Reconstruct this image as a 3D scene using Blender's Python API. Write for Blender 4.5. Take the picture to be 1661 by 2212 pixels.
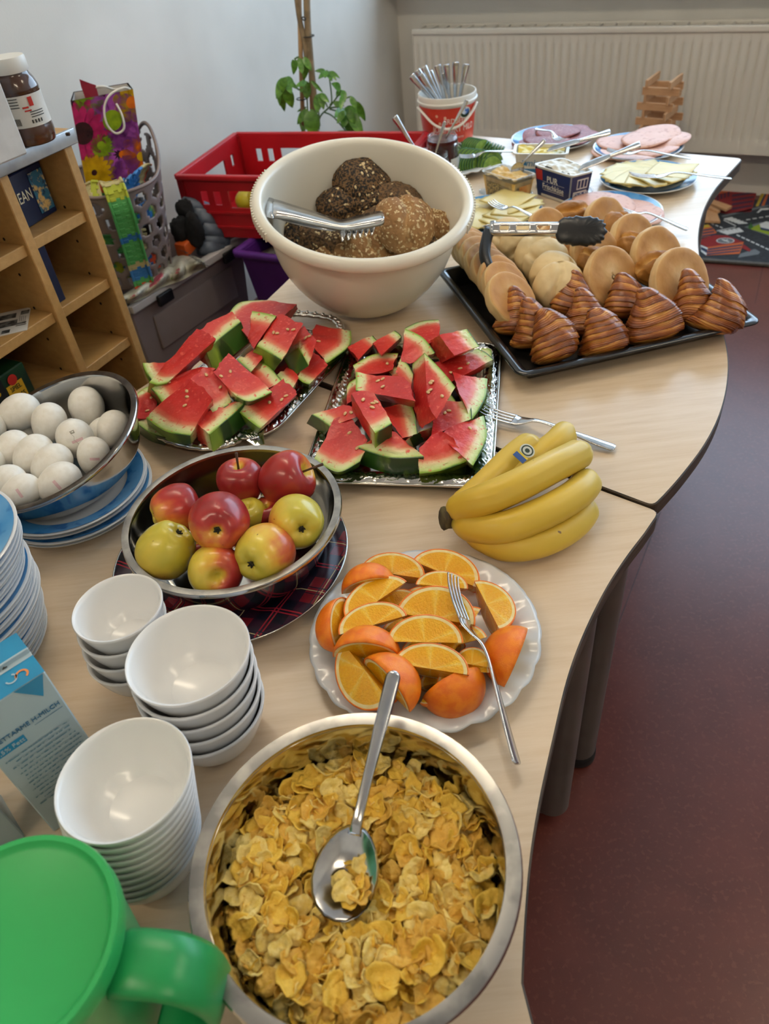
import bpy, bmesh, math, random
import numpy as np
from mathutils import Vector, Matrix
for o in list(bpy.data.objects): bpy.data.objects.remove(o, do_unlink=True)
S = bpy.context.scene
COL = S.collection
rnd = random.Random(7); rng = np.random.default_rng(7)
R = math.radians; PI = math.pi
# ---------------------------------------------------------------- camera
T = 0.58                       # height of the table tops above the floor
CAM_H = 0.70                   # lens height above the table tops
FPX, PITCH, ROLL = 1620.0, R(42.0), R(-7.0)
_f = np.array([0, math.cos(PITCH), -math.sin(PITCH)]); _u = np.array([0, math.sin(PITCH), math.cos(PITCH)]); _r = np.array([1., 0, 0])
CR = math.cos(ROLL)*_r + math.sin(ROLL)*_u; CU = -math.sin(ROLL)*_r + math.cos(ROLL)*_u; CF = _f
cd = bpy.data.cameras.new('camera'); cam = bpy.data.objects.new('camera', cd); COL.objects.link(cam)
cd.sensor_fit = 'VERTICAL'; cd.sensor_height = 36.0; cd.lens = 36.0*FPX/2212.0
cd.clip_start = 0.01; cd.clip_end = 100
cam.matrix_world = Matrix(((CR[0], CU[0], -CF[0], 0), (CR[1], CU[1], -CF[1], 0), (CR[2], CU[2], -CF[2], T+CAM_H), (0, 0, 0, 1)))
cd.dof.use_dof = True; cd.dof.focus_distance = 0.95; cd.dof.aperture_fstop = 7.0
S.camera = cam
CAMP = np.array([0, 0, T+CAM_H])
def ray(px, py):
    return (px-830.5)*CR - (py-1106.0)*CU + FPX*CF
def at(px, py, z=0.0):
    """point seen at (px,py) on the level z above the table tops"""
    d = ray(px, py); t = (z+T-CAMP[2])/d[2]
    return CAMP + d*t
def hit(px, py, p0, n):
    d = ray(px, py); t = ((np.asarray(p0)-CAMP)@n)/(d@n)
    return CAMP + d*t
# ---------------------------------------------------------------- view, world
S.view_settings.view_transform = 'Standard'; S.view_settings.look = 'None'
S.view_settings.exposure = -0.40; S.view_settings.gamma = 1.0; S.view_settings.use_curve_mapping = False
W = bpy.data.worlds.new('world'); S.world = W; W.use_nodes = True
wn = W.node_tree; bg = wn.nodes['Background']
sky = wn.nodes.new('ShaderNodeTexSky'); sky.sky_type = 'HOSEK_WILKIE'; sky.turbidity = 4.0; sky.ground_albedo = 0.3
sky.sun_direction = Vector((-0.55, -0.6, 0.58)).normalized()
wn.links.new(sky.outputs[0], bg.inputs[0]); bg.inputs[1].default_value = 3.0
try:
    S.cycles.use_denoising = True
    S.cycles.max_bounces = 8; S.cycles.diffuse_bounces = 4; S.cycles.glossy_bounces = 4; S.cycles.transmission_bounces = 6
    S.cycles.sample_clamp_indirect = 6.0; S.cycles.caustics_reflective = False; S.cycles.caustics_refractive = False
except Exception: pass
# room axes: E2 runs along the radiator wall to the right, W2 along the other wall towards the lens, N2 out through the radiator wall
TH = R(-30.5)
E2 = np.array([math.cos(TH), math.sin(TH), 0]); N2 = np.array([-math.sin(TH), math.cos(TH), 0]); W2 = -N2
RAD0 = at(905, 300, -0.38)                       # lower end of the radiator front
WALLP = RAD0 + 0.13*N2                           # a point on the radiator wall
_c = hit(866, 150, WALLP, N2); CORNER = np.array([_c[0], _c[1], 0.0])
ROOM_L, ROOM_W, ROOM_H = 6.0, 4.6, 2.75
def room(a, b, z): return CORNER + E2*a + W2*b + np.array([0, 0, z])
WIN_A0, WIN_A1, WIN_Z0, WIN_Z1 = 0.35, 4.3, hit(860, 2, WALLP, N2)[2]+0.135, 2.35
def area(name, loc, size, sy, power, color, rot):
    l = bpy.data.lights.new(name, 'AREA'); l.shape = 'RECTANGLE'; l.size = size; l.size_y = sy; l.energy = power; l.color = color
    o = bpy.data.objects.new(name, l); COL.objects.link(o); o.location = loc; o.rotation_euler = rot
    return o
# daylight entering by the window opening (a light in the plane of the glass, shining into the room)
_wc = room((WIN_A0+WIN_A1)/2, -0.06, (WIN_Z0+WIN_Z1)/2)
area('window_daylight', _wc, WIN_A1-WIN_A0-0.1, WIN_Z1-WIN_Z0-0.1, 120.0, (0.58, 0.78, 1.0), (R(90), 0, TH)).rotation_euler = Matrix(
    ((-E2[0], 0, N2[0]), (-E2[1], 0, N2[1]), (0, 1, 0))).to_euler()
TUBES = [(.72, 2.15), (.72, 4.5), (3.3, 2.15), (3.3, 4.5)]       # ceiling fittings (a,b), tubes run along the radiator wall
TUBE_W, TUBE_COL = 50.0, (1.0, 0.85, 0.64)        # radiance of the bare tubes
# ---------------------------------------------------------------- helpers
def lin(h):
    h = h.lstrip('#'); c = [int(h[i:i+2], 16)/255 for i in (0, 2, 4)]
    return tuple((x/12.92 if x <= .04045 else ((x+.055)/1.055)**2.4) for x in c)
MATS = {}
def mat(name, col, rough=.5, metal=0., col2=None, ns=20., nd=3., lo=.4, hi=.6, bump=0., bs=60., ramp=None, attr='m', sss=0., sssr=(1, .3, .2), trans=0., ior=1.45,
        coat=0., stretch=(1, 1, 1), spec=None, alpha=1., col3=None, ns3=80., lo3=.55, hi3=.65, bdist=.002, nattr=0., coord='Object'):
    if name in MATS: return MATS[name]
    m = bpy.data.materials.new(name); m.use_nodes = True; nt = m.node_tree; N = nt.nodes; L = nt.links
    b = N['Principled BSDF']
    tc = N.new('ShaderNodeTexCoord'); mp = N.new('ShaderNodeMapping'); mp.inputs['Scale'].default_value = stretch
    L.new(tc.outputs[coord], mp.inputs[0]); vec = mp.outputs[0]
    def rgb(c): return (*lin(c), 1) if isinstance(c, str) else (*c, 1)
    if ramp:
        at_ = N.new('ShaderNodeAttribute'); at_.attribute_name = attr; fac = at_.outputs['Fac']
        if nattr:
            nn = N.new('ShaderNodeTexNoise'); nn.inputs['Scale'].default_value = ns; nn.inputs['Detail'].default_value = nd; L.new(vec, nn.inputs['Vector'])
            ma = N.new('ShaderNodeMath'); ma.operation = 'MULTIPLY_ADD'; L.new(nn.outputs[0], ma.inputs[0]); ma.inputs[1].default_value = nattr
            sb = N.new('ShaderNodeMath'); sb.operation = 'SUBTRACT'; L.new(fac, sb.inputs[0]); sb.inputs[1].default_value = nattr*.5
            L.new(sb.outputs[0], ma.inputs[2]); fac = ma.outputs[0]
        cr = N.new('ShaderNodeValToRGB'); e = cr.color_ramp.elements
        e[0].position, e[0].color = ramp[0][0], rgb(ramp[0][1]); e[1].position, e[1].color = ramp[-1][0], rgb(ramp[-1][1])
        for p, c in ramp[1:-1]:
            q = e.new(p); q.color = rgb(c)
        L.new(fac, cr.inputs[0]); out = cr.outputs[0]
    else:
        q = N.new('ShaderNodeRGB'); q.outputs[0].default_value = rgb(col); out = q.outputs[0]
    def mixin(out, c2, scale, l, h, det):
        nz_ = N.new('ShaderNodeTexNoise'); nz_.inputs['Scale'].default_value = scale; nz_.inputs['Detail'].default_value = det; L.new(vec, nz_.inputs['Vector'])
        r_ = N.new('ShaderNodeMapRange'); r_.inputs[1].default_value = l; r_.inputs[2].default_value = h; L.new(nz_.outputs[0], r_.inputs[0])
        mx = N.new('ShaderNodeMix'); mx.data_type = 'RGBA'; L.new(r_.outputs[0], mx.inputs[0]); L.new(out, mx.inputs[6]); mx.inputs[7].default_value = rgb(c2)
        return mx.outputs[2]
    if col2: out = mixin(out, col2, ns, lo, hi, nd)
    if col3: out = mixin(out, col3, ns3, lo3, hi3, 2)
    L.new(out, b.inputs['Base Color'])
    b.inputs['Roughness'].default_value = rough; b.inputs['Metallic'].default_value = metal
    b.inputs['Transmission Weight'].default_value = trans; b.inputs['IOR'].default_value = ior; b.inputs['Coat Weight'].default_value = coat
    b.inputs['Coat Roughness'].default_value = .08; b.inputs['Alpha'].default_value = alpha
    if spec is not None: b.inputs['Specular IOR Level'].default_value = spec
    if sss:
        b.inputs['Subsurface Weight'].default_value = sss; b.inputs['Subsurface Radius'].default_value = sssr; b.inputs['Subsurface Scale'].default_value = .006
    if bump:
        nb = N.new('ShaderNodeTexNoise'); nb.inputs['Scale'].default_value = bs; nb.inputs['Detail'].default_value = 4; L.new(vec, nb.inputs['Vector'])
        bn = N.new('ShaderNodeBump'); bn.inputs['Strength'].default_value = bump; bn.inputs['Distance'].default_value = bdist
        L.new(nb.outputs[0], bn.inputs['Height']); L.new(bn.outputs[0], b.inputs['Normal'])
    MATS[name] = m; return m
def tag(o, label=None, cat=None, group=None, kind=None):
    if label: o['label'] = label
    if cat: o['category'] = cat
    if group: o['group'] = group
    if kind: o['kind'] = kind
    return o
BASE = {}
def thing(name, label, cat, loc=(0, 0, 0), group=None, mw=None):
    o = bpy.data.objects.new(name, None); COL.objects.link(o); o.empty_display_size = .02
    if mw is not None: o.matrix_world = mw
    else: o.location = tuple(loc)
    BASE[o.name] = np.array(loc, float)
    return tag(o, label, cat, group)
def mesh(name, v, f, m, smooth=True, attrs=None, auto=None):
    me = bpy.data.meshes.new(name); me.from_pydata([tuple(map(float, p)) for p in v], [], [tuple(int(i) for i in q) for q in f]); me.update()
    if m is not None: me.materials.append(m)
    if smooth:
        me.polygons.foreach_set('use_smooth', [True]*len(me.polygons))
        if auto: me.set_sharp_from_angle(angle=R(auto))
    if attrs:
        for k, vals in attrs.items():
            a = me.attributes.new(k, 'FLOAT', 'POINT'); a.data.foreach_set('value', np.asarray(vals, dtype=np.float32))
    return me
def link(name, me, parent=None, mw=None):
    o = bpy.data.objects.new(name, me); COL.objects.link(o)
    if parent is not None: o.parent = parent
    if mw is not None:
        if parent is None: o.matrix_world = mw
        else: o.matrix_local = mw
    return o
def obj(name, v, f, m, parent=None, smooth=True, attrs=None, auto=None, local=False, base=None):
    """mesh object; v in world coordinates unless local"""
    v = np.asarray(v, float)
    if parent is not None and not local:
        p = parent; b = np.zeros(3)
        while p is not None: b = b + BASE.get(p.name, np.zeros(3)); p = p.parent
        v = v-b
    o = bpy.data.objects.new(name, None) if False else None
    if parent is None and not local:
        b = np.array([(v[:, 0].min()+v[:, 0].max())/2, (v[:, 1].min()+v[:, 1].max())/2, v[:, 2].min()]) if base is None else np.asarray(base, float)
        me = mesh(name, v-b, f, m, smooth, attrs, auto); o = link(name, me); o.location = tuple(b); BASE[o.name] = b
        return o
    me = mesh(name, v, f, m, smooth, attrs, auto)
    return link(name, me, parent)
def frame(o, x, y, z=None, s=(1, 1, 1)):
    x = np.asarray(x, float); y = np.asarray(y, float)
    x = x/np.linalg.norm(x); zz = np.cross(x, y); zz /= np.linalg.norm(zz); y = np.cross(zz, x)
    return Matrix(((x[0]*s[0], y[0]*s[1], zz[0]*s[2], o[0]), (x[1]*s[0], y[1]*s[1], zz[1]*s[2], o[1]), (x[2]*s[0], y[2]*s[1], zz[2]*s[2], o[2]), (0, 0, 0, 1)))
def zframe(o, z, s=(1, 1, 1), spin=0.):
    z = np.asarray(z, float); z = z/np.linalg.norm(z)
    a = np.array([1., 0, 0]) if abs(z[0]) < .9 else np.array([0, 1., 0])
    x = np.cross(a, z); x /= np.linalg.norm(x); y = np.cross(z, x)
    x2 = math.cos(spin)*x+math.sin(spin)*y
    return frame(o, x2, np.cross(z, x2), s=s)
def ap(mw, v):
    m = np.array(mw); v = np.asarray(v, float); return v@m[:3, :3].T+m[:3, 3]
def unit(v): v = np.asarray(v, float); return v/np.linalg.norm(v)
def lathe(prof, n=48, a0=0., a1=2*PI, scal=0, samp=0.):
    full = abs(a1-a0-2*PI) < 1e-6; k = n if full else n+1
    v = []; f = []; idx = []
    for (r, z) in prof:
        if r < 1e-7: idx.append((len(v),)); v.append((0, 0, z))
        else:
            idx.append(tuple(range(len(v), len(v)+k)))
            for j in range(k):
                a = a0+(a1-a0)*j/n; rr = r*(1+samp*abs(math.sin(a*scal/2))) if scal else r
                v.append((rr*math.cos(a), rr*math.sin(a), z))
    for A, B in zip(idx[:-1], idx[1:]):
        for j in range(n):
            q = (j+1) % k
            if len(A) == 1 and len(B) == 1: continue
            if len(A) == 1: f.append((A[0], B[j], B[q]))
            elif len(B) == 1: f.append((A[j], A[q], B[0]))
            else: f.append((A[j], A[q], B[q], B[j]))
    f = [tuple(reversed(q)) for q in f]
    return np.array(v, float), f
def smooth_prof(pts, n=6):
    """Catmull-Rom through the profile points"""
    P = np.array(pts, float); out = []
    for i in range(len(P)-1):
        p0 = P[max(i-1, 0)]; p1 = P[i]; p2 = P[i+1]; p3 = P[min(i+2, len(P)-1)]
        for k in range(n):
            t = k/n
            out.append(.5*((2*p1)+(p2-p0)*t+(2*p0-5*p1+4*p2-p3)*t*t+(3*p1-p0-3*p2+p3)*t**3))
    out.append(P[-1]); return np.array(out)
def tube(pts, rad, n=10, cap=True, flat=1., up=None):
    P = np.asarray(pts, float); m = len(P); rad = np.broadcast_to(np.asarray(rad, float), (m,)); v = []; f = []
    t = np.gradient(P, axis=0); t /= np.linalg.norm(t, axis=1)[:, None]
    nrm = np.array(up, float) if up is not None else (np.array([0, 0, 1.]) if abs(t[0][2]) < .9 else np.array([1., 0, 0]))
    for i in range(m):
        if up is not None: nrm = np.array(up, float)
        b = np.cross(t[i], nrm); b /= np.linalg.norm(b); nn = np.cross(b, t[i]); nrm = nn
        for j in range(n):
            a = 2*PI*j/n; v.append(P[i]+rad[i]*(math.cos(a)*b+math.sin(a)*flat*nn))
    for i in range(m-1):
        for j in range(n):
            q = (j+1) % n; f.append((i*n+j, i*n+q, (i+1)*n+q, (i+1)*n+j))
    if cap: f.append(tuple(range(n-1, -1, -1))); f.append(tuple(range((m-1)*n, m*n)))
    return np.array(v), f
def join(parts):
    V_ = []; F_ = []; k = 0
    for v, f in parts:
        V_.append(np.asarray(v, float)); F_ += [tuple(i+k for i in q) for q in f]; k += len(v)
    return np.concatenate(V_), F_
def box(c, s, ax=None):
    c = np.asarray(c, float); h = np.asarray(s, float)/2; ax = np.eye(3) if ax is None else np.array([unit(a) for a in ax])
    v = [c+ax[0]*h[0]*i+ax[1]*h[1]*j+ax[2]*h[2]*k for k in (-1, 1) for j in (-1, 1) for i in (-1, 1)]
    return np.array(v), [(0, 2, 3, 1), (4, 5, 7, 6), (0, 1, 5, 4), (2, 6, 7, 3), (0, 4, 6, 2), (1, 3, 7, 5)]
def rbox(c, s, ax=None, r=.004, seg=2):
    bm = bmesh.new(); bmesh.ops.create_cube(bm, size=1.0)
    for q in bm.verts: q.co = Vector((q.co.x*s[0], q.co.y*s[1], q.co.z*s[2]))
    bmesh.ops.bevel(bm, geom=list(bm.edges), offset=r, segments=seg, profile=.6, affect='EDGES')
    v = np.array([q.co[:] for q in bm.verts]); bm.verts.index_update(); f = [tuple(x.index for x in q.verts) for q in bm.faces]; bm.free()
    ax = np.eye(3) if ax is None else np.array([unit(a) for a in ax])
    return v@ax+np.asarray(c, float), f
def prism(poly, d):
    """poly: world points (n,3) of the upper face, d: extrusion vector"""
    P = np.asarray(poly, float); n = len(P); v = np.concatenate([P, P+np.asarray(d, float)])
    nn = np.cross(P[1]-P[0], P[2]-P[0]) if n > 2 else None
    # orientation by area vector
    A = sum(np.cross(P[i]-P[0], P[(i+1) % n]-P[0]) for i in range(n))
    f = [tuple(range(n)), tuple(range(2*n-1, n-1, -1))]+[(i, i+n, (i+1) % n+n, (i+1) % n) for i in range(n)]
    if A@np.asarray(d, float) > 0: f = [tuple(reversed(q)) for q in f]
    return v, f
def bez(pts, n=24):
    P = smooth_prof(pts, max(2, n//(len(pts)-1))); return P
_nd = rng.normal(size=(24, 3)); _np = rng.uniform(0, 6.28, 24)
def nz(P, s=1., o=0):
    P = np.asarray(P, float)*s+o*3.1; r = np.zeros(len(P))
    for i in range(10): r += np.sin(P@_nd[i]*(1+.35*i)+_np[i])/(1+.35*i)
    return r/2.2
def sphere(nu=24, nv=16):
    prof = [(math.sin(PI*i/nv) if 0 < i < nv else 0., -math.cos(PI*i/nv)) for i in range(nv+1)]
    return lathe(prof, nu)
def text(name, s, m, parent, mw, size=.02, align='CENTER', ext=.0003, shear=0., sx=1.):
    c = bpy.data.curves.new('lettering', 'FONT'); c.body = s; c.size = size; c.align_x = align; c.align_y = 'CENTER'; c.extrude = ext; c.shear = shear; c.resolution_u = 2
    t = bpy.data.objects.new('tmp_text', c); COL.objects.link(t); dg = bpy.context.evaluated_depsgraph_get(); dg.update()
    me = bpy.data.meshes.new_from_object(t.evaluated_get(dg)); bpy.data.objects.remove(t, do_unlink=True); bpy.data.curves.remove(c)
    me.materials.clear(); me.materials.append(m); me.name = 'lettering'
    if sx != 1.: me.transform(Matrix.Diagonal((sx, 1, 1, 1)))
    me.transform(mw); return link(name, me, parent)
def loc_of(parent):
    p = parent; b = np.zeros(3)
    while p is not None: b = b+BASE.get(p.name, np.zeros(3)); p = p.parent
    return b
def wtext(s, m, parent, origin, x, y, size, name='lettering', lift=.0006, **k):
    """lettering on a flat face given in world coordinates"""
    n = unit(np.cross(x, y)); o = np.asarray(origin, float)+n*lift-loc_of(parent)
    return text(name, s, m, parent, frame(o, x, y), size, **k)
def copy_tree(o, parent=None):
    c = o.copy(); COL.objects.link(c); c.parent = parent
    for ch in o.children: copy_tree(ch, c)
    return c
def crop(ox, oy, s): return lambda x, y: (ox+x/s, oy+y/s)
# ---------------------------------------------------------------- materials
M_wall = mat('wall_paint', '#d8d6cf', .55, col2='#cfcdc6', ns=3, bump=.25, bs=180, bdist=.001)
M_ceil = mat('ceiling_paint', '#e6e4dd', .8, col2='#dddbd4', ns=4)
M_radi = mat('radiator_enamel', '#dad5ca', .35, col2='#d4cfc4', ns=2)
M_white = mat('white_gloss', '#e9e8e6', .16, col2='#e3e2e0', ns=5)
M_steel = mat('polished_steel', '#c9c9c7', .10, 1., col2='#b9b9b8', ns=6, bump=.03, bs=30)
M_steelb = mat('brushed_steel', '#858483', .28, 1., col2='#a5a39f', ns=40, stretch=(1, 1, 6))
M_cut = mat('cutlery_steel', '#cfcfcf', .16, 1., col2='#bfbfc0', ns=50)
M_silver = mat('silver_plate', '#e4e1db', .14, 1., col2='#cfccc5', ns=15)
M_black = mat('black_plastic', '#101012', .35, col2='#17171a', ns=30)
M_edge = mat('dark_ply_edge', '#4a3c2e', .6, col2='#2c231b', ns=400, nd=1, stretch=(.05, .05, 1))
def wood(name, c1, c2, c3, scale=1., rough=.35, rot=0.):
    if name in MATS: return MATS[name]
    m = bpy.data.materials.new(name); m.use_nodes = True; nt = m.node_tree; N = nt.nodes; L = nt.links; b = N['Principled BSDF']
    tc = N.new('ShaderNodeTexCoord'); mp = N.new('ShaderNodeMapping'); mp.inputs['Scale'].default_value = (4*scale, 45*scale, 45*scale); mp.inputs['Rotation'].default_value = (0, 0, rot)
    L.new(tc.outputs['Object'], mp.inputs[0])
    n1 = N.new('ShaderNodeTexNoise'); n1.inputs['Scale'].default_value = 1.6; n1.inputs['Detail'].default_value = 6; n1.inputs['Roughness'].default_value = .65; L.new(mp.outputs[0], n1.inputs['Vector'])
    n2 = N.new('ShaderNodeTexNoise'); n2.inputs['Scale'].default_value = 2.2; n2.inputs['Detail'].default_value = 2; L.new(tc.outputs['Object'], n2.inputs['Vector'])
    cr = N.new('ShaderNodeValToRGB'); e = cr.color_ramp.elements
    e[0].position, e[0].color = .25, (*lin(c1), 1); e[1].position, e[1].color = .75, (*lin(c3), 1); q = e.new(.5); q.color = (*lin(c2), 1)
    ad = N.new('ShaderNodeMath'); ad.operation = 'MULTIPLY_ADD'; L.new(n2.outputs[0], ad.inputs[0]); ad.inputs[1].default_value = .35; L.new(n1.outputs[0], ad.inputs[2])
    sb = N.new('ShaderNodeMath'); sb.operation = 'SUBTRACT'; L.new(ad.outputs[0], sb.inputs[0]); sb.inputs[1].default_value = .17
    L.new(sb.outputs[0], cr.inputs[0]); L.new(cr.outputs[0], b.inputs['Base Color']); b.inputs['Roughness'].default_value = rough
    MATS[name] = m; return m
M_maple = wood('maple_laminate', '#cbb294', '#d5bfa3', '#dcc8af', 1.0, .27, R(35))
M_shelf = wood('beech_board', '#a57f49', '#b38b53', '#be975e', 1.0, .45, R(60))
M_block = wood('pine_block', '#b88a5c', '#c49870', '#cfa67c', 3., .6)
# floor: red-brown linoleum, faint mottling
M_floor = mat('red_linoleum', '#5f3028', .30, col2='#552a23', ns=14, nd=6, lo=.35, hi=.7, col3='#64352c', ns3=120, bump=.05, bs=90)
M_seam = mat('lino_seam', '#4a2a26', .5, col2='#40231f', ns=20)
# ---------------------------------------------------------------- room shell
def quadbox(name, a0, a1, b0, b1, z0, z1, m, parent=None):
    v = [room(a, b, z) for z in (z0, z1) for b in (b0, b1) for a in (a0, a1)]
    f = [(0, 2, 3, 1), (4, 5, 7, 6), (0, 1, 5, 4), (2, 6, 7, 3), (0, 4, 6, 2), (1, 3, 7, 5)]
    f = [tuple(reversed(q)) for q in f]
    return obj(name, v, f, m, parent, smooth=False)
floor = quadbox('floor', -.15, ROOM_W+.15, -.15, ROOM_L+.15, -.1, 0, M_floor); tag(floor, 'red-brown linoleum floor beside the tables', 'floor', kind='structure')
ceil = quadbox('ceiling', -.15, ROOM_W+.15, -.15, ROOM_L+.15, ROOM_H, ROOM_H+.1, M_ceil); tag(ceil, 'white ceiling over the room', 'ceiling', kind='structure')
tag(quadbox('wall_left', -.12, 0, -.12, ROOM_L+.12, 0, ROOM_H, M_wall), 'white plaster wall behind the shelf and the plant', 'wall', kind='structure')
tag(quadbox('wall_right', ROOM_W, ROOM_W+.12, -.12, ROOM_L+.12, 0, ROOM_H, M_wall), 'white wall outside the picture opposite the shelf', 'wall', kind='structure')
tag(quadbox('wall_rear', 0, ROOM_W, ROOM_L, ROOM_L+.12, 0, ROOM_H, M_wall), 'white wall behind the camera', 'wall', kind='structure')
# radiator wall with the window opening
def wallback():
    P = []
    for (a0, a1, z0, z1) in ((0, ROOM_W, 0, WIN_Z0), (0, ROOM_W, WIN_Z1, ROOM_H), (0, WIN_A0, WIN_Z0, WIN_Z1), (WIN_A1, ROOM_W, WIN_Z0, WIN_Z1)):
        v = [room(a, b, z) for z in (z0, z1) for b in (-.12, 0) for a in (a0, a1)]
        f = [tuple(reversed(q)) for q in [(0, 2, 3, 1), (4, 5, 7, 6), (0, 1, 5, 4), (2, 6, 7, 3), (0, 4, 6, 2), (1, 3, 7, 5)]]
        P.append((np.array(v), f))
    v, f = join(P); return obj('wall_back', v, f, M_wall, smooth=False)
tag(wallback(), 'white plaster wall behind the radiator', 'wall', kind='structure')
win = thing('window_1', 'wide window with white frame above the radiator', 'window', room(WIN_A0, 0, WIN_Z0)); win['kind'] = 'structure'
M_frame = mat('window_frame_paint', '#e4e2dc', .4, col2='#dddbd5', ns=6)
nw = 4
for i in range(nw+1):
    a = WIN_A0+(WIN_A1-WIN_A0)*i/nw; quadbox('window_frame', a-.035, a+.035, -.10, -.07, WIN_Z0, WIN_Z1, M_frame, win)
quadbox('window_frame', WIN_A0, WIN_A1, -.10, -.07, WIN_Z0, WIN_Z0+.06, M_frame, win); quadbox('window_frame', WIN_A0, WIN_A1, -.10, -.07, WIN_Z1-.06, WIN_Z1, M_frame, win)
M_glass = mat('clear_glass', '#ffffff', .0, trans=1., ior=1.0)
for i in range(nw):
    a = WIN_A0+(WIN_A1-WIN_A0)*i/nw; quadbox('pane', a+.035, a+(WIN_A1-WIN_A0)/nw-.035, -.090, -.086, WIN_Z0+.06, WIN_Z1-.06, M_glass, win)
M_sill = mat('sill_stone', '#8d8983', .4, col2='#7f7b75', ns=30)
tag(quadbox('trim_1', WIN_A0-.40, WIN_A1+.3, -.05, .16, WIN_Z0-.04, WIN_Z0, M_sill), 'grey window sill above the radiator', 'window sill', kind='structure')
# ceiling fittings
M_tube = bpy.data.materials.new('lit_tube'); M_tube.use_nodes = True
_b = M_tube.node_tree.nodes['Principled BSDF']; _b.inputs['Emission Color'].default_value = (*TUBE_COL, 1); _b.inputs['Emission Strength'].default_value = TUBE_W
M_fit = mat('lamp_housing', '#e8e6e0', .5, col2='#e0ded8', ns=5)
for i, (a_, b_) in enumerate(TUBES):
    t = thing('ceiling_light', 'long white fluorescent ceiling fitting, number %s from the radiator wall' % ('one', 'two', 'three', 'four')[i], 'ceiling light', room(a_, b_, ROOM_H-.1), 'ceiling fittings')
    quadbox('housing', a_-.64, a_+.64, b_-.06, b_+.06, ROOM_H-.05, ROOM_H, M_fit, t)
    for s_ in (-.035, .035): obj('tube', *tube([room(a_-.6, b_+s_, ROOM_H-.085), room(a_+.6, b_+s_, ROOM_H-.085)], .016, 12), M_tube, t)
# floor seams
tag(obj('trim_2', *prism([at(1425, 1105, -T+.0006), at(1428, 1105, -T+.0006), at(1206, 1700, -T+.0006), at(1203, 1700, -T+.0006)], (0, 0, -.0006)), M_seam, smooth=False), 'thin dark seam in the linoleum floor', 'floor seam', kind='structure')
tag(obj('trim_3', *prism([at(1648, 570, -T+.0006), at(1650, 570, -T+.0006), at(1632, 655, -T+.0006), at(1630, 655, -T+.0006)], (0, 0, -.0006)), M_seam, smooth=False), 'short dark floor seam beside the play mat', 'floor seam', kind='structure')
# ---------------------------------------------------------------- radiator
RADH = hit(905, 64, RAD0, N2)[2]-RAD0[2]; RADL = 2.4; RD = .10
rad = thing('radiator', 'long white ribbed panel radiator on the wall', 'radiator', RAD0)
def rp(a, d, z): return RAD0+E2*a+N2*d+np.array([0, 0, z])
pitch = .0335; nr = int(RADL/pitch); v = []; f = []
offs = [0, .34, .42, .5, .58, .66]; dep = [0, 0, .0045, .006, .0045, 0]
rows = [(0, 0), (.045, 0), (.052, .5), (.060, 1), (RADH-.066, 1), (RADH-.056, .6), (RADH-.050, 0), (RADH-.012, 0)]
nc = nr*6+1
for z, k in rows:
    for c in range(nc):
        i, j = divmod(c, 6); v.append(rp((i+offs[j])*pitch, dep[j]*k, z))
for r_ in range(len(rows)-1):
    for c in range(nc-1): f.append((r_*nc+c, r_*nc+c+1, (r_+1)*nc+c+1, (r_+1)*nc+c))
obj('front_panel', v, f, M_radi, rad, smooth=True)
RADL = nr*pitch
obj('back_panel', *box(rp(RADL/2, RD, RADH/2), (RADL, .004, RADH-.03), (E2, N2, (0, 0, 1))), M_radi, rad, smooth=False)
for a in (-.002, RADL+.002): obj('side_panel', *box(rp(a, RD/2-.002, RADH/2-.004), (.003, RD+.006, RADH-.02), (E2, N2, (0, 0, 1))), M_radi, rad, smooth=False)
for d in (.0, RD): obj('grille_rail', *rbox(rp(RADL/2, d, RADH-.008), (RADL+.006, .012, .022), (E2, N2, (0, 0, 1)), r=.003), M_radi, rad)
gb = mesh('grille_bar', *box((0, 0, 0), (.006, RD, .005), (E2, N2, (0, 0, 1))), M_radi, smooth=False)
for i in range(int(RADL/.055)):
    o = link('grille_bar', gb, rad); o.location = tuple(rp(.02+i*.055, RD/2, RADH-.004)-RAD0)
obj('grille_bar', *box(rp(RADL/2, RD/2, RADH-.006), (RADL, .006, .004), (E2, N2, (0, 0, 1))), M_radi, rad, smooth=False)
for a in (.35, RADL-.35): obj('wall_bracket', *box(rp(a, RD+.015, RADH/2), (.04, .028, RADH*.8), (E2, N2, (0, 0, 1))), M_radi, rad, smooth=False)
# ---------------------------------------------------------------- tables
def tabletop(name, label, pts, zt, th=.026):
    P = np.array(pts, float); P[:, 2] = zt
    t = thing(name, label, 'table', (P[:, 0].mean(), P[:, 1].mean(), 0))
    n = len(P); c = P.mean(0)
    ed = P-0  # outline
    d = np.roll(P, -1, 0)-np.roll(P, 1, 0); nn = np.c_[d[:, 1], -d[:, 0], 0*d[:, 0]]; nn /= np.linalg.norm(nn, axis=1)[:, None]
    area2 = (P[:, 0]*np.roll(P[:, 1], -1)-np.roll(P[:, 0], -1)*P[:, 1]).sum()
    if area2 < 0: nn = -nn
    inn = P-nn*.002
    zu = np.array([0, 0, 1.])
    rows = [inn, P-zu*.0015, P-zu*th, inn-zu*(th+.001)]
    v = np.concatenate([rows[0]]); 
    top = obj('tabletop', rows[0], [tuple(range(n)) if area2 > 0 else tuple(range(n-1, -1, -1))], M_maple, t, smooth=False)
    vv = np.concatenate(rows); ff = []
    for k in range(3):
        for i in range(n):
            j = (i+1) % n; ff.append((k*n+i, (k+1)*n+i, (k+1)*n+j, k*n+j))
    ff.append(tuple(range(3*n, 4*n)))
    if area2 > 0: ff = ff[:-1]+[tuple(reversed(ff[-1]))]
    else: ff = [tuple(reversed(q)) for q in ff[:-1]]+[ff[-1]]
    obj('edge_band', vv, ff, M_edge, t, smooth=False)
    return t, P
def A(px, py): return at(px, py, 0.)
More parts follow.
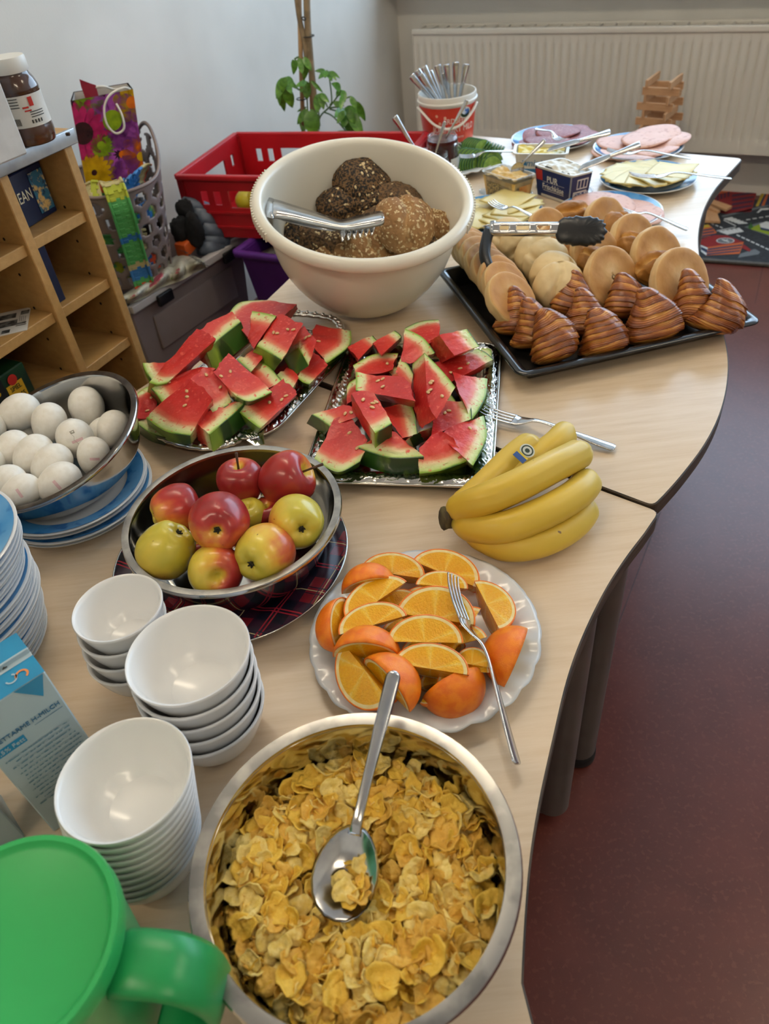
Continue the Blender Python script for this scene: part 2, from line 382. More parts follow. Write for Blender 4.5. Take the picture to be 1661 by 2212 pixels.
def rc(p, a, b, r=.02):
    p, a, b = map(np.asarray, (p, a, b)); return [p+unit(a-p)*r, *[(p+unit(a-p)*r)*(1-t)**2+p*2*t*(1-t)+(p+unit(b-p)*r)*t*t for t in (.25, .5, .75)], p+unit(b-p)*r]
# far table (bread, cold cuts)
s0 = A(470, 741); s1 = A(1404, 1092); fl = A(918, 284); fr = A(1606, 342)
right = [A(*p) for p in ((1578, 372), (1545, 410), (1521, 455), (1510, 505), (1513, 560), (1532, 630), (1558, 700), (1573, 765), (1572, 830), (1556, 895), (1525, 958), (1478, 1022), (1436, 1070))]
right = list(smooth_prof(right, 6))
pts2 = rc(fl, A(640, 610), fr, .03)+rc(fr, fl, right[0], .02)+right+rc(A(1412, 1094), right[-1], s0, .012)+rc(s0, s1, A(560, 662), .03)+list(smooth_prof([A(560, 662), A(640, 585), A(750, 470)], 3))
tb2, out2 = tabletop('wave_table', 'maple table with wavy edge carrying the bread tray and cold cuts', pts2, T)
# near table (cereal, fruit, dishes)
gap = .010; dirn = unit(np.array([0, -1., 0])-0*s0); sd = unit(s1-s0); sn = np.array([sd[1], -sd[0], 0]); sn = sn if sn[1] < 0 else -sn
q0 = s0+sn*gap; q1 = A(1428, 1100)+sn*.0
right1 = [A(*p) for p in ((1395, 1148), (1352, 1205), (1308, 1275), (1262, 1370), (1228, 1465), (1196, 1600), (1168, 1730), (1149, 1850), (1138, 1980), (1131, 2120))]
right1 = list(smooth_prof(right1, 6))
low = [np.array([.075, .06, 0]), np.array([.10, -.05, 0]), np.array([.08, -.17, 0]), np.array([-.30, -.22, 0]), np.array([-.95, -.15, 0]), np.array([-1.02, .1, 0]), np.array([-.95, .55, 0]), A(-120, 900), A(60, 905), A(282, 846)]
pts1 = rc(q0, A(330, 812), q1, .03)[1:]+rc(q1, q0, right1[0], .014)+right1+low+[A(330, 815)]
pts1 = [np.array([p[0], p[1], 0]) for p in pts1]
tb1, out1 = tabletop('wave_table', 'maple table with wavy edge carrying the cereal bowl and fruit', pts1, T-.004)
M_leg = mat('grey_table_leg', '#6d6a66', .35, .6, col2='#63605c', ns=10)
M_foot = mat('leg_foot_rubber', '#141414', .6, col2='#1c1c1c', ns=30)
def tleg(t, x, y, zt, caster=False):
    lv, lf = lathe([(0, .03), (.030, .03), (.030, zt-.028), (0, zt-.028)], 24); lg = obj('leg', lv+np.array([x, y, 0]), lf, M_leg, t, auto=40)
    if not caster:
        fv, ff = lathe([(0, 0), (.028, 0), (.032, .006), (.032, .024), (.030, .03), (0, .03)], 24); obj('foot', fv+np.array([x, y, 0]), ff, M_foot, lg, auto=40)
    else:
        v1, f1 = lathe([(0, -.01), (.022, -.01), (.025, 0), (.022, .01), (0, .01)], 18); mw = zframe((x, y, .026), (1, .3, 0)); obj('caster_wheel', ap(mw, v1), f1, M_foot, lg, auto=40)
        v1, f1 = rbox((x, y, .034), (.05, .04, .03), r=.008); obj('caster_fork', v1, f1, M_leg, lg)
for p, c in (((1246, 1628), False), ((1188, 1745), True)):
    q = at(*p, -T); tleg(tb1, q[0], q[1]+.0, T-.004, c)
for (x, y) in ((-.85, .4), (-.85, -.05), (-.05, -.1)): tleg(tb1, x, y, T-.004)
for p in (A(1380, 1010), A(1520, 372), A(945, 320), A(560, 730)): tleg(tb2, p[0]-.02, p[1]+(-.03 if p[1] > 1.6 else .05), T)
# ---------------------------------------------------------------- shelf unit on the left
SF = at(322, 817, -.12)                            # far front edge of the shelf unit
ZUP = np.array([0, 0, 1.])
def sh(px, py): return hit(px, py, SF, E2)         # pixel -> front plane of the shelf
ST = sh(163, 304)[2]                               # top of the carcass
def sl(P): return (np.asarray(P)-SF)@W2            # run along the shelf front, towards the lens
c_div = sl(sh(94, 590)); DV = [0, c_div, c_div*2.85, c_div*4.2]; SLEN = DV[-1]; SDEP = .36; TH_ = .019
shelf = thing('shelf_unit', 'open beech shelf unit with compartments and a metal-edged top', 'shelf', (SF[0], SF[1], 0))
def sp(w, d, z): return np.array([SF[0], SF[1], 0])+W2*w-E2*d+ZUP*z
AX = (W2, -E2, ZUP)
for i in range(4):
    obj('side_panel' if i in (0, 3) else 'divider', *rbox(sp(DV[i], SDEP/2, ST/2), (TH_, SDEP, ST), AX, r=.0015, seg=1), M_shelf, shelf, smooth=False)
obj('back_panel', *box(sp(SLEN/2, SDEP-.004, ST/2), (SLEN, .006, ST-.02), AX), M_shelf, shelf, smooth=False)
levR = [sh(188, 456)[2], sh(237, 603)[2], sh(280, 731)[2]]; dz = (levR[0]-levR[2])/2; levR += [levR[2]-dz]
levL = [sh(59, 530)[2], sh(117.5, 678)[2]]; levL += [levL[1]-(levL[0]-levL[1])*1.02]
for i, lev in enumerate((levR, levL, levL)):
    for z in lev:
        if z > .03: obj('shelf_board', *rbox(sp((DV[i]+DV[i+1])/2, SDEP/2+.002, z-TH_/2), (DV[i+1]-DV[i]-TH_, SDEP-.01, TH_), AX, r=.0012, seg=1), M_shelf, shelf, smooth=False)
M_alu = mat('aluminium_edge', '#a9aaab', .35, .8, col2='#9c9d9f', ns=30)
obj('top_board', *rbox(sp(SLEN/2, SDEP/2-.004, ST+.011), (SLEN+.03, SDEP+.005, .022), AX, r=.0015, seg=1), M_shelf, shelf, smooth=False)
obj('metal_edge', *rbox(sp(SLEN/2, -.008, ST+.011), (SLEN+.034, .006, .025), AX, r=.002), M_alu, shelf)
M_hole = mat('peg_hole', '#241708', .8, col2='#1a1005', ns=20)
hv, hf = lathe([(0, .0006), (.003, .0006)], 10); pm = mesh('peg_hole', hv, hf, M_hole)
for i in range(2):
    for z in np.arange(.12, ST-.05, .064):
        for d in (.05, .30):
            o = link('peg_hole', pm, shelf); o.matrix_local = zframe(sp(c_div*i+TH_/2+.0006, d, z)-np.array([SF[0], SF[1], 0]), W2)
TOPZ = ST+.022
# cardboard box on the shelf
M_card = mat('white_cardboard', '#c9c8c4', .7, col2='#bfbeba', ns=30, bump=.1, bs=60)
bz = TOPZ-T
pb = at(62, 332, bz); bx = thing('cardboard_box', 'plain white cardboard box at the end of the shelf top', 'box', pb)
u1 = unit(at(0, 358, bz)-pb); u1 = unit(np.array([u1[0], u1[1], 0])); u2 = np.array([u1[1], -u1[0], 0]); u2 = u2 if u2@E2 < 0 else -u2
u2 = unit(-E2*.9+W2*.1); u2 = unit(u2-u1*(u1@u2))
bh = .20
obj('carton', *rbox(pb+u1*.11+u2*.07+ZUP*bh/2, (.22, .14, bh), (u1, u2, ZUP), r=.003, seg=1), M_card, bx, smooth=False)
hv, hf = lathe([(0.0145, .0), (.0155, .0004), (.016, .0)], 24, a0=-1.6, a1=2.4)
obj('finger_hole', ap(frame(pb+u1*.052+ZUP*.085-u2*.0006, -u1, ZUP), hv), hf, mat('card_cut', '#8b8984', .8, col2='#7f7d78', ns=20), bx)
# chocolate spread jar
M_choc = mat('chocolate_spread', '#3a1f12', .18, col2='#4a2a18', ns=18, coat=.6)
M_lid = mat('white_lid_plastic', '#d9d7cf', .4, col2='#d2d0c8', ns=12)
M_paper = mat('label_paper', '#d4d1c8', .5, col2='#ccc9c0', ns=15)
M_ink = mat('black_print', '#26241f', .6, col2='#2c2a25', ns=30)
M_red = mat('red_print', '#b3281e', .5, col2='#a8241b', ns=20)
JS = .95
pj = at(78, 306, bz); jz = sh(30, 150); jar = thing('chocolate_spread_jar', 'jar of chocolate spread with white lid beside the cardboard box', 'jar', pj)
jh = .135
prof = smooth_prof([(0, 0), (.030, 0), (.036, .006), (.0375, .02), (.036, .035), (.0355, .06), (.036, .078), (.0365, .085), (.033, .097), (.0285, .105), (.028, .112)], 4)
def lz(prof, p, m, nm, par, n=40, sc=1., **k):
    v, f = lathe(prof, n, **k); return obj(nm, v*sc+np.asarray(p), f, m, par, auto=50)
lz(prof, pj, M_choc, 'glass_body', jar, sc=JS)
lz([(.0, .108), (.030, .108), (.031, .110), (.031, .127), (.0295, .130), (0, .130)], pj, M_lid, 'lid', jar, sc=JS)
fa = math.atan2(-pj[1], -pj[0])
lab = lz([(.0370, .030), (.0368, .036), (.0362, .055), (.0366, .072), (.0370, .077)], pj, M_paper, 'label', jar, sc=JS*1.012, a0=fa-1.6, a1=fa+1.6)
def ondrum(r, a, z, p): return np.asarray(p)+np.array([r*math.cos(a), r*math.sin(a), z])
def drumrect(p, r, a0, a1, z0, z1, n=4):
    v = []; 
    for k in range(n+1):
        a = a0+(a1-a0)*k/n; v += [ondrum(r, a, z0, p), ondrum(r, a, z1, p)]
    return np.array(v), [(2*k, 2*k+2, 2*k+3, 2*k+1) for k in range(n)]
rr = .0370*JS*1.03
parts = [drumrect(pj, rr, fa+.20, fa+.85, .0425+.0035*i, .0437+.0035*i) for i in range(3)]+[drumrect(pj, rr, fa+.15+.14*i, fa+.22+.14*i, .034, .039, 1) for i in range(4)]
parts += [drumrect(pj, rr, fa-.55-.0*i, fa-.15, .058+.004*i, .0592+.004*i) for i in range(4)]+[drumrect(pj, rr, fa-.75+.045*i, fa-.75+.045*i+.025, .033, .043, 1) for i in range(10)]
o = obj('label_print', *join(parts), M_ink, lab, smooth=False)
parts = [drumrect(pj, rr, fa-.05, fa+.22, .056, .0585), drumrect(pj, rr, fa+.28, fa+.48, .058+.0, .071), drumrect(pj, rr, fa+.0, fa+.3, .0515, .0535)]
obj('label_print', *join(parts), M_red, lab, smooth=False)
tag(obj('crumb', *rbox(at(148, 294, bz)+ZUP*.003, (.007, .006, .005), r=.0015), mat('crumb_brown', '#3a2a20', .8, col2='#2c1f17', ns=50)), 'tiny dark crumb on the shelf top corner', 'crumb')
# board games and puzzle in the compartments
def gamebox(name, label, c, s, m, ax, cat='box'):
    t = thing(name, label, cat, (c[0], c[1], c[2]-s[2]/2)); obj('carton', *rbox(c, s, ax, r=.002, seg=1), m, t, smooth=False); return t
M_navy = mat('navy_print', '#16244a', .35, col2='#101b3a', ns=12)
gx = unit(W2*.99-E2*-.12); gy = unit(np.cross(ZUP, gx)); gy = gy if gy@E2 < 0 else -gy
fc = sp(c_div*.52, .055, levR[0]); fc = np.array([fc[0], fc[1], levR[0]])
g = gamebox('puzzle_box', 'dark blue puzzle box lettered OCEAN in the top compartment', fc+gy*.06+ZUP*.044, (.118, .12, .088), M_navy, (gx, gy, ZUP))
M_cream = mat('cream_print', '#d8d0b4', .5, col2='#cfc7ab', ns=20)
fo = fc+ZUP*.044-gy*.0004
wtext('OCEAN', M_cream, g, fo+gx*.019+ZUP*.004, -gx, ZUP, .026, sx=.72)
pic = obj('picture_panel', *box(fo-gx*.036-gy*.0006, (.036, .0008, .068), (gx, gy, ZUP)), mat('reef_print', '#2f6c8c', .4, col2='#d8b878', ns=70, lo=.5, hi=.6, col3='#123a5a', ns3=120), g, smooth=False)
fc2 = sp(c_div*.93-TH_, .10, levR[1]); gamebox('game_box', 'narrow dark blue box leaning in the middle compartment', np.array([fc2[0], fc2[1], levR[1]+.055]), (.03, .15, .11), M_navy, AX)
M_dgreen = mat('dark_green_print', '#12351d', .35, col2='#0e2a17', ns=14)
M_gold = mat('yellow_print', '#d2a62a', .5, col2='#c79b22', ns=20)
fc3 = sp(sl(sh(84, 800))+.075, .03, levL[2]); fc3 = np.array([fc3[0], fc3[1], levL[2]])
tq = at(76, 822, 0); 
g = gamebox('board_game_box', 'green board game box with yellow lettering behind the egg bowl', fc3-E2*.085+ZUP*.034, (.150, .16, .068), M_dgreen, AX)
fo = fc3+W2*.09+ZUP*.034+E2*-.0046
fo = fc3-E2*.005+ZUP*.034+E2*.0005
M_bk = mat('black_print_gloss', '#0b0f0c', .35, col2='#0e130f', ns=20)
obj('print_panel', *box(fo+W2*.020+E2*.0004, (.078, .0008, .060), (W2, E2, ZUP)), M_bk, g, smooth=False)
wtext('GRIPS', M_gold, g, fo+W2*.020+ZUP*.012+E2*.001, -W2, ZUP, .026, sx=.85)
wtext('champion', M_gold, g, fo+W2*.020-ZUP*.014+E2*.001, -W2, ZUP, .0165, sx=.85)
obj('badge', *box(fo-W2*.040+E2*.0004-ZUP*.008, (.036, .0008, .036), (W2, E2, ZUP)), M_gold, g, smooth=False)
wtext('SPIEL', M_dgreen, g, fo-W2*.040+ZUP*.001+E2*.001, -W2, ZUP, .013, sx=.85)
wtext('SPASS', M_dgreen, g, fo-W2*.040-ZUP*.016+E2*.001, -W2, ZUP, .013, sx=.85)
v, f = lathe([(0, .0), (.010, 0)], 20); obj('badge', ap(frame(fo-W2*.040+ZUP*.017+E2*.0012, -W2, ZUP), v), f, M_red, g)
hp = obj('print_panel', *box(fo+W2*.012-E2*.08+ZUP*.0345, (.085, .13, .0008), AX), M_bk, g, smooth=False)
v, f = lathe([(.018, 0), (.026, 0)], 24); obj('print_motif', ap(frame(fo+W2*.012-E2*.07+ZUP*.0352, -W2, -E2), v), f, mat('bronze_print', '#8a6a2a', .5, col2='#7a5c22', ns=30), g)
# flyer lying on the left compartment board
fz = levL[1]-T+.0015
fp = [at(*p, fz) for p in ((66, 663), (58, 712), (-40, 735), (-60, 690))]
fl_ = thing('flyer', 'printed black and white flyer hanging over the shelf edge', 'flyer', fp[0]); obj('sheet', *prism(fp, (0, 0, -.0012)), M_paper, fl_, smooth=False)
bl = [prism([at(x0, y0, fz+.0004), at(x1, y0-(x1-x0)*.22, fz+.0004), at(x1-2, y1-(x1-x0)*.22, fz+.0004), at(x0-2, y1, fz+.0004)], (0, 0, -.0003)) for x0, y0, x1, y1 in
      [(-10, 700, 38, 712), (-12, 686, 36, 696), (4, 715, 22, 722), (35, 698, 57, 702), (35, 703, 57, 705), (46, 672, 64, 680)]+[(43+4*i, 682, 44+4*i, 694) for i in range(4)]]
obj('print_block', *join(bl), mat('grey_print', '#6b6a66', .6, col2='#2f2e2b', ns=60, lo=.45, hi=.55), fl_, smooth=False)
# ---------------------------------------------------------------- grey storage box
M_taupe = mat('taupe_plastic', '#8c8181', .35, col2='#857a7a', ns=8)
M_taupel = mat('pale_rim_plastic', '#c0bcbb', .35, col2='#b6b2b1', ns=8)
zb = -.15
g0 = at(280, 664, zb); g1 = at(520, 512, zb); gl = np.linalg.norm(g1-g0); ga = unit(g1-g0); gn = np.array([-ga[1], ga[0], 0])
gw = .25; gh = T+zb
sb = thing('storage_box', 'large taupe plastic storage box with pale rim behind the melon trays', 'storage box', (g0[0], g0[1], 0))
def gp(a, d, z): return np.array([g0[0], g0[1], 0])+ga*a+gn*d+ZUP*z
def openbox(P, L_, W_, h, tp, th, rimw=0.):
    """open tapered bin: corner fn P(a,d,z)"""
    v = []; f = []
    def ring(i, z, k): return [P(i+k, i+k, z), P(L_-i-k, i+k, z), P(L_-i-k, W_-i-k, z), P(i+k, W_-i-k, z)]
    rings = [ring(tp, 0, 0), ring(0, h, 0), ring(th, h, 0), ring(tp+th, th*1.5, 0)]
    for r_ in rings: v += r_
    for k in range(3):
        for j in range(4):
            q = (j+1) % 4; f.append((k*4+j, k*4+q, (k+1)*4+q, (k+1)*4+j))
    f.append((3, 2, 1, 0)); f.append((12, 13, 14, 15)); return np.array(v), f
obj('bin_body', *openbox(gp, gl, gw, gh, .03, .004), M_taupe, sb, smooth=False)
def bar(a, b, s, up=ZUP, r=.002): 
    a = np.asarray(a); b = np.asarray(b); d = b-a; L_ = np.linalg.norm(d); return rbox((a+b)/2, (L_, s[0], s[1]), (d, np.cross(up, d), up), r=r)
for a, b in ((gp(-.012, -.012, gh), gp(gl+.012, -.012, gh)), (gp(gl+.012, -.012, gh), gp(gl+.012, gw+.012, gh)), (gp(gl+.012, gw+.012, gh), gp(-.012, gw+.012, gh)), (gp(-.012, gw+.012, gh), gp(-.012, -.012, gh))):
    obj('rim', *bar(a, b, (.026, .020)), M_taupel, sb)
for a in (.10, gl-.09): obj('latch', *rbox(gp(a, -.027, gh-.015), (.055, .012, .03), (ga, gn, ZUP), r=.003), M_black, sb)
obj('relief_panel', *rbox(gp(gl/2, .006, gh-.11), (gl*.72, .012, .10), (ga, gn, ZUP), r=.004), M_taupe, sb)
# things in the box
M_foam = mat('blue_grey_foam', '#56606f', .45, col2='#454d5a', ns=25)
M_dark = mat('black_cloth', '#08080a', .9, col2='#101013', ns=60)
M_brown = mat('dark_brown_plastic', '#251a16', .5, col2='#1a120f', ns=30)
c7b = crop(250, 400, 4.1525); _fp = gp(.31, .03, 0); _fn = unit(np.array([_fp[0], _fp[1], 0]))
def fb7(x, y, d=0.): return hit(*c7b(x, y), _fp+_fn*d, _fn)
FO = [((610, 175), (850, 235), .05), ((690, 250), (930, 300), .045), ((740, 290), (890, 345), .03), ((770, 390), (960, 440), .02), ((760, 490), (1000, 515), .015), ((740, 560), (950, 575), .0)]
for i, (a, b, d) in enumerate(FO):
    c = fb7(*a, d); e = fb7(*b, d+.02); v, f = tube([c, c*.5+e*.5+ZUP*.003, e], [.022, .023, .021], 14)
    tag(obj('foam_roll', v, f, M_foam), 'blue-grey foam roll in the storage box, %s from the top' % ('first', 'second', 'third', 'fourth', 'fifth', 'sixth')[i], 'foam roll', 'foam rolls in the storage box')
for k, (x, y, d, s_, lb) in enumerate(((630, 235, .03, (.026, .026, .034), 'small black cloth bundle above the foam rolls'), (715, 410, -.01, (.026, .028, .052), 'large crumpled black cloth in front of the foam rolls'), (590, 420, .01, (.03, .03, .045), 'black cloth bundle between the basket and the foam rolls'))):
    v, f = sphere(32, 22); v = v*(1+.16*nz(v, 2.6, k)+.06*nz(v, 7, k))[:, None]*np.array(s_); tag(obj('black_cloth', v+fb7(x, y, d), f, M_dark), lb, 'cloth', 'black cloths in the storage box')
tag(obj('orange_crate_toy', *rbox(fb7(625, 545, -.01), (.045, .04, .035), (unit(ga+ZUP*.25), gn, ZUP), r=.003), mat('orange_plastic', '#c2541c', .45, col2='#b54c17', ns=20)), 'orange plastic toy in the storage box', 'toy')
for i in range(5):
    c = gp(.20+.025*i, .15+.03*(i % 2), gh+.005+.015*i); e = c+unit(ga*(-.3+.15*i)+ZUP*.9)*.11
    tag(obj('toy_stick', *tube([c, e], [.012, .010], 8), M_brown), 'dark brown toy stick in the storage box, %s from the basket' % ('first', 'second', 'third', 'fourth', 'fifth')[i], 'toy stick', 'dark toy sticks')
# floral carrier bag lying on the box rim
bgz = gh-T+.006
def bagpt(px, py, dz=0): return at(px, py, bgz+dz)
nu, nv = 26, 12; v = []; top = [(262, 640), (300, 615), (345, 580), (372, 558), (400, 548), (440, 562)]; bot = [(272, 655), (300, 650), (350, 622), (395, 605), (420, 590), (446, 578)]
tp_ = smooth_prof([(*p, 0) for p in top], 6); bp_ = smooth_prof([(*p, 0) for p in bot], 6); nu = len(tp_)
for i in range(nu):
    for j in range(nv+1):
        t = j/nv; q = tp_[i]*(1-t)+bp_[i]*t; w = .030*math.sin(PI*min(1, t*1.05+.02))+.010*math.sin(i*.9+j*.5)*math.sin(PI*t); v.append(bagpt(q[0], q[1], w+.006))
f = [(i*(nv+1)+j, (i+1)*(nv+1)+j, (i+1)*(nv+1)+j+1, i*(nv+1)+j+1) for i in range(nu-1) for j in range(nv)]
bag = obj('carrier_bag', v, f, mat('printed_bag_cream', '#b9b5a3', .45, col2='#a8a492', ns=12, col3='#8f8a78', ns3=40)); tag(bag, 'crumpled cream carrier bag with rose print under the basket', 'bag')
sm = bag.modifiers.new('thickness', 'SOLIDIFY'); sm.thickness = .001
def bagdecal(i0, j0, di, dj, m, nm, seed=0):
    k = 10; pts = []; fs = []
    V_ = np.array(v).reshape(nu, nv+1, 3)
    def smp(a, b):
        a = min(max(a, 0), nu-1.001); b = min(max(b, 0), nv-.001); i, j = int(a), int(b); s_, t_ = a-i, b-j
        return V_[i, j]*(1-s_)*(1-t_)+V_[i+1, j]*s_*(1-t_)+V_[i, j+1]*(1-s_)*t_+V_[i+1, j+1]*s_*t_
    for a in range(5):
        for q in range(k):
            an = 2*PI*q/k; r_ = a/4*(1+.2*math.sin(3*an+seed)); pts.append(smp(i0+di*r_*math.cos(an), j0+dj*r_*math.sin(an))+ZUP*.0016)
    for a in range(4):
        for q in range(k): w = (q+1) % k; fs.append((a*k+q, a*k+w, (a+1)*k+w, (a+1)*k+q))
    obj(nm, pts, fs, m, bag)
M_rose = mat('rose_print', '#b25060', .5, col2='#8e3a48', ns=60, lo=.45, hi=.55); M_lgreen = mat('leaf_print', '#78a050', .5, col2='#5f8a3c', ns=40)
for (a, b, c_, d_) in ((11.5, 6, 2.6, 2.6), (5, 7.5, 2, 1.6), (18, 8, 1.5, 1.8)): bagdecal(a, b, c_, d_, M_rose, 'rose_print')
for (a, b, c_, d_) in ((7.5, 10, 1.6, 1.3), (4, 10.5, 1.4, 1.2), (20, 9, 1.2, 1.8), (14, 9.5, 1.3, 1)): bagdecal(a, b, c_, d_, M_lgreen, 'leaf_print', 2)
bo = at(418, 562, bgz+.045); bdir = unit(at(438, 578, bgz+.03)-at(398, 552, bgz+.05)); wtext('AGEN', M_brown, bag, bo, bdir, unit(np.cross(unit(np.cross(bdir, ZUP))*-1, bdir)*.5+unit(np.cross(bdir, ZUP))*-.8), .034, lift=.006)
# ---------------------------------------------------------------- laundry basket with toys
bc = np.array([-.605, 2.035, 0]); z0 = gh+.012; zr = T+.115; bH = zr-z0; BN, BK = 44, 15
def bkt(a, t):
    r = .104+(.150-.104)*t; k = 1.+.0*t
    top = zr+.05*max(0, math.cos(a-R(35)))**6*1.9+.05*max(0, math.cos(a-R(215)))**6*1.9
    return np.array([bc[0]+r*math.cos(a), bc[1]+r*math.sin(a), z0+(top-z0)*t])
v = []; f = []
# perforated wall: rows of tall oval openings cut in a fine grid
NA, NT = 132, 60; V_ = np.array([[bkt(2*PI*i/NA, j/NT) for j in range(NT+1)] for i in range(NA)]).reshape(-1, 3)
nh = 16
def inhole(a, t):
    for row in range(6):
        tc = .11+.155*row; off = .5*(row % 2)
        u = (a/(2*PI)*nh+off) % 1-.5; hgt = .062
        if (u/.31)**2+((t-tc)/hgt)**2 < 1: return True
    for ac in (R(35), R(215)):
        da = (a-ac+PI) % (2*PI)-PI
        if (da/.36)**2+((t-.955)/.028)**2 < 1 and t > .9: return True
    return False
for i in range(NA):
    for j in range(NT):
        if not inhole(2*PI*(i+.5)/NA, (j+.5)/NT): q = (i+1) % NA; f.append((i*(NT+1)+j, q*(NT+1)+j, q*(NT+1)+j+1, i*(NT+1)+j+1))
M_bask = mat('mauve_brown_plastic', '#7d706d', .4, col2='#746764', ns=8)
bk = thing('laundry_basket', 'tall taupe plastic laundry basket with oval holes full of toys', 'basket', (bc[0], bc[1], z0))
o = obj('perforated_wall', V_, f, M_bask, bk); sm = o.modifiers.new('wall', 'SOLIDIFY'); sm.thickness = .0035; sm.offset = 0
lz([(0, 0), (.106, 0), (.106, .004), (0, .004)], (bc[0], bc[1], z0), M_bask, 'bottom', bk)
v, f = tube([bkt(a, 1.0) for a in np.linspace(0, 2*PI, 97)], .0045, 8, cap=False); obj('rim', v, f, M_bask, bk)
# toy track pieces
TC = {'orange': '#e0532e', 'cream': '#b3a877', 'lime': '#a9b332', 'green': '#4d9e57', 'blue': '#2d6fae', 'teal': '#3d8a8f'}
TM = {k: mat('track_'+k, c, .4, col2=c, ns=10) for k, c in TC.items()}
sv, sf = join([rbox((0, 0, 0), (.0125, .050, .0035), r=.001, seg=1), rbox((.003, .023, .003), (.014, .006, .006), r=.001, seg=1), rbox((.003, -.023, .003), (.014, .006, .006), r=.001, seg=1), rbox((.007, .010, .001), (.008, .010, .003), r=.001, seg=1), rbox((.007, -.012, .001), (.008, .014, .003), r=.001, seg=1)])
segm = {k: mesh('track_segment', sv, sf, m_, smooth=False) for k, m_ in TM.items()}
def track(name, label, pts, cols, side, group='toy race tracks'):
    P = np.array(pts); d = np.r_[0, np.cumsum(np.linalg.norm(np.diff(P, axis=0), axis=1))]; n = len(cols)
    t = thing(name, label, 'toy track', P[-1], group)
    for i, c in enumerate(cols):
        s_ = d[-1]*(i+.5)/n; p = np.array([np.interp(s_, d, P[:, k]) for k in range(3)]); q = np.array([np.interp(s_+.004, d, P[:, k]) for k in range(3)]); w = np.array([np.interp(s_-.004, d, P[:, k]) for k in range(3)])
        tx = unit(q-w); o = link('track_segment', segm[c], t, frame(p-P[-1], tx, side, s=(d[-1]/n/.0125*1.0, 1, 1)))
out = unit(np.array([.38, -.92, 0])); sd_ = unit(np.array([.92, .38, 0]))
p0 = np.array([bc[0], bc[1], 0])+out*.15; aa = math.atan2(out[1], out[0])
path = [bkt(aa, .9)-out*.05+ZUP*.0, bkt(aa, 1)+ZUP*.022-out*.02, bkt(aa, 1)+ZUP*.024+out*.012, bkt(aa, .92)+out*.028, bkt(aa, .75)+out*.030, bkt(aa, .5)+out*.030, bkt(aa, .25)+out*.030, bkt(aa, .05)+out*.034]
tp_ = smooth_prof(path, 8)
track('toy_track', 'long bendy toy track of mixed colours hanging down the basket side', tp_, ['cream', 'green', 'orange', 'orange', 'cream', 'cream', 'lime', 'lime', 'green', 'green', 'green', 'green', 'green', 'green', 'blue', 'green', 'green', 'green', 'green', 'cream', 'blue', 'blue', 'green', 'orange'], sd_)
cc = [('blue', 'blue', 'blue', 'blue', 'blue', 'blue', 'cream', 'cream', 'cream', 'cream', 'orange'), ('cream', 'orange', 'cream', 'lime', 'cream', 'cream', 'green'), ('teal', 'blue', 'teal', 'blue', 'teal', 'teal', 'blue'), ('lime', 'lime', 'green', 'green', 'green', 'cream'), ('blue', 'green', 'blue', 'blue', 'green', 'lime'), ('green', 'lime', 'blue', 'teal', 'blue', 'orange')]
names_ = ('blue and cream toy track curved over the top of the basket', 'cream and orange toy track lying in the basket under the gift bag', 'teal toy track at the back of the basket', 'lime and green toy track low in the basket', 'blue toy track visible through the basket holes', 'mixed toy track at the basket bottom')
bcc = np.array([bc[0], bc[1], 0])
pp = [[(.05, -.09, -.03), (.085, -.055, .0), (.10, -.01, .004), (.10, .04, -.01)], [(-.05, -.08, -.02), (-.01, -.09, .0), (.04, -.085, -.02)], [(.07, .06, -.02), (.03, .10, .0), (-.03, .10, -.02)], [(-.07, -.06, -.14), (.0, -.095, -.13), (.07, -.06, -.14)], [(.03, -.085, -.09), (.085, -.03, -.085), (.09, .04, -.09)], [(-.05, -.065, -.21), (.03, -.08, -.2), (.075, -.02, -.21)]]
for nm, cs, ps in zip(names_, cc, pp):
    P = smooth_prof([bcc+np.array([x, y, zr+z]) for x, y, z in ps], 6); track('toy_track', nm, P, cs, (0, 0, 1) if ps[0][2] < -.05 else (.5, .5, .6))
# gift bag standing in the basket
q = lambda x, y: (0+x/3.95, 100+y/3.95)
zt = .215
_gn = unit(np.array([bc[0], bc[1], 0])); _gp = np.array([bc[0], bc[1], 0])-_gn*.02; gtl = hit(*q(600, 466), _gp, _gn); gtr = hit(*q(1170, 490), _gp, _gn); gtr = np.array([gtr[0], gtr[1], gtl[2]]); gwid = np.linalg.norm(gtr-gtl); gx_ = unit(gtr-gtl); gb_ = np.array([-gx_[1], gx_[0], 0]); ghh = np.linalg.norm(hit(*q(760, 1190), _gp, _gn)-gtl)*1.0
gup = unit(gtl-hit(*q(735, 1190), _gp, _gn))
gift = thing('gift_bag', 'glossy flower-print gift bag with white cord handles in the basket', 'bag', gtl-gup*ghh)
def gq(a, b, h): return gtl-gup*ghh+gx_*a+gb_*b+gup*h
gd = .06
M_giftb = mat('gift_bag_dark_print', '#34142e', .22, col2='#4d1d24', ns=16, lo=.45, hi=.6, col3='#1f2a12', ns3=22)
M_giftin = mat('gift_bag_inside', '#c9c4bd', .6, col2='#bfbab3', ns=10)
vv = [gq(0, 0, 0), gq(gwid, 0, 0), gq(gwid, gd, 0), gq(0, gd, 0), gq(0, 0, ghh), gq(gwid, 0, ghh), gq(gwid-.004, gd, ghh+.004), gq(.012, gd, ghh+.006)]
o = obj('paper_body', vv, [(0, 1, 5, 4), (1, 2, 6, 5), (2, 3, 7, 6), (3, 0, 4, 7), (3, 2, 1, 0)], M_giftb, gift, smooth=False); sm = o.modifiers.new('paper', 'SOLIDIFY'); sm.thickness = .0008
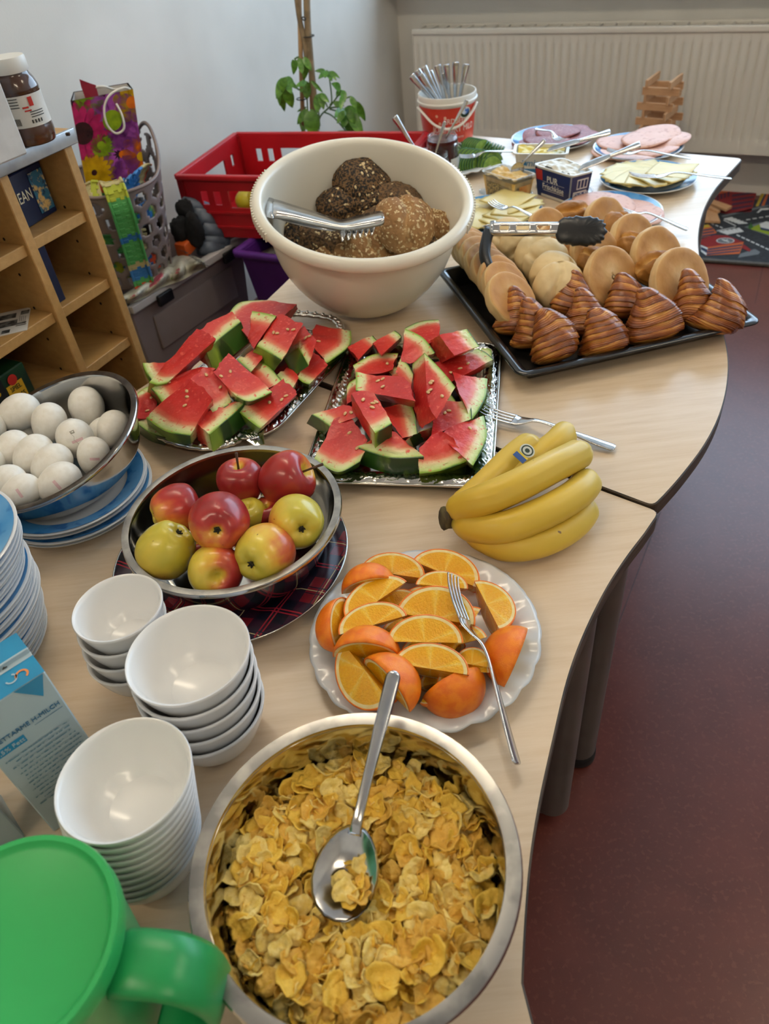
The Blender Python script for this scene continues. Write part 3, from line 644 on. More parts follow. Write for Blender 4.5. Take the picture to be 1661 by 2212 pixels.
obj('paper_lining', np.array([gq(.004, .003, .03), gq(gwid-.004, .003, .03), gq(gwid-.006, gd-.003, .03), gq(.012, gd-.003, .03), gq(.004, .003, ghh-.001), gq(gwid-.004, .003, ghh-.001), gq(gwid-.008, gd-.003, ghh+.003), gq(.014, gd-.003, ghh+.005)]), [(0, 4, 5, 1), (1, 5, 6, 2), (2, 6, 7, 3), (3, 7, 4, 0)], M_giftin, gift, smooth=False)
def flower(cx, cz, r, n, m, mc=None, rc=.3, wid=.9, layers=1, face='f', ph=0.):
    P = []
    for L_ in range(layers):
        for k in range(n):
            a = 2*PI*(k+.5*L_)/n+ph; ln = r*(1-.22*L_)
            pts = []
            for (u, w) in ((.12, .0), (.35, .5), (.65, .9), (.88, .75), (1, .2), (1, -.2), (.88, -.75), (.65, -.9), (.35, -.5)):
                hw = w*ln*PI/n*wid; x = u*ln*math.cos(a)-hw*math.sin(a); y = u*ln*math.sin(a)+hw*math.cos(a)
                X = min(max(cx+x, 0), gwid); Y = min(max(cz+y, 0), ghh); pts.append(gq(X, -.0006-.0002*L_, Y))
            P.append((np.array(pts), [tuple(range(9))]))
    v, f = join(P); obj('flower_print', v, [tuple(reversed(x)) for x in f], m, gift, smooth=False)
    if mc is not None:
        pts = [gq(min(max(cx+r*rc*math.cos(2*PI*k/18), 0), gwid), -.0014, min(max(cz+r*rc*math.sin(2*PI*k/18), 0), ghh)) for k in range(18)]; obj('flower_print', pts, [tuple(range(18))], mc, gift, smooth=False)
pr = lambda n, c, c2: mat(n, c, .25, col2=c2, ns=45, lo=.4, hi=.65)
M_pu = pr('purple_petal_print', '#a650b0', '#7d3588'); M_pk = pr('pink_petal_print', '#b01e62', '#8a164c'); M_ye = pr('yellow_petal_print', '#c9a012', '#a8830a'); M_or = pr('orange_petal_print', '#cf6a14', '#b5500c'); M_li = pr('lime_petal_print', '#86a31c', '#5f7d12'); M_dk = pr('dark_petal_print', '#33151f', '#20101a')
W_, Hh = gwid, ghh
flower(.10*W_, .62*Hh, .075, 16, M_pk, M_dk, .33, layers=2); flower(.62*W_, .30*Hh, .060, 9, M_pu, None); flower(.60*W_, .70*Hh, .070, 9, M_pu, M_li, .33)
flower(.90*W_, .55*Hh, .040, 8, M_pu); flower(.95*W_, .86*Hh, .045, 9, M_ye, M_or, .3); flower(.98*W_, .22*Hh, .055, 11, M_or, M_ye, .2); flower(.28*W_, .95*Hh, .035, 7, M_li)
flower(.17*W_, .14*Hh, .055, 18, M_ye, M_dk, .12, layers=2); flower(.36*W_, .44*Hh, .034, 20, M_li, M_li, .3, layers=2); flower(.70*W_, .08*Hh, .035, 8, M_pu)
M_cord = mat('white_cord', '#ddd9d0', .7, col2='#d0ccc3', ns=60)
def cordpath(pts, nm='cord_handle'): obj(nm, *tube(smooth_prof(pts, 6), .0026, 8), M_cord, gift)
cordpath([gq(.70*W_, -.002, .88*Hh), gq(.76*W_, -.010, .75*Hh), gq(.76*W_, -.012, .60*Hh), gq(.62*W_, -.012, .56*Hh), gq(.50*W_, -.010, .68*Hh), gq(.50*W_, -.008, .86*Hh), gq(.62*W_, -.006, .99*Hh), gq(.85*W_, .004, 1.03*Hh), gq(.97*W_, .012, .99*Hh)])
cordpath([gq(.25*W_, gd-.004, .98*Hh), gq(.34*W_, gd*.6, 1.05*Hh), gq(.55*W_, gd*.5, 1.06*Hh), gq(.70*W_, gd*.7, 1.0*Hh), gq(.80*W_, gd*.6, .99*Hh)])
pc = [gq(.27*W_, .03, .86*Hh), gq(.47*W_, .03, .86*Hh), gq(.44*W_, .03, 1.09*Hh), gq(.36*W_, .028, 1.12*Hh), gq(.20*W_, .024, 1.19*Hh), gq(.21*W_, .026, 1.10*Hh)]
tag(obj('red_card', *prism(pc, -gb_*.0008), mat('dark_red_card', '#8e1c33', .5, col2='#82182d', ns=15), smooth=False), 'dark red card sticking out of the gift bag', 'card')
# ---------------------------------------------------------------- purple bin, red crate with fruit
M_purp = mat('purple_plastic', '#54247e', .4, col2='#4b1f72', ns=6)
zp = -.125
c0 = at(519, 545, zp); pax = E2; pn = N2
pb_ = thing('purple_bin', 'purple plastic bin under the red crate', 'storage bin', (c0[0], c0[1], 0))
def ppnt(a, d, z): return np.array([c0[0], c0[1], 0])+E2*(a+.0)+N2*d+ZUP*z
hp_ = T+zp
obj('bin_body', *openbox(ppnt, .52, .38, hp_, .045, .004), M_purp, pb_, smooth=False)
for a, b in ((ppnt(-.01, -.01, hp_), ppnt(.53, -.01, hp_)), (ppnt(.53, -.01, hp_), ppnt(.53, .39, hp_)), (ppnt(.53, .39, hp_), ppnt(-.01, .39, hp_)), (ppnt(-.01, .39, hp_), ppnt(-.01, -.01, hp_))):
    obj('rim', *bar(a, b, (.022, .018), r=.007), M_purp, pb_)
for i in range(6):
    v, f = sphere(16, 12); v = v*(1+.15*nz(v, 3, i)[:, None])*np.array([.06, .05, .04]); tag(obj('dark_bundle', v+ppnt(.06+.085*i, .07+.03*(i % 2), hp_-.05), f, M_brown), 'dark brown bundle inside the purple bin, %s from the grey box' % ('first', 'second', 'third', 'fourth', 'fifth', 'sixth')[i], 'bundle', 'bundles in the purple bin')
M_redc = mat('red_crate_plastic', '#b01722', .4, col2='#a3141e', ns=7)
zc = .05; k0 = at(388, 381, zc); 
cr = thing('red_crate', 'red stacking crate with slotted sides on the purple bin', 'crate', (k0[0], k0[1], T+zc-.165))
ka = unit(at(575, 384, zc)-k0); kn = np.array([-ka[1], ka[0], 0]); KL, KW, KH = .60, .36, .165
kb = T+zc-KH
def kp(a, d, z): return np.array([k0[0], k0[1], kb])+ka*a+kn*d+ZUP*z
def slotwall(P0, P1, holes, nm):
    """wall from P0 to P1 (top corners) with rectangular openings (u0,u1,z0,z1)"""
    P0 = np.asarray(P0); P1 = np.asarray(P1); L_ = np.linalg.norm(P1-P0); d = unit(P1-P0); n = np.array([-d[1], d[0], 0])
    us = sorted({0, L_}|{h[0] for h in holes}|{h[1] for h in holes}); zs = sorted({0, KH}|{h[2] for h in holes}|{h[3] for h in holes}); P = []
    for u0, u1 in zip(us[:-1], us[1:]):
        for z_0, z_1 in zip(zs[:-1], zs[1:]):
            if any(h[0] <= u0+1e-6 and u1 <= h[1]+1e-6 and h[2] <= z_0+1e-6 and z_1 <= h[3]+1e-6 for h in holes): continue
            P.append(box(P0+d*(u0+u1)/2+ZUP*((z_0+z_1)/2-KH), (u1-u0, .006, z_1-z_0), (d, n, ZUP)))
    v, f = join(P); w = obj(nm, v, f, M_redc, cr, smooth=False)
    for u in (.0, L_): obj('corner_post', *rbox(P0+d*u+ZUP*(-KH/2), (.018, .018, KH), (d, n, ZUP), r=.003), M_redc, w)
hl = [(.055, .075, KH-.075, KH-.038), (.095, .115, KH-.075, KH-.038), (.14, .415, KH-.082, KH-.036), (.453, .475, KH-.075, KH-.038), (.50, .52, KH-.075, KH-.038)]
hs = [(.05, .07, KH-.07, KH-.038), (.11, .25, KH-.082, KH-.036), (.29, .31, KH-.07, KH-.038)]
slotwall(kp(0, 0, KH), kp(KL, 0, KH), hl, 'front_wall'); slotwall(kp(0, KW, KH), kp(KL, KW, KH), hl, 'back_wall'); slotwall(kp(0, 0, KH), kp(0, KW, KH), hs, 'side_wall'); slotwall(kp(KL, 0, KH), kp(KL, KW, KH), hs, 'side_wall')
obj('bottom', *box(kp(KL/2, KW/2, .004), (KL, KW, .008), (ka, kn, ZUP)), M_redc, cr, smooth=False)
for a, b in ((kp(-.006, -.006, KH), kp(KL+.006, -.006, KH)), (kp(KL+.006, -.006, KH), kp(KL+.006, KW+.006, KH)), (kp(KL+.006, KW+.006, KH), kp(-.006, KW+.006, KH)), (kp(-.006, KW+.006, KH), kp(-.006, -.006, KH))):
    obj('rim', *bar(a, b, (.016, .014), r=.003), M_redc, cr)
for z in (.03, KH-.095): obj('band', *box(kp(KL/2, -.005, z), (KL, .006, .006), (ka, kn, ZUP)), M_redc, cr, smooth=False)
M_lem = mat('fruit_yellow_green', '#b9b02c', .35, col2='#c98a1e', ns=9, lo=.5, hi=.75)
for i, (a, d, z) in enumerate(((.165, .05, .085), (.205, .05, .095), (.30, .055, .115), (.36, .06, .12), (.24, .12, .11), (.32, .13, .125))):
    v, f = sphere(20, 14); tag(obj('crate_fruit', v*np.array([.034, .032, .030])+kp(a, d, z), f, M_lem), 'yellow-green fruit inside the red crate, %s from its corner' % ('first', 'second', 'third', 'fourth', 'fifth', 'sixth')[i], 'fruit', 'fruit in the red crate')
# ---------------------------------------------------------------- climbing plant tied to stakes
pl0 = np.array([-.065, 2.66, 0]); pf = pl0-np.zeros(3)
PNV = unit(np.array([pl0[0], pl0[1], 0]))            # plane facing the lens
def pp_(px, py, dd=0.): return hit(px, py, pl0+PNV*dd, PNV)
plant = thing('umbrella_plant', 'tall umbrella plant tied to wooden stakes in front of the wall', 'plant', pl0)
M_stake = mat('bamboo_stake', '#9a7d58', .6, col2='#7f6344', ns=25, stretch=(1, 1, .2)); M_stem = mat('plant_stem', '#8b7a5f', .7, col2='#75664e', ns=30); M_gstem = mat('green_stem', '#4f7035', .5, col2='#42602c', ns=20)
M_leaf = mat('glossy_leaf', '#4d7d28', .28, col2='#3d6a1e', ns=5, col3='#5f9033', ns3=2)
M_pot = mat('terracotta_pot', '#8b5a3c', .7, col2='#7b4d33', ns=12); M_tie = mat('wire_tie', '#2a2a26', .5, col2='#333', ns=20) if False else mat('wire_tie', '#2a2a26', .5, col2='#34342f', ns=20)
c6 = crop(560, 0, 4.885)
def pl(ps, dd=0.): return [pp_(*c6(*p), dd) for p in ps]
obj('pot', *(lambda v, f: (v+pl0, f))(*lathe(smooth_prof([(0, 0), (.10, 0), (.105, .01), (.13, .20), (.14, .21), (.14, .24), (.13, .24), (.125, .21), (0, .21)], 2), 32)), M_pot, plant)
b1 = pl0+ZUP*.2
obj('stake', *tube([b1, pl([(470, 1500)])[0], pl([(440, 700)])[0], pl([(420, -60)], .01)[0]], .007, 8), M_stake, plant)
obj('stake', *tube([b1+E2*.02, pl([(565, 1500)])[0], pl([(540, 760)])[0], pl([(500, 300)])[0]], .006, 8), M_stake, plant)
obj('stem', *tube(smooth_prof([b1+E2*.03, *pl([(620, 1500), (575, 1000), (535, 560), (510, 250), (500, -60)])], 5), [.0105]*26, 10), M_stem, plant)
obj('stem', *tube(smooth_prof([*pl([(500, 620), (470, 400), (425, 200), (390, -60)])], 5), [.008]*16, 10), M_stem, plant)
for (x, y) in ((520, 380), (450, 1040), (470, 1497)):
    c = pl([(x, y)])[0]; v, f = tube([c+.019*(math.cos(a)*E2*.9+math.sin(a)*N2*.9) for a in np.linspace(0, 2*PI, 15)], .0018, 6, cap=False); obj('wire_tie', v, f, M_tie, plant)
obj('wire_tie', *tube(smooth_prof(pl([(440, 190), (470, 180), (488, 200), (470, 215), (450, 195)], -.02), 4), .002, 6), M_tie, plant)
def leafmesh():
    nl, nw_ = 9, 5; v = []; f = []
    for i in range(nl):
        t = i/(nl-1); w = math.sin(PI*min(1, t**.8*1.0))**.8*.5 if 0 < t < 1 else 0.02
        for j in range(nw_):
            s_ = (j/(nw_-1)-.5)*2; v.append((t, s_*w*.42, -.18*t*t+.06*abs(s_)*w))
    for i in range(nl-1):
        for j in range(nw_-1): f.append((i*nw_+j, (i+1)*nw_+j, (i+1)*nw_+j+1, i*nw_+j+1))
    return mesh('leaf', v, f, M_leaf)
LM = leafmesh()
def leafat(p, tip, face=None, w=1.):
    p = np.asarray(p); d = np.asarray(tip)-p; L_ = np.linalg.norm(d); y = np.cross(np.array([0, -1., .45]) if face is None else face, d)
    mw = frame(p-pl0, d, y, s=(L_, L_*w, L_)); link('leaf', LM, plant, mw)
# leaves traced cluster by cluster: (petiole end) -> (tip), all in the crop of the plant
LV = [((385, 625), (360, 770), .9), ((360, 625), (340, 700), .7), ((410, 610), (450, 710), 1.3), ((465, 600), (540, 720), .9), ((430, 640), (450, 760), 1.), ((500, 640), (470, 830), .8),
      ((270, 815), (190, 1000), .9), ((270, 815), (240, 960), 1.1), ((275, 815), (350, 890), .9), ((260, 820), (390, 920), .7), ((215, 930), (262, 1160), .7), ((200, 960), (215, 1100), .6), ((275, 920), (345, 1120), 1.1), ((290, 880), (330, 960), .9),
      ((500, 860), (400, 900), .7), ((500, 865), (500, 1030), 1.2), ((530, 860), (580, 1030), 1.), ((540, 850), (660, 960), .5), ((470, 860), (440, 960), .9), ((480, 840), (455, 900), .9),
      ((510, 1150), (410, 1290), .9), ((500, 1160), (460, 1360), 1.2), ((520, 1170), (575, 1420), 1.2), ((540, 1150), (620, 1330), .9), ((560, 1120), (600, 1220), .7), ((500, 1130), (410, 1170), .6),
      ((630, 985), (610, 1160), 1.), ((640, 985), (675, 1130), 1.), ((640, 985), (720, 1060), .8), ((640, 990), (660, 1110), .7),
      ((700, 745), (605, 745), .7), ((705, 750), (640, 810), .8), ((710, 750), (695, 805), 1.3), ((725, 750), (755, 820), .8), ((740, 750), (800, 825), .6), ((750, 750), (830, 805), .5),
      ((860, 940), (800, 890), .8), ((860, 945), (820, 1010), 1.4), ((880, 950), (900, 1050), 1.), ((960, 1020), (1020, 1130), .9), ((1020, 1065), (1115, 1260), .7), ((880, 1000), (860, 1130), .7),
      ((780, 1085), (880, 1110), 1.), ((900, 1160), (820, 1210), 1.2), ((900, 1165), (830, 1280), .9), ((905, 1170), (890, 1310), 1.2), ((900, 1140), (1030, 1210), 1.1), ((930, 1150), (1000, 1290), 1.), ((950, 1180), (1075, 1400), .9), ((920, 1210), (945, 1400), .9), ((960, 1290), (990, 1440), .5), ((960, 1440), (845, 1395), .8), ((1010, 1290), (1045, 1430), 1.)]
for i, (a, b, w) in enumerate(LV):
    dd = rnd.uniform(-.05, .03); b2 = (a[0]+(b[0]-a[0])*1.12, a[1]+(b[1]-a[1])*1.12); leafat(pp_(*c6(*a), dd), pp_(*c6(*b2), dd-rnd.uniform(.0, .05)), None, w*1.2)
for ps in ([(545, 1000), (385, 925), (270, 815)], [(620, 1330), (650, 1220), (740, 1130), (830, 1010), (870, 950)], [(745, 1110), (765, 1050), (735, 790), (705, 745)], [(740, 1140), (830, 1130), (900, 1155)], [(740, 1150), (850, 1180), (920, 1215)], [(690, 1185), (790, 1240), (960, 1440)], [(830, 1080), (960, 1020), (1020, 1065)], [(505, 1030), (510, 1150), (520, 1250)], [(640, 1330), (600, 1000), (500, 860)], [(720, 1130), (690, 1060), (640, 985)], [(460, 850), (480, 780), (430, 610), (370, 625)]):
    obj('petiole', *tube(smooth_prof(pl(ps), 5), .0026, 6), M_gstem, plant)
# ---------------------------------------------------------------- wooden plank tower by the radiator
tw = hit(1418, 292, RAD0-N2*.20, N2); tw = np.array([tw[0], tw[1], 0]); ttop = hit(1415, 172, tw, N2)[2]
tower = thing('plank_tower', 'tower of thin wooden planks in front of the radiator', 'block tower', tw)
ph, pw, plen = .026, .009, .135
pk = mesh('plank', *rbox((0, 0, 0), (plen, pw, ph), r=.0008, seg=1), M_block, smooth=False)
ta = R(-38); nl = int(ttop/ph)
for i in range(nl+1):
    a = ta+(PI/2 if i % 2 else 0)+rnd.uniform(-.05, .05); u = np.array([math.cos(a), math.sin(a), 0]); w = np.array([-u[1], u[0], 0])
    for s_ in (-1, 1):
        o = link('plank', pk, tower, frame(w*s_*.045+u*rnd.uniform(-.012, .012)+ZUP*(i+.5)*ph, u, w))
# ---------------------------------------------------------------- play mat and loose planks
mz = -T+.008
M_mat = mat('playmat_grey', '#2c3036', .9, col2='#23272c', ns=60, bump=.2, bs=300)
m0 = at(1522, 562, mz); mdir = unit(at(1661, 572, mz)-m0); mdir = unit(np.array([mdir[0], mdir[1], 0])); mn = np.array([-mdir[1], mdir[0], 0])
matp = [m0-mdir*.5, m0+mdir*.85, m0+mdir*.85+mn*.62, m0-mdir*.5+mn*.62]
pm_ = thing('play_mat', 'grey children play mat printed with streets and buildings', 'play mat', m0)
obj('pile', *prism(matp, (0, 0, -.008)), M_mat, pm_, smooth=False)
M_hem = mat('mat_hem', '#4d4a46', .8, col2='#55524d', ns=80)
obj('hem', *bar(m0-mdir*.5, m0+mdir*.85, (.016, .010)), M_hem, pm_)
c9 = crop(1480, 320, 7.9)
def deco(ps, m, lift=.0008, nm='street_print'):
    obj(nm, *prism([at(*c9(*p), mz+lift) for p in ps], (0, 0, -.0005)), m, pm_, smooth=False)
fel = lambda n, c: mat('felt_'+n, c, .95, col2=c, ns=40)
Fw, Fr, Fo, Fy, Fg, Fb, Fgr, Fp = fel('white', '#c4c6c6'), fel('red', '#7c1f22'), fel('orange', '#b0592f'), fel('yellow', '#a88f2c'), fel('green', '#7c8f22'), fel('blue', '#26324d'), fel('grey', '#62676c'), fel('plum', '#3d1f38')
deco([(430, 800), (800, 740), (1240, 690), (1130, 1080), (700, 1120), (600, 1100)], Fr); deco([(420, 800), (600, 640), (960, 590), (1140, 690), (800, 740)], Fo, .0012)
for i in range(4): deco([(800+0*i, 790+75*i), (1200-20*i, 740+75*i), (1190-20*i, 770+75*i), (795, 830+75*i)], Fp, .0016)
for i in range(5): deco([(480+60*i, 830-20*i), (515+60*i, 820-20*i), (515+60*i, 900-20*i), (480+60*i, 910-20*i)], Fp, .0018)
deco([(1200, 990), (1380, 600), (1440, 600), (1250, 990)], Fy); deco([(1250, 990), (1440, 620), (1600, 620), (1600, 960)], Fb); deco([(1300, 980), (1420, 700), (1460, 700), (1350, 980)], Fo, .0012)
deco([(620, 1150), (1430, 960), (1430, 990), (640, 1175)], Fgr)
for i in range(5): deco([(655+55*i, 1200-0+18*i), (800+60*i, 1175+22*i), (830+60*i, 1195+22*i), (690+55*i, 1222+18*i)], Fw)
for i in range(5): deco([(570+75*i, 1420-12*i), (620+75*i, 1405-12*i), (780+55*i, 1460-10*i), (720+55*i, 1475-10*i)], Fw)
deco([(650, 1230), (860, 1330), (870, 1322), (665, 1222)], Fw); deco([(540, 1415), (860, 1350), (860, 1342), (540, 1405)], Fw)
for i in range(4): deco([(370+75*i, 1245+30*i), (415+75*i, 1265+30*i), (410+75*i, 1278+30*i), (362+75*i, 1255+30*i)], Fw)
for i in range(7): deco([(880+82*i, 1470+38*i), (940+82*i, 1495+38*i), (932+82*i, 1512+38*i), (872+82*i, 1485+38*i)], Fw)
for i in range(4): deco([(1040+110*i, 1215-18*i), (1110+110*i, 1208-18*i), (1110+110*i, 1220-18*i), (1040+110*i, 1228-18*i)], Fw)
deco([(1220, 1100), (1290, 1030), (1430, 1020), (1430, 1050), (1310, 1055), (1250, 1100)], Fw)
deco([(1010, 1345), (1290, 1260), (1600, 1300), (1600, 1560)], Fgr); deco([(1080, 1370), (1290, 1290), (1600, 1330), (1600, 1530)], Fg, .0012); deco([(1270, 1290), (1380, 1250), (1600, 1290), (1600, 1420), (1290, 1360)], Fw, .0016); deco([(1280, 1350), (1600, 1420), (1600, 1450), (1290, 1390)], Fb, .0018)
deco([(1070, 1350), (1120, 1270), (1165, 1345), (1110, 1380)], fel('dark green', '#2c5a26'), .0016)
deco([(240, 1330), (400, 1300), (480, 1370), (540, 1440), (420, 1500), (240, 1530)], Fo); deco([(240, 1330), (390, 1300), (430, 1345), (240, 1370)], Fy, .0012)
for i in range(3): deco([(240, 1400+48*i), (470+20*i, 1365+45*i), (480+20*i, 1385+45*i), (240, 1425+48*i)], Fb, .0014)
deco([(250, 1560), (500, 1480), (720, 1490), (1000, 1600), (380, 1690), (260, 1640)], Fr, .0012); deco([(380, 1690), (1000, 1600), (930, 1800), (360, 1830)], Fo, .0012)
for i in range(3): deco([(385-8*i, 1715+42*i), (975-20*i, 1640+50*i), (968-20*i, 1662+50*i), (382-8*i, 1740+42*i)], Fb, .0016)
el = lambda cx, cy, rx, ry: [(cx+rx*math.cos(a), cy+ry*math.sin(a)) for a in np.linspace(0, 2*PI, 24, endpoint=False)]
deco(el(685, 1578, 155, 48), Fw, .0018); deco(el(685, 1578, 138, 41), Fgr, .0022); deco([(620, 1560), (640, 1552), (760, 1595), (740, 1602)], Fw, .0026); deco([(640, 1600), (655, 1594), (720, 1556), (735, 1562)], Fw, .0026)
deco([(260, 1650), (385, 1700), (360, 1830), (270, 1760)], Fw, .0014); deco([(268, 1680), (378, 1730), (370, 1790), (272, 1730)], Fb, .0018); deco([(960, 1700), (1000, 1640), (1120, 1730), (1100, 1770)], Fr, .0016); deco([(900, 1870), (940, 1800), (1190, 1720), (1280, 1770), (1250, 1810)], Fgr, .0012)
deco([(1190, 440), (1310, 350), (1345, 360), (1225, 455)], Fw); deco([(1250, 480), (1360, 380), (1400, 395), (1290, 500)], Fw); deco([(1320, 520), (1430, 420), (1470, 430), (1370, 530)], Fw); deco([(900, 340), (1020, 420), (1180, 340), (1020, 380)], Fgr); deco([(860, 540), (1200, 545), (1240, 520), (1000, 558)], Fw)
def plank(ps, z, label):
    P = [at(*c9(*p), -T+z) for p in ps]; tag(obj('wooden_plank', *prism(P, (0, 0, -.009)), M_block, smooth=False), label, 'wooden plank', 'loose planks on the play mat')
for i in range(4): plank([(250+0*i+85*i-60, 1000+18*i), (330+85*i-60, 1010+16*i), (420+80*i-60, 1235+4*i), (330+85*i-70, 1240)], .022, 'flat wooden plank on the play mat, %s of the row beside the table edge' % ('first', 'second', 'third', 'fourth')[i])
plank([(345, 905), (440, 862), (800, 985), (700, 1045)], .034, 'wooden plank on top of the others on the play mat'); plank([(330, 990), (420, 975), (600, 1060), (560, 1080)], .030, 'wooden plank half hidden under the top plank')
# ---------------------------------------------------------------- cutlery
def ribbon(st, th=.002, y0=0.):
    """st: (x, half width, z[, y])"""
    v = []; f = []
    for s_ in st:
        x, h, z = s_[:3]; y = y0+(s_[3] if len(s_) > 3 else 0.)
        v += [(x, y-h, z), (x, y-h*.7, z+th/2), (x, y+h*.7, z+th/2), (x, y+h, z), (x, y+h*.7, z-th/2), (x, y-h*.7, z-th/2)]
    for i in range(len(st)-1):
        for j in range(6):
            q = (j+1) % 6; f.append((i*6+j, i*6+q, (i+1)*6+q, (i+1)*6+j))
    f.append(tuple(range(6))[::-1]); n = len(st)-1; f.append(tuple(range(n*6, n*6+6))); return np.array(v), [tuple(reversed(q)) for q in f]
def dens(st, n=4): return [tuple(p) for p in smooth_prof(st, n)]
_fh = mesh('handle', *ribbon(dens([(.050, .0125, -.001), (.058, .0122, -.001), (.070, .0085, .003), (.082, .0042, .008), (.10, .0036, .009), (.13, .0052, .006), (.17, .0078, .002), (.194, .0086, 0), (.1985, .0074, 0), (.200, .0045, 0)]), .0026), M_cut)
_ft = [mesh('tine', *ribbon(dens([(.0, .0008, .004), (.012, .0015, .0005), (.03, .0018, -.0015), (.052, .0022, -.001)]), .002, y0=(-.0102+.0068*i)), M_cut) for i in range(4)]
_kh = mesh('handle', *ribbon(dens([(.115, .0052, 0), (.125, .0045, 0), (.15, .0055, 0), (.19, .008, 0), (.212, .0095, 0), (.220, .0088, 0)]), .0055), M_cut)
_kb = mesh('blade', *ribbon(dens([(0, .001, 0, -.006), (.006, .005, 0, -.004), (.02, .0085, 0, -.001), (.06, .0095, 0, 0), (.10, .0085, 0, 0), (.117, .0052, 0, 0)]), .0016), M_cut)
_sh = mesh('handle', *ribbon(dens([(.062, .0045, .005), (.075, .0036, .010), (.11, .0038, .010), (.16, .0062, .004), (.190, .0072, .0), (.197, .0062, 0), (.1995, .0035, 0), (.200, .0012, 0)]), .0026), M_cut)
def _spoonbowl():
    v = []; f = []; nu, nv_ = 14, 20
    for side in (0, 1):
        for i in range(nu+1):
            r = i/nu
            for j in range(nv_):
                a = 2*PI*j/nv_; x = .033+.034*r*math.cos(a); y = .0205*r*math.sin(a)*(1-.12*math.cos(a)); v.append((x, y, -.0085*(1-r*r)+.004*math.cos(a)*r*r*.5-(.0016 if side else 0)))
    n = (nu+1)*nv_
    for s_ in (0, 1):
        for i in range(nu):
            for j in range(nv_):
                q = (j+1) % nv_; a = (s_*n+i*nv_+j, s_*n+i*nv_+q, s_*n+(i+1)*nv_+q, s_*n+(i+1)*nv_+j); f.append(tuple(reversed(a)) if not s_ else a)
    for j in range(nv_): q = (j+1) % nv_; f.append((nu*nv_+j, nu*nv_+q, n+nu*nv_+q, n+nu*nv_+j))
    return np.array(v), f
_sbm = mesh('bowl', *_spoonbowl(), M_cut)
SETS = {'fork': ([('handle', _fh)]+[('tine', t) for t in _ft], .20), 'knife': ([('handle', _kh), ('blade', _kb)], .22), 'spoon': ([('handle', _sh), ('spoon_bowl', _sbm)], .20)}
_sh2 = mesh('handle', *ribbon(dens([(.062, .0052, .005), (.075, .0040, .010), (.11, .0040, .010), (.16, .0054, .004), (.190, .0060, .0), (.197, .0052, 0), (.1995, .003, 0), (.200, .001, 0)]), .0026), M_cut)
_sb2 = mesh('bowl', *(lambda v, f: (v*np.array([1.05, 1.15, 1.1]), f))(*_spoonbowl()), M_cut)
SETS['serving_spoon'] = ([('handle', _sh2), ('spoon_bowl', _sb2)], .20)
def cutlery(kind, tip, end, label, up=(0, 0, 1), group=None, wid=None, flip=False):
    tip = np.asarray(tip, float); end = np.asarray(end, float); d = end-tip; L_ = np.linalg.norm(d); ps, L0 = SETS[kind]; k = L_/L0; w = wid or k
    y = np.cross(np.asarray(up, float), d)
    t = thing(kind, label, kind.split('_')[-1], (0, 0, 0), group, mw=frame(tip, d, y, s=(k, w, w)))
    for nm, me in ps: link(nm, me, t)
    return t
# ---------------------------------------------------------------- dishes
def dish(name, label, cat, prof, c, m, n=56, group=None, tilt=None, part=None, scal=0, samp=0., sub=None, auto=45):
    v, f = lathe(prof, n, scal=scal, samp=samp); me = mesh(part or name, v, f, m, auto=auto)
    mw = Matrix.Translation(Vector(c)) if tilt is None else zframe(c, tilt)
    o = link(name, me, None, mw); tag(o, label, cat, group); return o
c5 = crop(540, 280, 3.322)
# big white bowl, leaning a little towards the lens
WB = np.array([.031, 1.398, T+.210]); WT = unit(np.array([math.sin(R(5))*1., -math.sin(R(13)), math.cos(R(13))]))
M_bowlw = mat('ivory_plastic', '#ebe6d7', .22, col2='#e6e1d2', ns=4)
RB = .195; DB = .190
bprof = [(0, -DB), (.095, -DB), (.118, -DB+.008), (.150, -DB+.042), (.176, -DB+.088), (.187, -DB+.135), (.190, -.022), (.192, -.018), (.205, -.017), (.2145, -.010), (.2155, 0), (.210, .008), (.201, .010), (.194, .004), (.190, -.012), (.183, -DB+.137), (.172, -DB+.090), (.146, -DB+.046), (.112, -DB+.013), (.07, -DB+.008), (0, -DB+.008)]
bprof = [(r_*.941, z) for r_, z in bprof]; sp_ = smooth_prof(bprof[1:-1], 3); sp_ = [(0, -DB)]+[tuple(p) for p in sp_]+[(0, -DB+.008)]
big = dish('mixing_bowl', 'big ivory plastic bowl holding the seeded rolls', 'bowl', sp_, WB, M_bowlw, 96, tilt=WT, part='shell')
big.name = 'mixing_bowl'
WM = np.array(zframe(WB, WT))
# ribbed grip on the rim
gv, gf = tube([(.2165*math.cos(a), .2165*math.sin(a), -.004) for a in np.linspace(R(-32), R(28), 3)], .001, 6)
rib = mesh('rim_rib', *box((0, 0, 0), (.004, .0022, .016)), M_bowlw, smooth=False)
wl = np.linalg.inv(WM[:3, :3])
for base_a in (0, PI):
    for k in range(26):
        wa = R(-30)+R(60)*k/25+base_a; d = wl@np.array([math.cos(wa), math.sin(wa), 0]); a = math.atan2(d[1], d[0]); link('rim_rib', rib, big, Matrix.Translation((.2028*math.cos(a), .2028*math.sin(a), -.004))@Matrix.Rotation(a, 4, 'Z'))
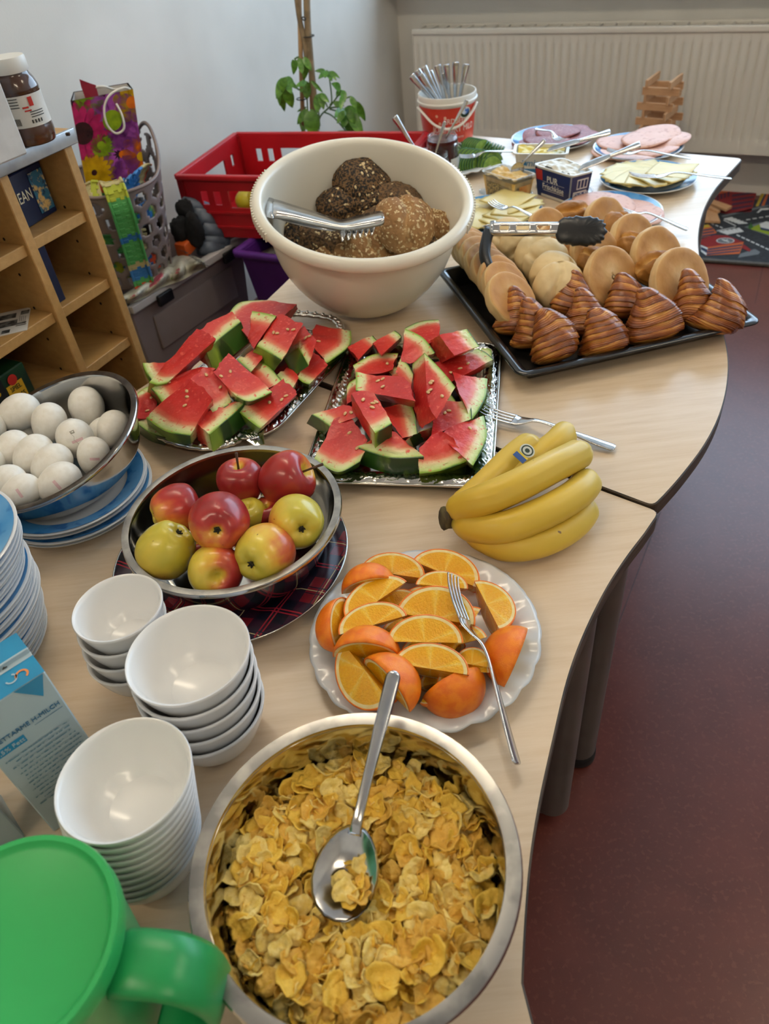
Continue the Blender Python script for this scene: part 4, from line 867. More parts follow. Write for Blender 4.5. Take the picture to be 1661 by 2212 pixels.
# ---------------------------------------------------------------- bread
def breadmat(name, dark, mid, light, extra=None, speck=None, **k): return mat(name, mid, .75, ramp=[(0, light), (.45, mid), (1, dark)], nattr=.5, ns=k.pop('ns', 30), nd=5, bump=.9, bs=120, bdist=.005, col3=extra, ns3=k.pop('ns3', 160), lo3=k.pop('lo3', .60), hi3=k.pop('hi3', .63))
M_oat = breadmat('oat_crust', '#8a643c', '#a37c50', '#bd9a6c', '#d8c49a', ns3=140)
M_poppy = breadmat('poppy_crust', '#5f472c', '#80603a', '#9c7a50', '#1a1613', ns3=230, lo3=.46, hi3=.53)
M_seedr = breadmat('seed_crust', '#5c452c', '#7d5f3c', '#a3805a', '#3a2a1a', ns3=200, lo3=.50, hi3=.55)
def rolly(seed, split=True, nu=72, nv_=48):
    v, f = sphere(nu, nv_); w = v.copy(); r = 1+.09*nz(v, 1.3, seed)+.04*nz(v, 3.5, seed+5)+.016*nz(v, 11., seed+2)+.010*nz(v, 23., seed+7)
    w = v*r[:, None]; w[:, 2] = np.where(w[:, 2] < -.35, -.35+(w[:, 2]+.35)*.25, w[:, 2])
    a = np.clip(v[:, 2]*.5+.5, 0, 1)
    if split:
        dline = v[:, 1]+.15*np.sin(v[:, 0]*4+seed); g = np.exp(-(dline/.16)**2)*(v[:, 2] > 0); w -= v*(.22*g)[:, None]; a = a-.7*g
    return w, f, np.clip(a, 0, 1)
seedv = mesh('seed', *(lambda v, f: (v*np.array([.0042, .0024, .0010]), f))(*sphere(8, 6)), mat('oat_flake', '#d8c59b', .7, col2='#c7b184', ns=100), smooth=True)
def bread(name, label, m, c, s, up, spin, seed, seeds=0, group='seeded rolls in the white bowl', split=True):
    v, f, a = rolly(seed, split); me = mesh('crust', v*np.array(s), f, m, attrs={'m': a}); o = link(name, me, None, zframe(c, up, spin=spin)); tag(o, label, 'bread roll', group)
    if seeds:
        r_ = np.random.default_rng(seed); idx = r_.choice(np.where(v[:, 2] > -.1)[0], seeds, replace=False); P = []
        bv, bf = sphere(7, 5)
        for i in idx:
            p = v[i]*np.array(s); P.append((ap(zframe(p, p/np.array(s)**1.0, spin=r_.uniform(0, 6)), bv*np.array([.0034, .0020, .0007])*r_.uniform(.7, 1.2)), bf))
        q = obj('oat_flakes', *join(P), MATS['oat_flake'], o, local=True); q['kind'] = 'stuff'
    return o
def inb(px, py, z): return at(px, py, z)
SR = [ # crop px, z, radius, material, up, spin, seeds, label
 (800, 400, .145, .062, 'p', (.1, -.35, .9), .3, 40, 'large poppy seed roll on top of the pile'),
 (650, 545, .12, .048, 'p', (-.3, -.5, .8), 1.2, 14, 'dark poppy seed roll left of the large one'),
 (860, 505, .125, .050, 'p', (.2, -.7, .7), 2.0, 34, 'poppy seed roll with oat flakes below the large one'),
 (1075, 560, .11, .054, 's', (.4, -.5, .8), .7, 10, 'dark seed roll leaning on the bowl wall'),
 (1105, 690, .115, .060, 'o', (.1, -.35, .95), .1, 50, 'big oat roll with a split crust near the bowl wall'),
 (1330, 700, .09, .040, 'o', (.8, -.2, .5), 1.5, 34, 'small oat roll squeezed against the bowl wall'),
 (840, 850, .085, .046, 'o', (.2, -.6, .8), .5, 55, 'oat roll under the tong teeth'),
 (720, 850, .080, .038, 'o', (-.1, -.6, .8), 1.4, 22, 'narrow oat roll under the tong teeth'),
 (610, 800, .088, .036, 's', (-.2, -.4, .9), 2.2, 24, 'small oat roll beside the tong handle'),
 (490, 800, .085, .045, 's', (.4, -.5, .7), .9, 12, 'brown seed roll under the tong handle'),
 (350, 765, .09, .050, 'p', (-.5, -.4, .8), .2, 16, 'poppy seed roll at the bowl edge'),
 (545, 890, .07, .035, 'o', (0, -.5, .9), 1.9, 14, 'pale oat roll low against the rim'),
 (980, 890, .07, .030, 'o', (.1, -.6, .8), 1.1, 12, 'oat roll low in the bowl under the split one'),
 (1090, 880, .068, .028, 'o', (.3, -.5, .8), .4, 12, 'small oat roll wedged low under the split one'),
 (940, 680, .10, .045, 's', (0, 0, 1), .4, 14, 'seed roll hidden in the middle of the pile'),
 (1240, 850, .075, .035, 's', (.2, -.2, 1), .4, 8, 'seed roll at the bottom of the pile by the wall')]
for i, (x, y, z, r_, k, up, sp2, ns_, lb) in enumerate(SR):
    m_ = {'p': M_poppy, 's': M_seedr, 'o': M_oat}[k]; z += .030; r_ *= 1.02; c = at(*c5(x, y), z); bread('seeded_roll', lb, m_, c, (r_*1.08, r_*.95, r_*.82), up, sp2, i+1, int(ns_*1.6), split=k == 'o')
# steel serving tongs in the white bowl
tg = thing('serving_tongs', 'steel serving tongs with comb teeth resting in the white bowl', 'tongs', at(*c5(400, 640), .15))
def sheet(name, rows, th, m, par):
    """rows: list of lists of world points forming a grid; thickness via solidify"""
    n = len(rows[0]); v = [p for r_ in rows for p in r_]; f = [(i*n+j, (i+1)*n+j, (i+1)*n+j+1, i*n+j+1) for i in range(len(rows)-1) for j in range(n-1)]
    o = obj(name, v, f, m, par); s_ = o.modifiers.new('sheet', 'SOLIDIFY'); s_.thickness = th; s_.offset = 0; return o
def g5(x, y, z): return at(*c5(x, y), z+.030)
st = [(165, 500, 640, .185), (210, 510, 640, .185), (300, 540, 655, .180), (450, 585, 690, .172), (600, 635, 720, .166), (655, 648, 728, .164), (700, 640, 730, .164), (800, 612, 715, .168), (930, 586, 690, .172), (962, 612, 672, .172)]
st = [tuple(p) for p in smooth_prof(st, 3)]
sheet('upper_arm', [[g5(x, ya*(1-t)+yb*t, z+.009*math.sin(PI*t)-.004*t) for t in np.linspace(0, 1, 7)] for x, ya, yb, z in st], .0018, M_cut, tg)
st2 = [(150, 520, 620, .168), (300, 575, 670, .158), (500, 640, 715, .145), (620, 655, 725, .138), (760, 630, 690, .13)]
sheet('lower_arm', [[g5(x, ya*(1-t)+yb*t, z) for t in np.linspace(0, 1, 5)] for x, ya, yb, z in [tuple(p) for p in smooth_prof(st2, 3)]], .0018, M_cut, tg)
top_ = [g5(170, 500, .187), g5(150, 492, .188), g5(122, 490, .183), g5(118, 500, .174), g5(145, 515, .169)]; bot_ = [g5(168, 638, .187), g5(150, 634, .188), g5(112, 628, .183), g5(108, 632, .174), g5(145, 622, .169)]
sheet('spring_bend', [[a*(1-t)+b*t for t in np.linspace(0, 1, 4)] for a, b in zip(smooth_prof(top_, 4), smooth_prof(bot_, 4))], .0018, M_cut, tg)
for k in range(6):
    x = 668+42*k; y = 716-9*k; obj('tooth', *tube([g5(x, y, .163), g5(x-1, y+40, .155), g5(x-4, y+85, .150)], [.0055, .005, .0015], 8, flat=.5), M_cut, tg)
# ---------------------------------------------------------------- black baking tray
BL = at(1122, 818, .030); BR = at(1646, 694, .030); TL = at(960, 586, .030)
bu = unit(BR-BL); bv_ = unit(TL-BL); bn_ = np.array([-bu[1], bu[0], 0]); bmid = unit(bn_*.5+bv_*.5); bu = unit(np.array([bmid[1], -bmid[0], 0])*.6+bu*.4); bn_ = np.array([-bu[1], bu[0], 0])
BLn = np.linalg.norm(BR-BL); BWn = np.linalg.norm(TL-BL)*1.02
M_tray = mat('black_enamel', '#17181a', .22, col2='#202124', ns=20, coat=.3)
M_greas = mat('black_enamel_greasy', '#1b1917', .35, col2='#2c2722', ns=18, lo=.45, hi=.62)
def tp(a, b, z): return np.array([BL[0], BL[1], T])+bu*a+bn_*b+ZUP*z
def rrect(L_, W_, i, r, z, n=6):
    pts = []; r = max(r-i, .003)
    for cx, cy, a0 in ((L_-i-r, W_-i-r, 0), (i+r, W_-i-r, PI/2), (i+r, i+r, PI), (L_-i-r, i+r, 1.5*PI)):
        for k in range(n+1): a = a0+PI/2*k/n; pts.append(tp(cx+r*math.cos(a), cy+r*math.sin(a), z))
    return pts
rings = [rrect(BLn, BWn, .0, .022, .030), rrect(BLn, BWn, .002, .022, .033), rrect(BLn, BWn, .010, .022, .034), rrect(BLn, BWn, .018, .02, .031), rrect(BLn, BWn, .028, .02, .008), rrect(BLn, BWn, .036, .02, .005)]
n_ = len(rings[0]); v = [p for r_ in rings for p in r_]; f = [(k*n_+i, (k+1)*n_+i, (k+1)*n_+(i+1) % n_, k*n_+(i+1) % n_) for k in range(5) for i in range(n_)]
f = [tuple(reversed(q)) for q in f]
f.append(tuple(range(5*n_, 6*n_)))
tray = obj('baking_tray', v, f, M_tray, smooth=True, auto=60) if False else None
tray = thing('baking_tray', 'black enamel baking tray full of rolls and croissants', 'baking tray', tp(0, 0, 0))
o = obj('rim_and_wall', v, f[:-1], M_tray, tray); s_ = o.modifiers.new('steel', 'SOLIDIFY'); s_.thickness = .0016; s_.offset = -1
o = obj('bottom', [p for p in rings[5]]+[p-ZUP*.0035 for p in rings[5]], [tuple(range(n_)), tuple(range(2*n_-1, n_-1, -1))]+[(i, n_+i, n_+(i+1) % n_, (i+1) % n_) for i in range(n_)], M_greas, tray, smooth=False)
# bread rolls on the tray: flat-bottomed domes standing on edge
def domeroll(seed, split=False, nu=56):
    prof = [(0, 0), (.3, 0), (.6, 0), (.86, .006), (.965, .035), (1.0, .13), (1.0, .27), (.96, .45), (.85, .65), (.66, .82), (.40, .94), (.18, .985), (0, 1.0)]
    pr_ = smooth_prof(prof, 3); pr_[:, 0] = np.maximum(pr_[:, 0], 0); pr_[0, 0] = 0; pr_[-1, 0] = 0
    v, f = lathe([tuple(p) for p in pr_], nu); rd_ = np.hypot(v[:, 0], v[:, 1]); a = np.where(v[:, 2] < .04, .80-.62*np.exp(-(np.hypot(v[:, 0]-.15, v[:, 1]+.1)/.42)**2)-.30*np.clip((rd_-.80)/.2, 0, 1), .22-.25*(np.clip(v[:, 2], 0, 1)-.3))
    a = np.where((v[:, 2] >= .04) & (v[:, 2] < .2), .30, a)
    w = v*(1+.035*nz(v, 1.6, seed)+.018*nz(v, 4, seed)+.006*nz(v, 14, seed))[:, None]; w[:, 2] += .03*nz(v, 2.2, seed+4)+.012*nz(v, 7, seed+1)
    if split:
        g = np.exp(-((v[:, 1]+.12*np.sin(3*v[:, 0]+seed))/.13)**2)*(v[:, 2] > .45); w[:, 2] -= .16*g; a = a-.3*g
    return w, f, np.clip(a, 0, 1)
M_wheat = mat('wheat_crust', '#c99a5c', .6, ramp=[(0, '#e6d0a2'), (.25, '#dcbe88'), (.5, '#c99c62'), (.75, '#b98850'), (1, '#8f5d2e')], nattr=.34, ns=30, nd=6, bump=.4, bs=70, bdist=.002)
M_tan = mat('tan_crust', '#b17f49', .6, ramp=[(0, '#e8d2a8'), (.25, '#dcba86'), (.5, '#c89c64'), (.75, '#b4854c'), (1, '#8d5c2e')], nattr=.48, ns=34, nd=6, bump=.5, bs=70, bdist=.002)
M_brio = mat('brioche_crust', '#bf8d4a', .55, ramp=[(0, '#d9b577'), (.3, '#c9974f'), (.6, '#b07a38'), (1, '#85561f')], nattr=.5, ns=26, nd=6, bump=.7, bs=50, bdist=.004)
c8 = crop(950, 440, 2.336)
def roll(name, label, m, px, py, z, r_, th, flatdir, seed, group, split=False):
    v, f, a = domeroll(seed, split); me = mesh('crust', v*np.array([r_, r_, th]), f, m, attrs={'m': a})
    c = at(*c8(px, py), z); o = link(name, me, None, zframe(c, -np.asarray(flatdir, float), spin=seed)); tag(o, label, 'bread roll', group); return o
order = ('first', 'second', 'third', 'fourth', 'fifth', 'sixth', 'seventh', 'eighth', 'ninth', 'tenth', 'eleventh', 'twelfth')
fdA = (.42, -.52, .72)
RA = [(165, 205, .058), (190, 235, .058), (215, 265, .058), (245, 300, .058), (280, 335, .058), (320, 375, .058), (345, 410, .058), (372, 470, .060)]
for i, (x, y, z) in enumerate(RA): roll('wheat_roll', 'pale wheat roll in the row beside the white bowl, %s from its far end' % order[i], M_wheat, x, y, z+.012, .044+.001*i, .040, fdA, i, 'wheat rolls beside the white bowl')
RBB = [(345, 190, .06), (420, 215, .06), (500, 265, .062), (540, 300, .060), (575, 365, .058), (600, 420, .056)]
for i, (x, y, z) in enumerate(RBB): roll('wheat_roll', 'pale wheat roll in the second row of the tray, %s from its far end' % order[i], M_wheat, x, y, z-.01, .046, .046, (.30, .72, -.45), i+20, 'wheat rolls in the second row', True)
fdC = (.35, -.72, .50)
RC = [(560, 130, .06), (600, 205, .062), (650, 250, .062), (800, 260, .064), (880, 370, .064)]
RCs = [.046, .044, .048, .054, .056]
for i, ((x, y, z), r_) in enumerate(zip(RC, RCs)): roll('tan_roll', 'round tan roll in the middle row of the tray, %s from its far end' % order[i], M_tan, x, y, z, r_, .045, fdC, i+40, 'tan rolls in the middle row')
RDd = [(850, 85, .062, .050), (990, 180, .064, .052), (1115, 265, .066, .056), (1235, 390, .066, .060)]
for i, (x, y, z, r_) in enumerate(RDd): roll('tan_roll', 'round tan roll in the row by the table edge, %s from its far end' % order[i], M_tan, x, y, z, r_, .045, fdC, i+60, 'tan rolls by the table edge')
RE = [(905, 140, .058, .040), (980, 225, .058, .034), (1090, 330, .058, .038), (690, 260, .056, .036), (590, 190, .055, .036), (775, 310, .055, .034), (665, 75, .055, .040)]
for i, (x, y, z, r_) in enumerate(RE): bread('brioche_roll', 'knobbly golden roll between the tan rolls, %s one' % order[i], M_brio, at(*c8(x, y), z), (r_*1.15, r_*.9, r_*1.0), (.1, -.5, .85), i*.8, i+80, 0, 'golden rolls between the tan rolls', split=True)
# croissants
M_crois = mat('croissant_crust', '#9a5a22', .38, ramp=[(0, '#d19a50'), (.22, '#b0702f'), (.5, '#8a4a1b'), (1, '#5c2b10')], nattr=.55, ns=26, nd=4, bump=.35, bs=60, bdist=.002, coat=.15)
def croissant(seed, bend=.25, nu=72, nt=120):
    v = []; a = []; nb = 7.2
    for i in range(nt+1):
        t = i/nt
        base = .50*math.sqrt(max(0, 1-((t-.18)/.19)**2)) if t < .18 else .50*(1-((t-.18)/.82)**1.7*.78)
        if t > .95: base *= math.sqrt(max(0, 1-((t-.95)/.05)**2))*.9+.1*(1-(t-.95)/.05)
        for j in range(nu):
            an = 2*PI*j/nu
            u = nb*(t+.035*math.sin(7*t+seed))+.42*math.sin(an+seed*1.3)+.16*math.sin(2*an+seed*2)+.05*math.sin(5*an+seed)
            fr = u-math.floor(u); kk = math.floor(u); step = .075*(1-fr)**.9-.03+.035*math.sin(kk*2.3+seed)
            w = 2*PI*4.3*u+1.6*math.sin(an*2+seed)+.8*math.sin(an*5+kk); lay = .014*math.sin(w)+.008*math.sin(2.3*w+an*3)
            rr_ = base*(1+step+lay+.07*math.sin(2*an+seed+t*5)+.02*math.sin(9*an+kk*1.7)); x = rr_*math.cos(an); y = rr_*math.sin(an)*.9
            v.append((x+bend*(4*t*(1-t)-.5)*.6, y, t))
            a.append(min(1, max(0, .85-.75*fr**1.2-.14*math.sin(w)+.20*math.sin(3*an+seed+kk))) if t > .08 else .15)
    f = [(i*nu+j, i*nu+(j+1) % nu, (i+1)*nu+(j+1) % nu, (i+1)*nu+j) for i in range(nt) for j in range(nu)]
    f.append(tuple(range(nu-1, -1, -1))); f.append(tuple(range(nt*nu, nt*nu+nu)))
    return np.array(v), f, np.array(a)
CS = [((365, 665), (385, 440), .062, .5, 'croissant at the near left corner of the tray, rear of three'), ((465, 730), (455, 497), .066, .5, 'croissant at the near left corner of the tray, middle of three'), ((585, 800), (535, 552), .078, .5, 'large croissant at the front corner of the tray'),
      ((640, 570), (690, 360), .062, .5, 'croissant leaning against the wheat rolls, tip raised'), ((720, 670), (722, 446), .066, .5, 'croissant behind the second front croissant'), ((825, 765), (800, 545), .078, .5, 'second croissant along the front of the tray'),
      ((920, 580), (930, 370), .068, .5, 'croissant in front of the middle tan roll'), ((1075, 705), (1048, 448), .084, .5, 'broad croissant in the middle of the tray front'), ((1255, 610), (1262, 355), .066, .5, 'croissant in front of the last tan roll'), ((1345, 650), (1455, 418), .080, .5, 'croissant at the far front corner with its tip bent outward')]
for i, (b, t_, wd, _, lb) in enumerate(CS):
    P0 = at(*c8(*b), .016); dv = P0-CAMP; dv = unit(np.array([dv[0], dv[1], 0]))
    hgt = np.linalg.norm(hit(*c8(*t_), P0+dv*.03, dv)-P0); P1 = hit(*c8(*t_), P0+dv*.04, dv)
    ax = P1-P0; L_ = np.linalg.norm(ax); v, f, a = croissant(i*1.7+.3, .25 if i != 9 else .5)
    me = mesh('crust', v*np.array([wd*1.08, wd*1.0, L_*1.12]), f, M_crois, attrs={'m': a}); side = np.cross(ax, CAMP-P0)
    mw = frame(P0, np.cross(side, ax)*0+side, np.cross(ax, side)); o = link('croissant', me, None, mw); tag(o, lb, 'croissant', 'croissants on the baking tray')
# black-tipped tongs lying over the rolls
bt = thing('kitchen_tongs', 'steel tongs with black silicone tips lying over the tray rolls', 'tongs', at(1180, 500, .12))
def arm(P, w, th, m, nm, up=(0, 0, 1), slots=0):
    P = np.array(P); d = np.gradient(P, axis=0); V1 = []
    for p, t in zip(P, d):
        s2 = unit(np.cross(t, up)); V1.append([p-s2*w/2, p-s2*w*.3+np.asarray(up)*th, p+s2*w*.3+np.asarray(up)*th, p+s2*w/2])
    return sheet(nm, V1, .0014, m, bt)
zt_ = .128
e0 = at(*c8(265, 128), zt_); e1 = at(*c8(640, 128), zt_+.004)
_up = unit(unit(CAMP-e0)*.7+ZUP*.3); _sd = unit(np.cross(e1-e0, _up)); V1 = []; TS = np.linspace(0, 1, 41)
for t in TS:
    p = e0*(1-t)+e1*t; V1 += [p-_sd*.013, p-_sd*.009+_up*.006, p-_sd*.004+_up*.0062, p+_sd*.004+_up*.0062, p+_sd*.009+_up*.006, p+_sd*.013]
_f = [(i*6+j, (i+1)*6+j, (i+1)*6+j+1, i*6+j+1) for i in range(40) for j in range(5) if not (j == 2 and any(a_ < TS[i]+.012 < b_ for a_, b_ in ((.10, .22), (.32, .50), (.60, .78))))]
ar = obj('steel_arm', V1, _f, M_cut, bt); _s = ar.modifiers.new('sheet', 'SOLIDIFY'); _s.thickness = .0014; _s.offset = 0
# scalloped black head
hc = at(*c8(715, 135), zt_+.004); nrm = unit(unit(CAMP-hc)*.75+ZUP*.35); hx = unit(e1-e0); hx = unit(hx-nrm*(hx@nrm)); hy = np.cross(nrm, hx); nsc = 64; P = []
for k in range(nsc):
    a = 2*PI*k/nsc; x = .046*math.cos(a); x = math.copysign(abs(x/.046)**.75*.046, x); y = .0285*math.copysign(abs(math.sin(a))**.7, math.sin(a)); sc = 1-.12*abs(math.sin(a*9)) if math.cos(a) > -.6 else 1.; P.append((x*sc, y*sc))
rows = []
for r_, h_ in ((.2, .006), (.6, .0045), (.9, .002), (1., -.001), (1., -.007), (.9, -.009)): rows.append([hc+hx*x*r_+hy*y*r_+nrm*h_ for x, y in P])
v = [p for r_ in rows for p in r_]; f = [(k*nsc+i, (k+1)*nsc+i, (k+1)*nsc+(i+1) % nsc, k*nsc+(i+1) % nsc) for k in range(5) for i in range(nsc)]+[tuple(range(nsc)), tuple(range(6*nsc-1, 5*nsc-1, -1))]
obj('silicone_head', v, f, M_black, bt)
k0_ = e0; k1 = at(*c8(232, 150), zt_-.005)
arm(smooth_prof([at(*c8(255, 118), zt_), at(*c8(236, 180), zt_-.010), at(*c8(226, 250), zt_-.022), at(*c8(240, 310), zt_-.034), at(*c8(262, 372), zt_-.05)], 3), .020, .004, M_black, 'hanging_arm', up=unit(CAMP-e0))
obj('pivot_pin', *tube([e0-hy*.012, e0+hy*.014], .006, 12), M_cut, bt)
obj('pull_ring', *tube([at(*c8(215, 118), zt_), at(*c8(240, 108), zt_+.002), at(*c8(275, 112), zt_)], .0015, 6), M_cut, bt)
# ---------------------------------------------------------------- silver trays
c7 = crop(280, 630, 3.322); cB = crop(660, 670, 3.775)
def silvertray(name, label, A0, U, V_, lu, lv, rimw=.024, r0=.02, emb=1.):
    """A0 corner, U/V unit axes, sizes; embossed rim"""
    A0 = np.array([A0[0], A0[1], T])
    t = thing(name, label, 'serving tray', A0)
    def P(a, b, z): return A0+U*a+V_*b+ZUP*z
    def loop(i, z, r, n=8, per=None):
        pts = []; r = max(r-i, .004)
        for cx, cy, a0 in ((lu-i-r, lv-i-r, 0), (i+r, lv-i-r, PI/2), (i+r, i+r, PI), (lu-i-r, i+r, 1.5*PI)):
            for k in range(n+1): a = a0+PI/2*k/n; pts.append((cx+r*math.cos(a), cy+r*math.sin(a)))
        pts = np.array(pts+[pts[0]]); d = np.r_[0, np.cumsum(np.linalg.norm(np.diff(pts, axis=0), axis=1))]; m = 360; s_ = np.linspace(0, d[-1], m, endpoint=False)
        return np.c_[np.interp(s_, d, pts[:, 0]), np.interp(s_, d, pts[:, 1])], s_/d[-1]
    rows = []; m = 360; nr_ = 14; per = 2*(lu+lv)
    def scroll(u, w):
        x = u*per/.026; c = x-math.floor(x)-.5; sgn = 1 if int(math.floor(x)) % 2 else -1; y = (w-.5)*sgn
        rr_ = math.hypot(c*1.0, y*1.1); an = math.atan2(y, c); return .5+.5*math.sin(an*1+rr_*22-1.0) if rr_ < .52 else .25*math.sin(x*19)
    for k in range(nr_+1):
        w = k/nr_; lp, u = loop(rimw*w, 0, r0+.02); z = .012+.004*math.sin(PI*w)-.002*w
        rows.append([P(a, b, z+(.0030*emb*scroll(uu, w) if .08 < w < .92 else 0)) for (a, b), uu in zip(lp, u)])
    lp, u = loop(rimw+.012, 0, r0+.02); rows.append([P(a, b, .003) for a, b in lp])
    v = [p for r_ in rows for p in r_]; f = [(k*m+i, (k+1)*m+i, (k+1)*m+(i+1) % m, k*m+(i+1) % m) for k in range(len(rows)-1) for i in range(m)]
    o = obj('embossed_rim', v, [tuple(reversed(q)) for q in f], M_silver, t); s_ = o.modifiers.new('plate', 'SOLIDIFY'); s_.thickness = .0012; s_.offset = -1
    rim_edge, u = loop(-.001, 0, r0+.02); obj('edge_bead', *tube([P(a, b, .012) for a, b in rim_edge]+[P(*rim_edge[0], .012)], .0022, 8, cap=False), M_silver, t)
    obj('well', rows[-1]+[p-ZUP*.002 for p in rows[-1]], [tuple(range(m)), tuple(range(2*m-1, m-1, -1))]+[(i, m+i, m+(i+1) % m, (i+1) % m) for i in range(m)], M_silver, t, smooth=False)
    return t, P
b_ = at(*cB(-38, 1395), .012); u_ = unit(at(*cB(1510, 1440), .012)-b_); v_ = np.array([-u_[1], u_[0], 0])
tr_ = at(*cB(1600, 275), .012); lu = np.linalg.norm(at(*cB(1510, 1440), .012)-b_); lv = (tr_-b_)@v_
trayB, PB = silvertray('silver_tray', 'square-cornered silver tray of melon pieces beside the bananas', b_, u_, v_, lu, lv, .026, .012)
br = at(*c7(950, 1100), .012); tr1 = at(*c7(1650, 335), .012); bl = at(*c7(15, 975), .012)
v1 = unit(tr1-br); u1_ = np.array([v1[1], -v1[0], 0]); wlen = abs((bl-br)@u1_); a0 = br-u1_*wlen
trayA, PA = silvertray('silver_tray', 'silver tray with scrolled handles and melon pieces behind the apple bowl', a0, u1_, v1, wlen, np.linalg.norm(tr1-br), .026, .045)
LA = np.linalg.norm(tr1-br)
for end, sg in ((0, -1), (LA, 1)):
    w = wlen/2; pts = [PA(w-.075, end, .012), PA(w-.07, end+sg*.018, .016), PA(w-.045, end+sg*.040, .018), PA(w, end+sg*.046, .018), PA(w+.045, end+sg*.040, .018), PA(w+.07, end+sg*.018, .016), PA(w+.075, end, .012)]
    sp2 = smooth_prof(pts, 8); h = obj('handle', *tube(sp2, .0075*(1+.12*np.sin(np.arange(len(sp2))*1.7)), 10, flat=.6), M_silver, trayA)
    for k in range(3, len(sp2)-3, 3): v, f = sphere(8, 6); obj('handle_bead', v*.0045+sp2[k]+ZUP*.004, f, M_silver, h)
# ---------------------------------------------------------------- watermelon pieces
M_flesh = mat('melon_flesh', '#c4342c', .35, ramp=[(0, '#8fae4a'), (.035, '#c3d48a'), (.10, '#d9dea4'), (.17, '#e0c89a'), (.24, '#d9765a'), (.34, '#cb3f34'), (.6, '#bf2c28'), (1, '#b52624')], nattr=.05, ns=60, nd=3, bump=.35, bs=140, bdist=.0025, sss=.12, sssr=(1, .25, .15), col3='#d65a4c', ns3=150, lo3=.58, hi3=.72)
M_skin = mat('melon_skin', '#2f5a22', .28, col2='#8fb03c', ns=7, nd=4, lo=.50, hi=.62, col3='#1d3f18', ns3=22, lo3=.5, hi3=.6, stretch=(1, 1, .35))
M_skinl = mat('melon_skin_light', '#86a83a', .28, col2='#5f8a2c', ns=12, nd=4, lo=.5, hi=.65, col3='#2c5520', ns3=9, lo3=.6, hi3=.66, stretch=(1, 1, .35))
M_seed = mat('melon_seed', '#d9b98a', .4, col2='#c79a62', ns=100)
_sv, _sf = sphere(10, 6); SEEDM = mesh('seed', _sv*np.array([.0042, .0027, .0013]), _sf, M_seed)
def curve(P, n):
    P = [np.asarray(p, float) for p in P]
    if len(P) == 1: return np.array([P[0]]*n)
    Q = smooth_prof(P, 8) if len(P) > 2 else np.array([P[0]*(1-t)+P[1]*t for t in np.linspace(0, 1, 9)])
    d = np.r_[0, np.cumsum(np.linalg.norm(np.diff(Q, axis=0), axis=1))]; s_ = np.linspace(0, d[-1], n); return np.array([[np.interp(x, d, Q[:, k]) for k in range(3)] for x in s_])
def toface(pts, zs, cr_): return [at(*cr_(x, y), z) for (x, y), z in zip(pts, zs)]
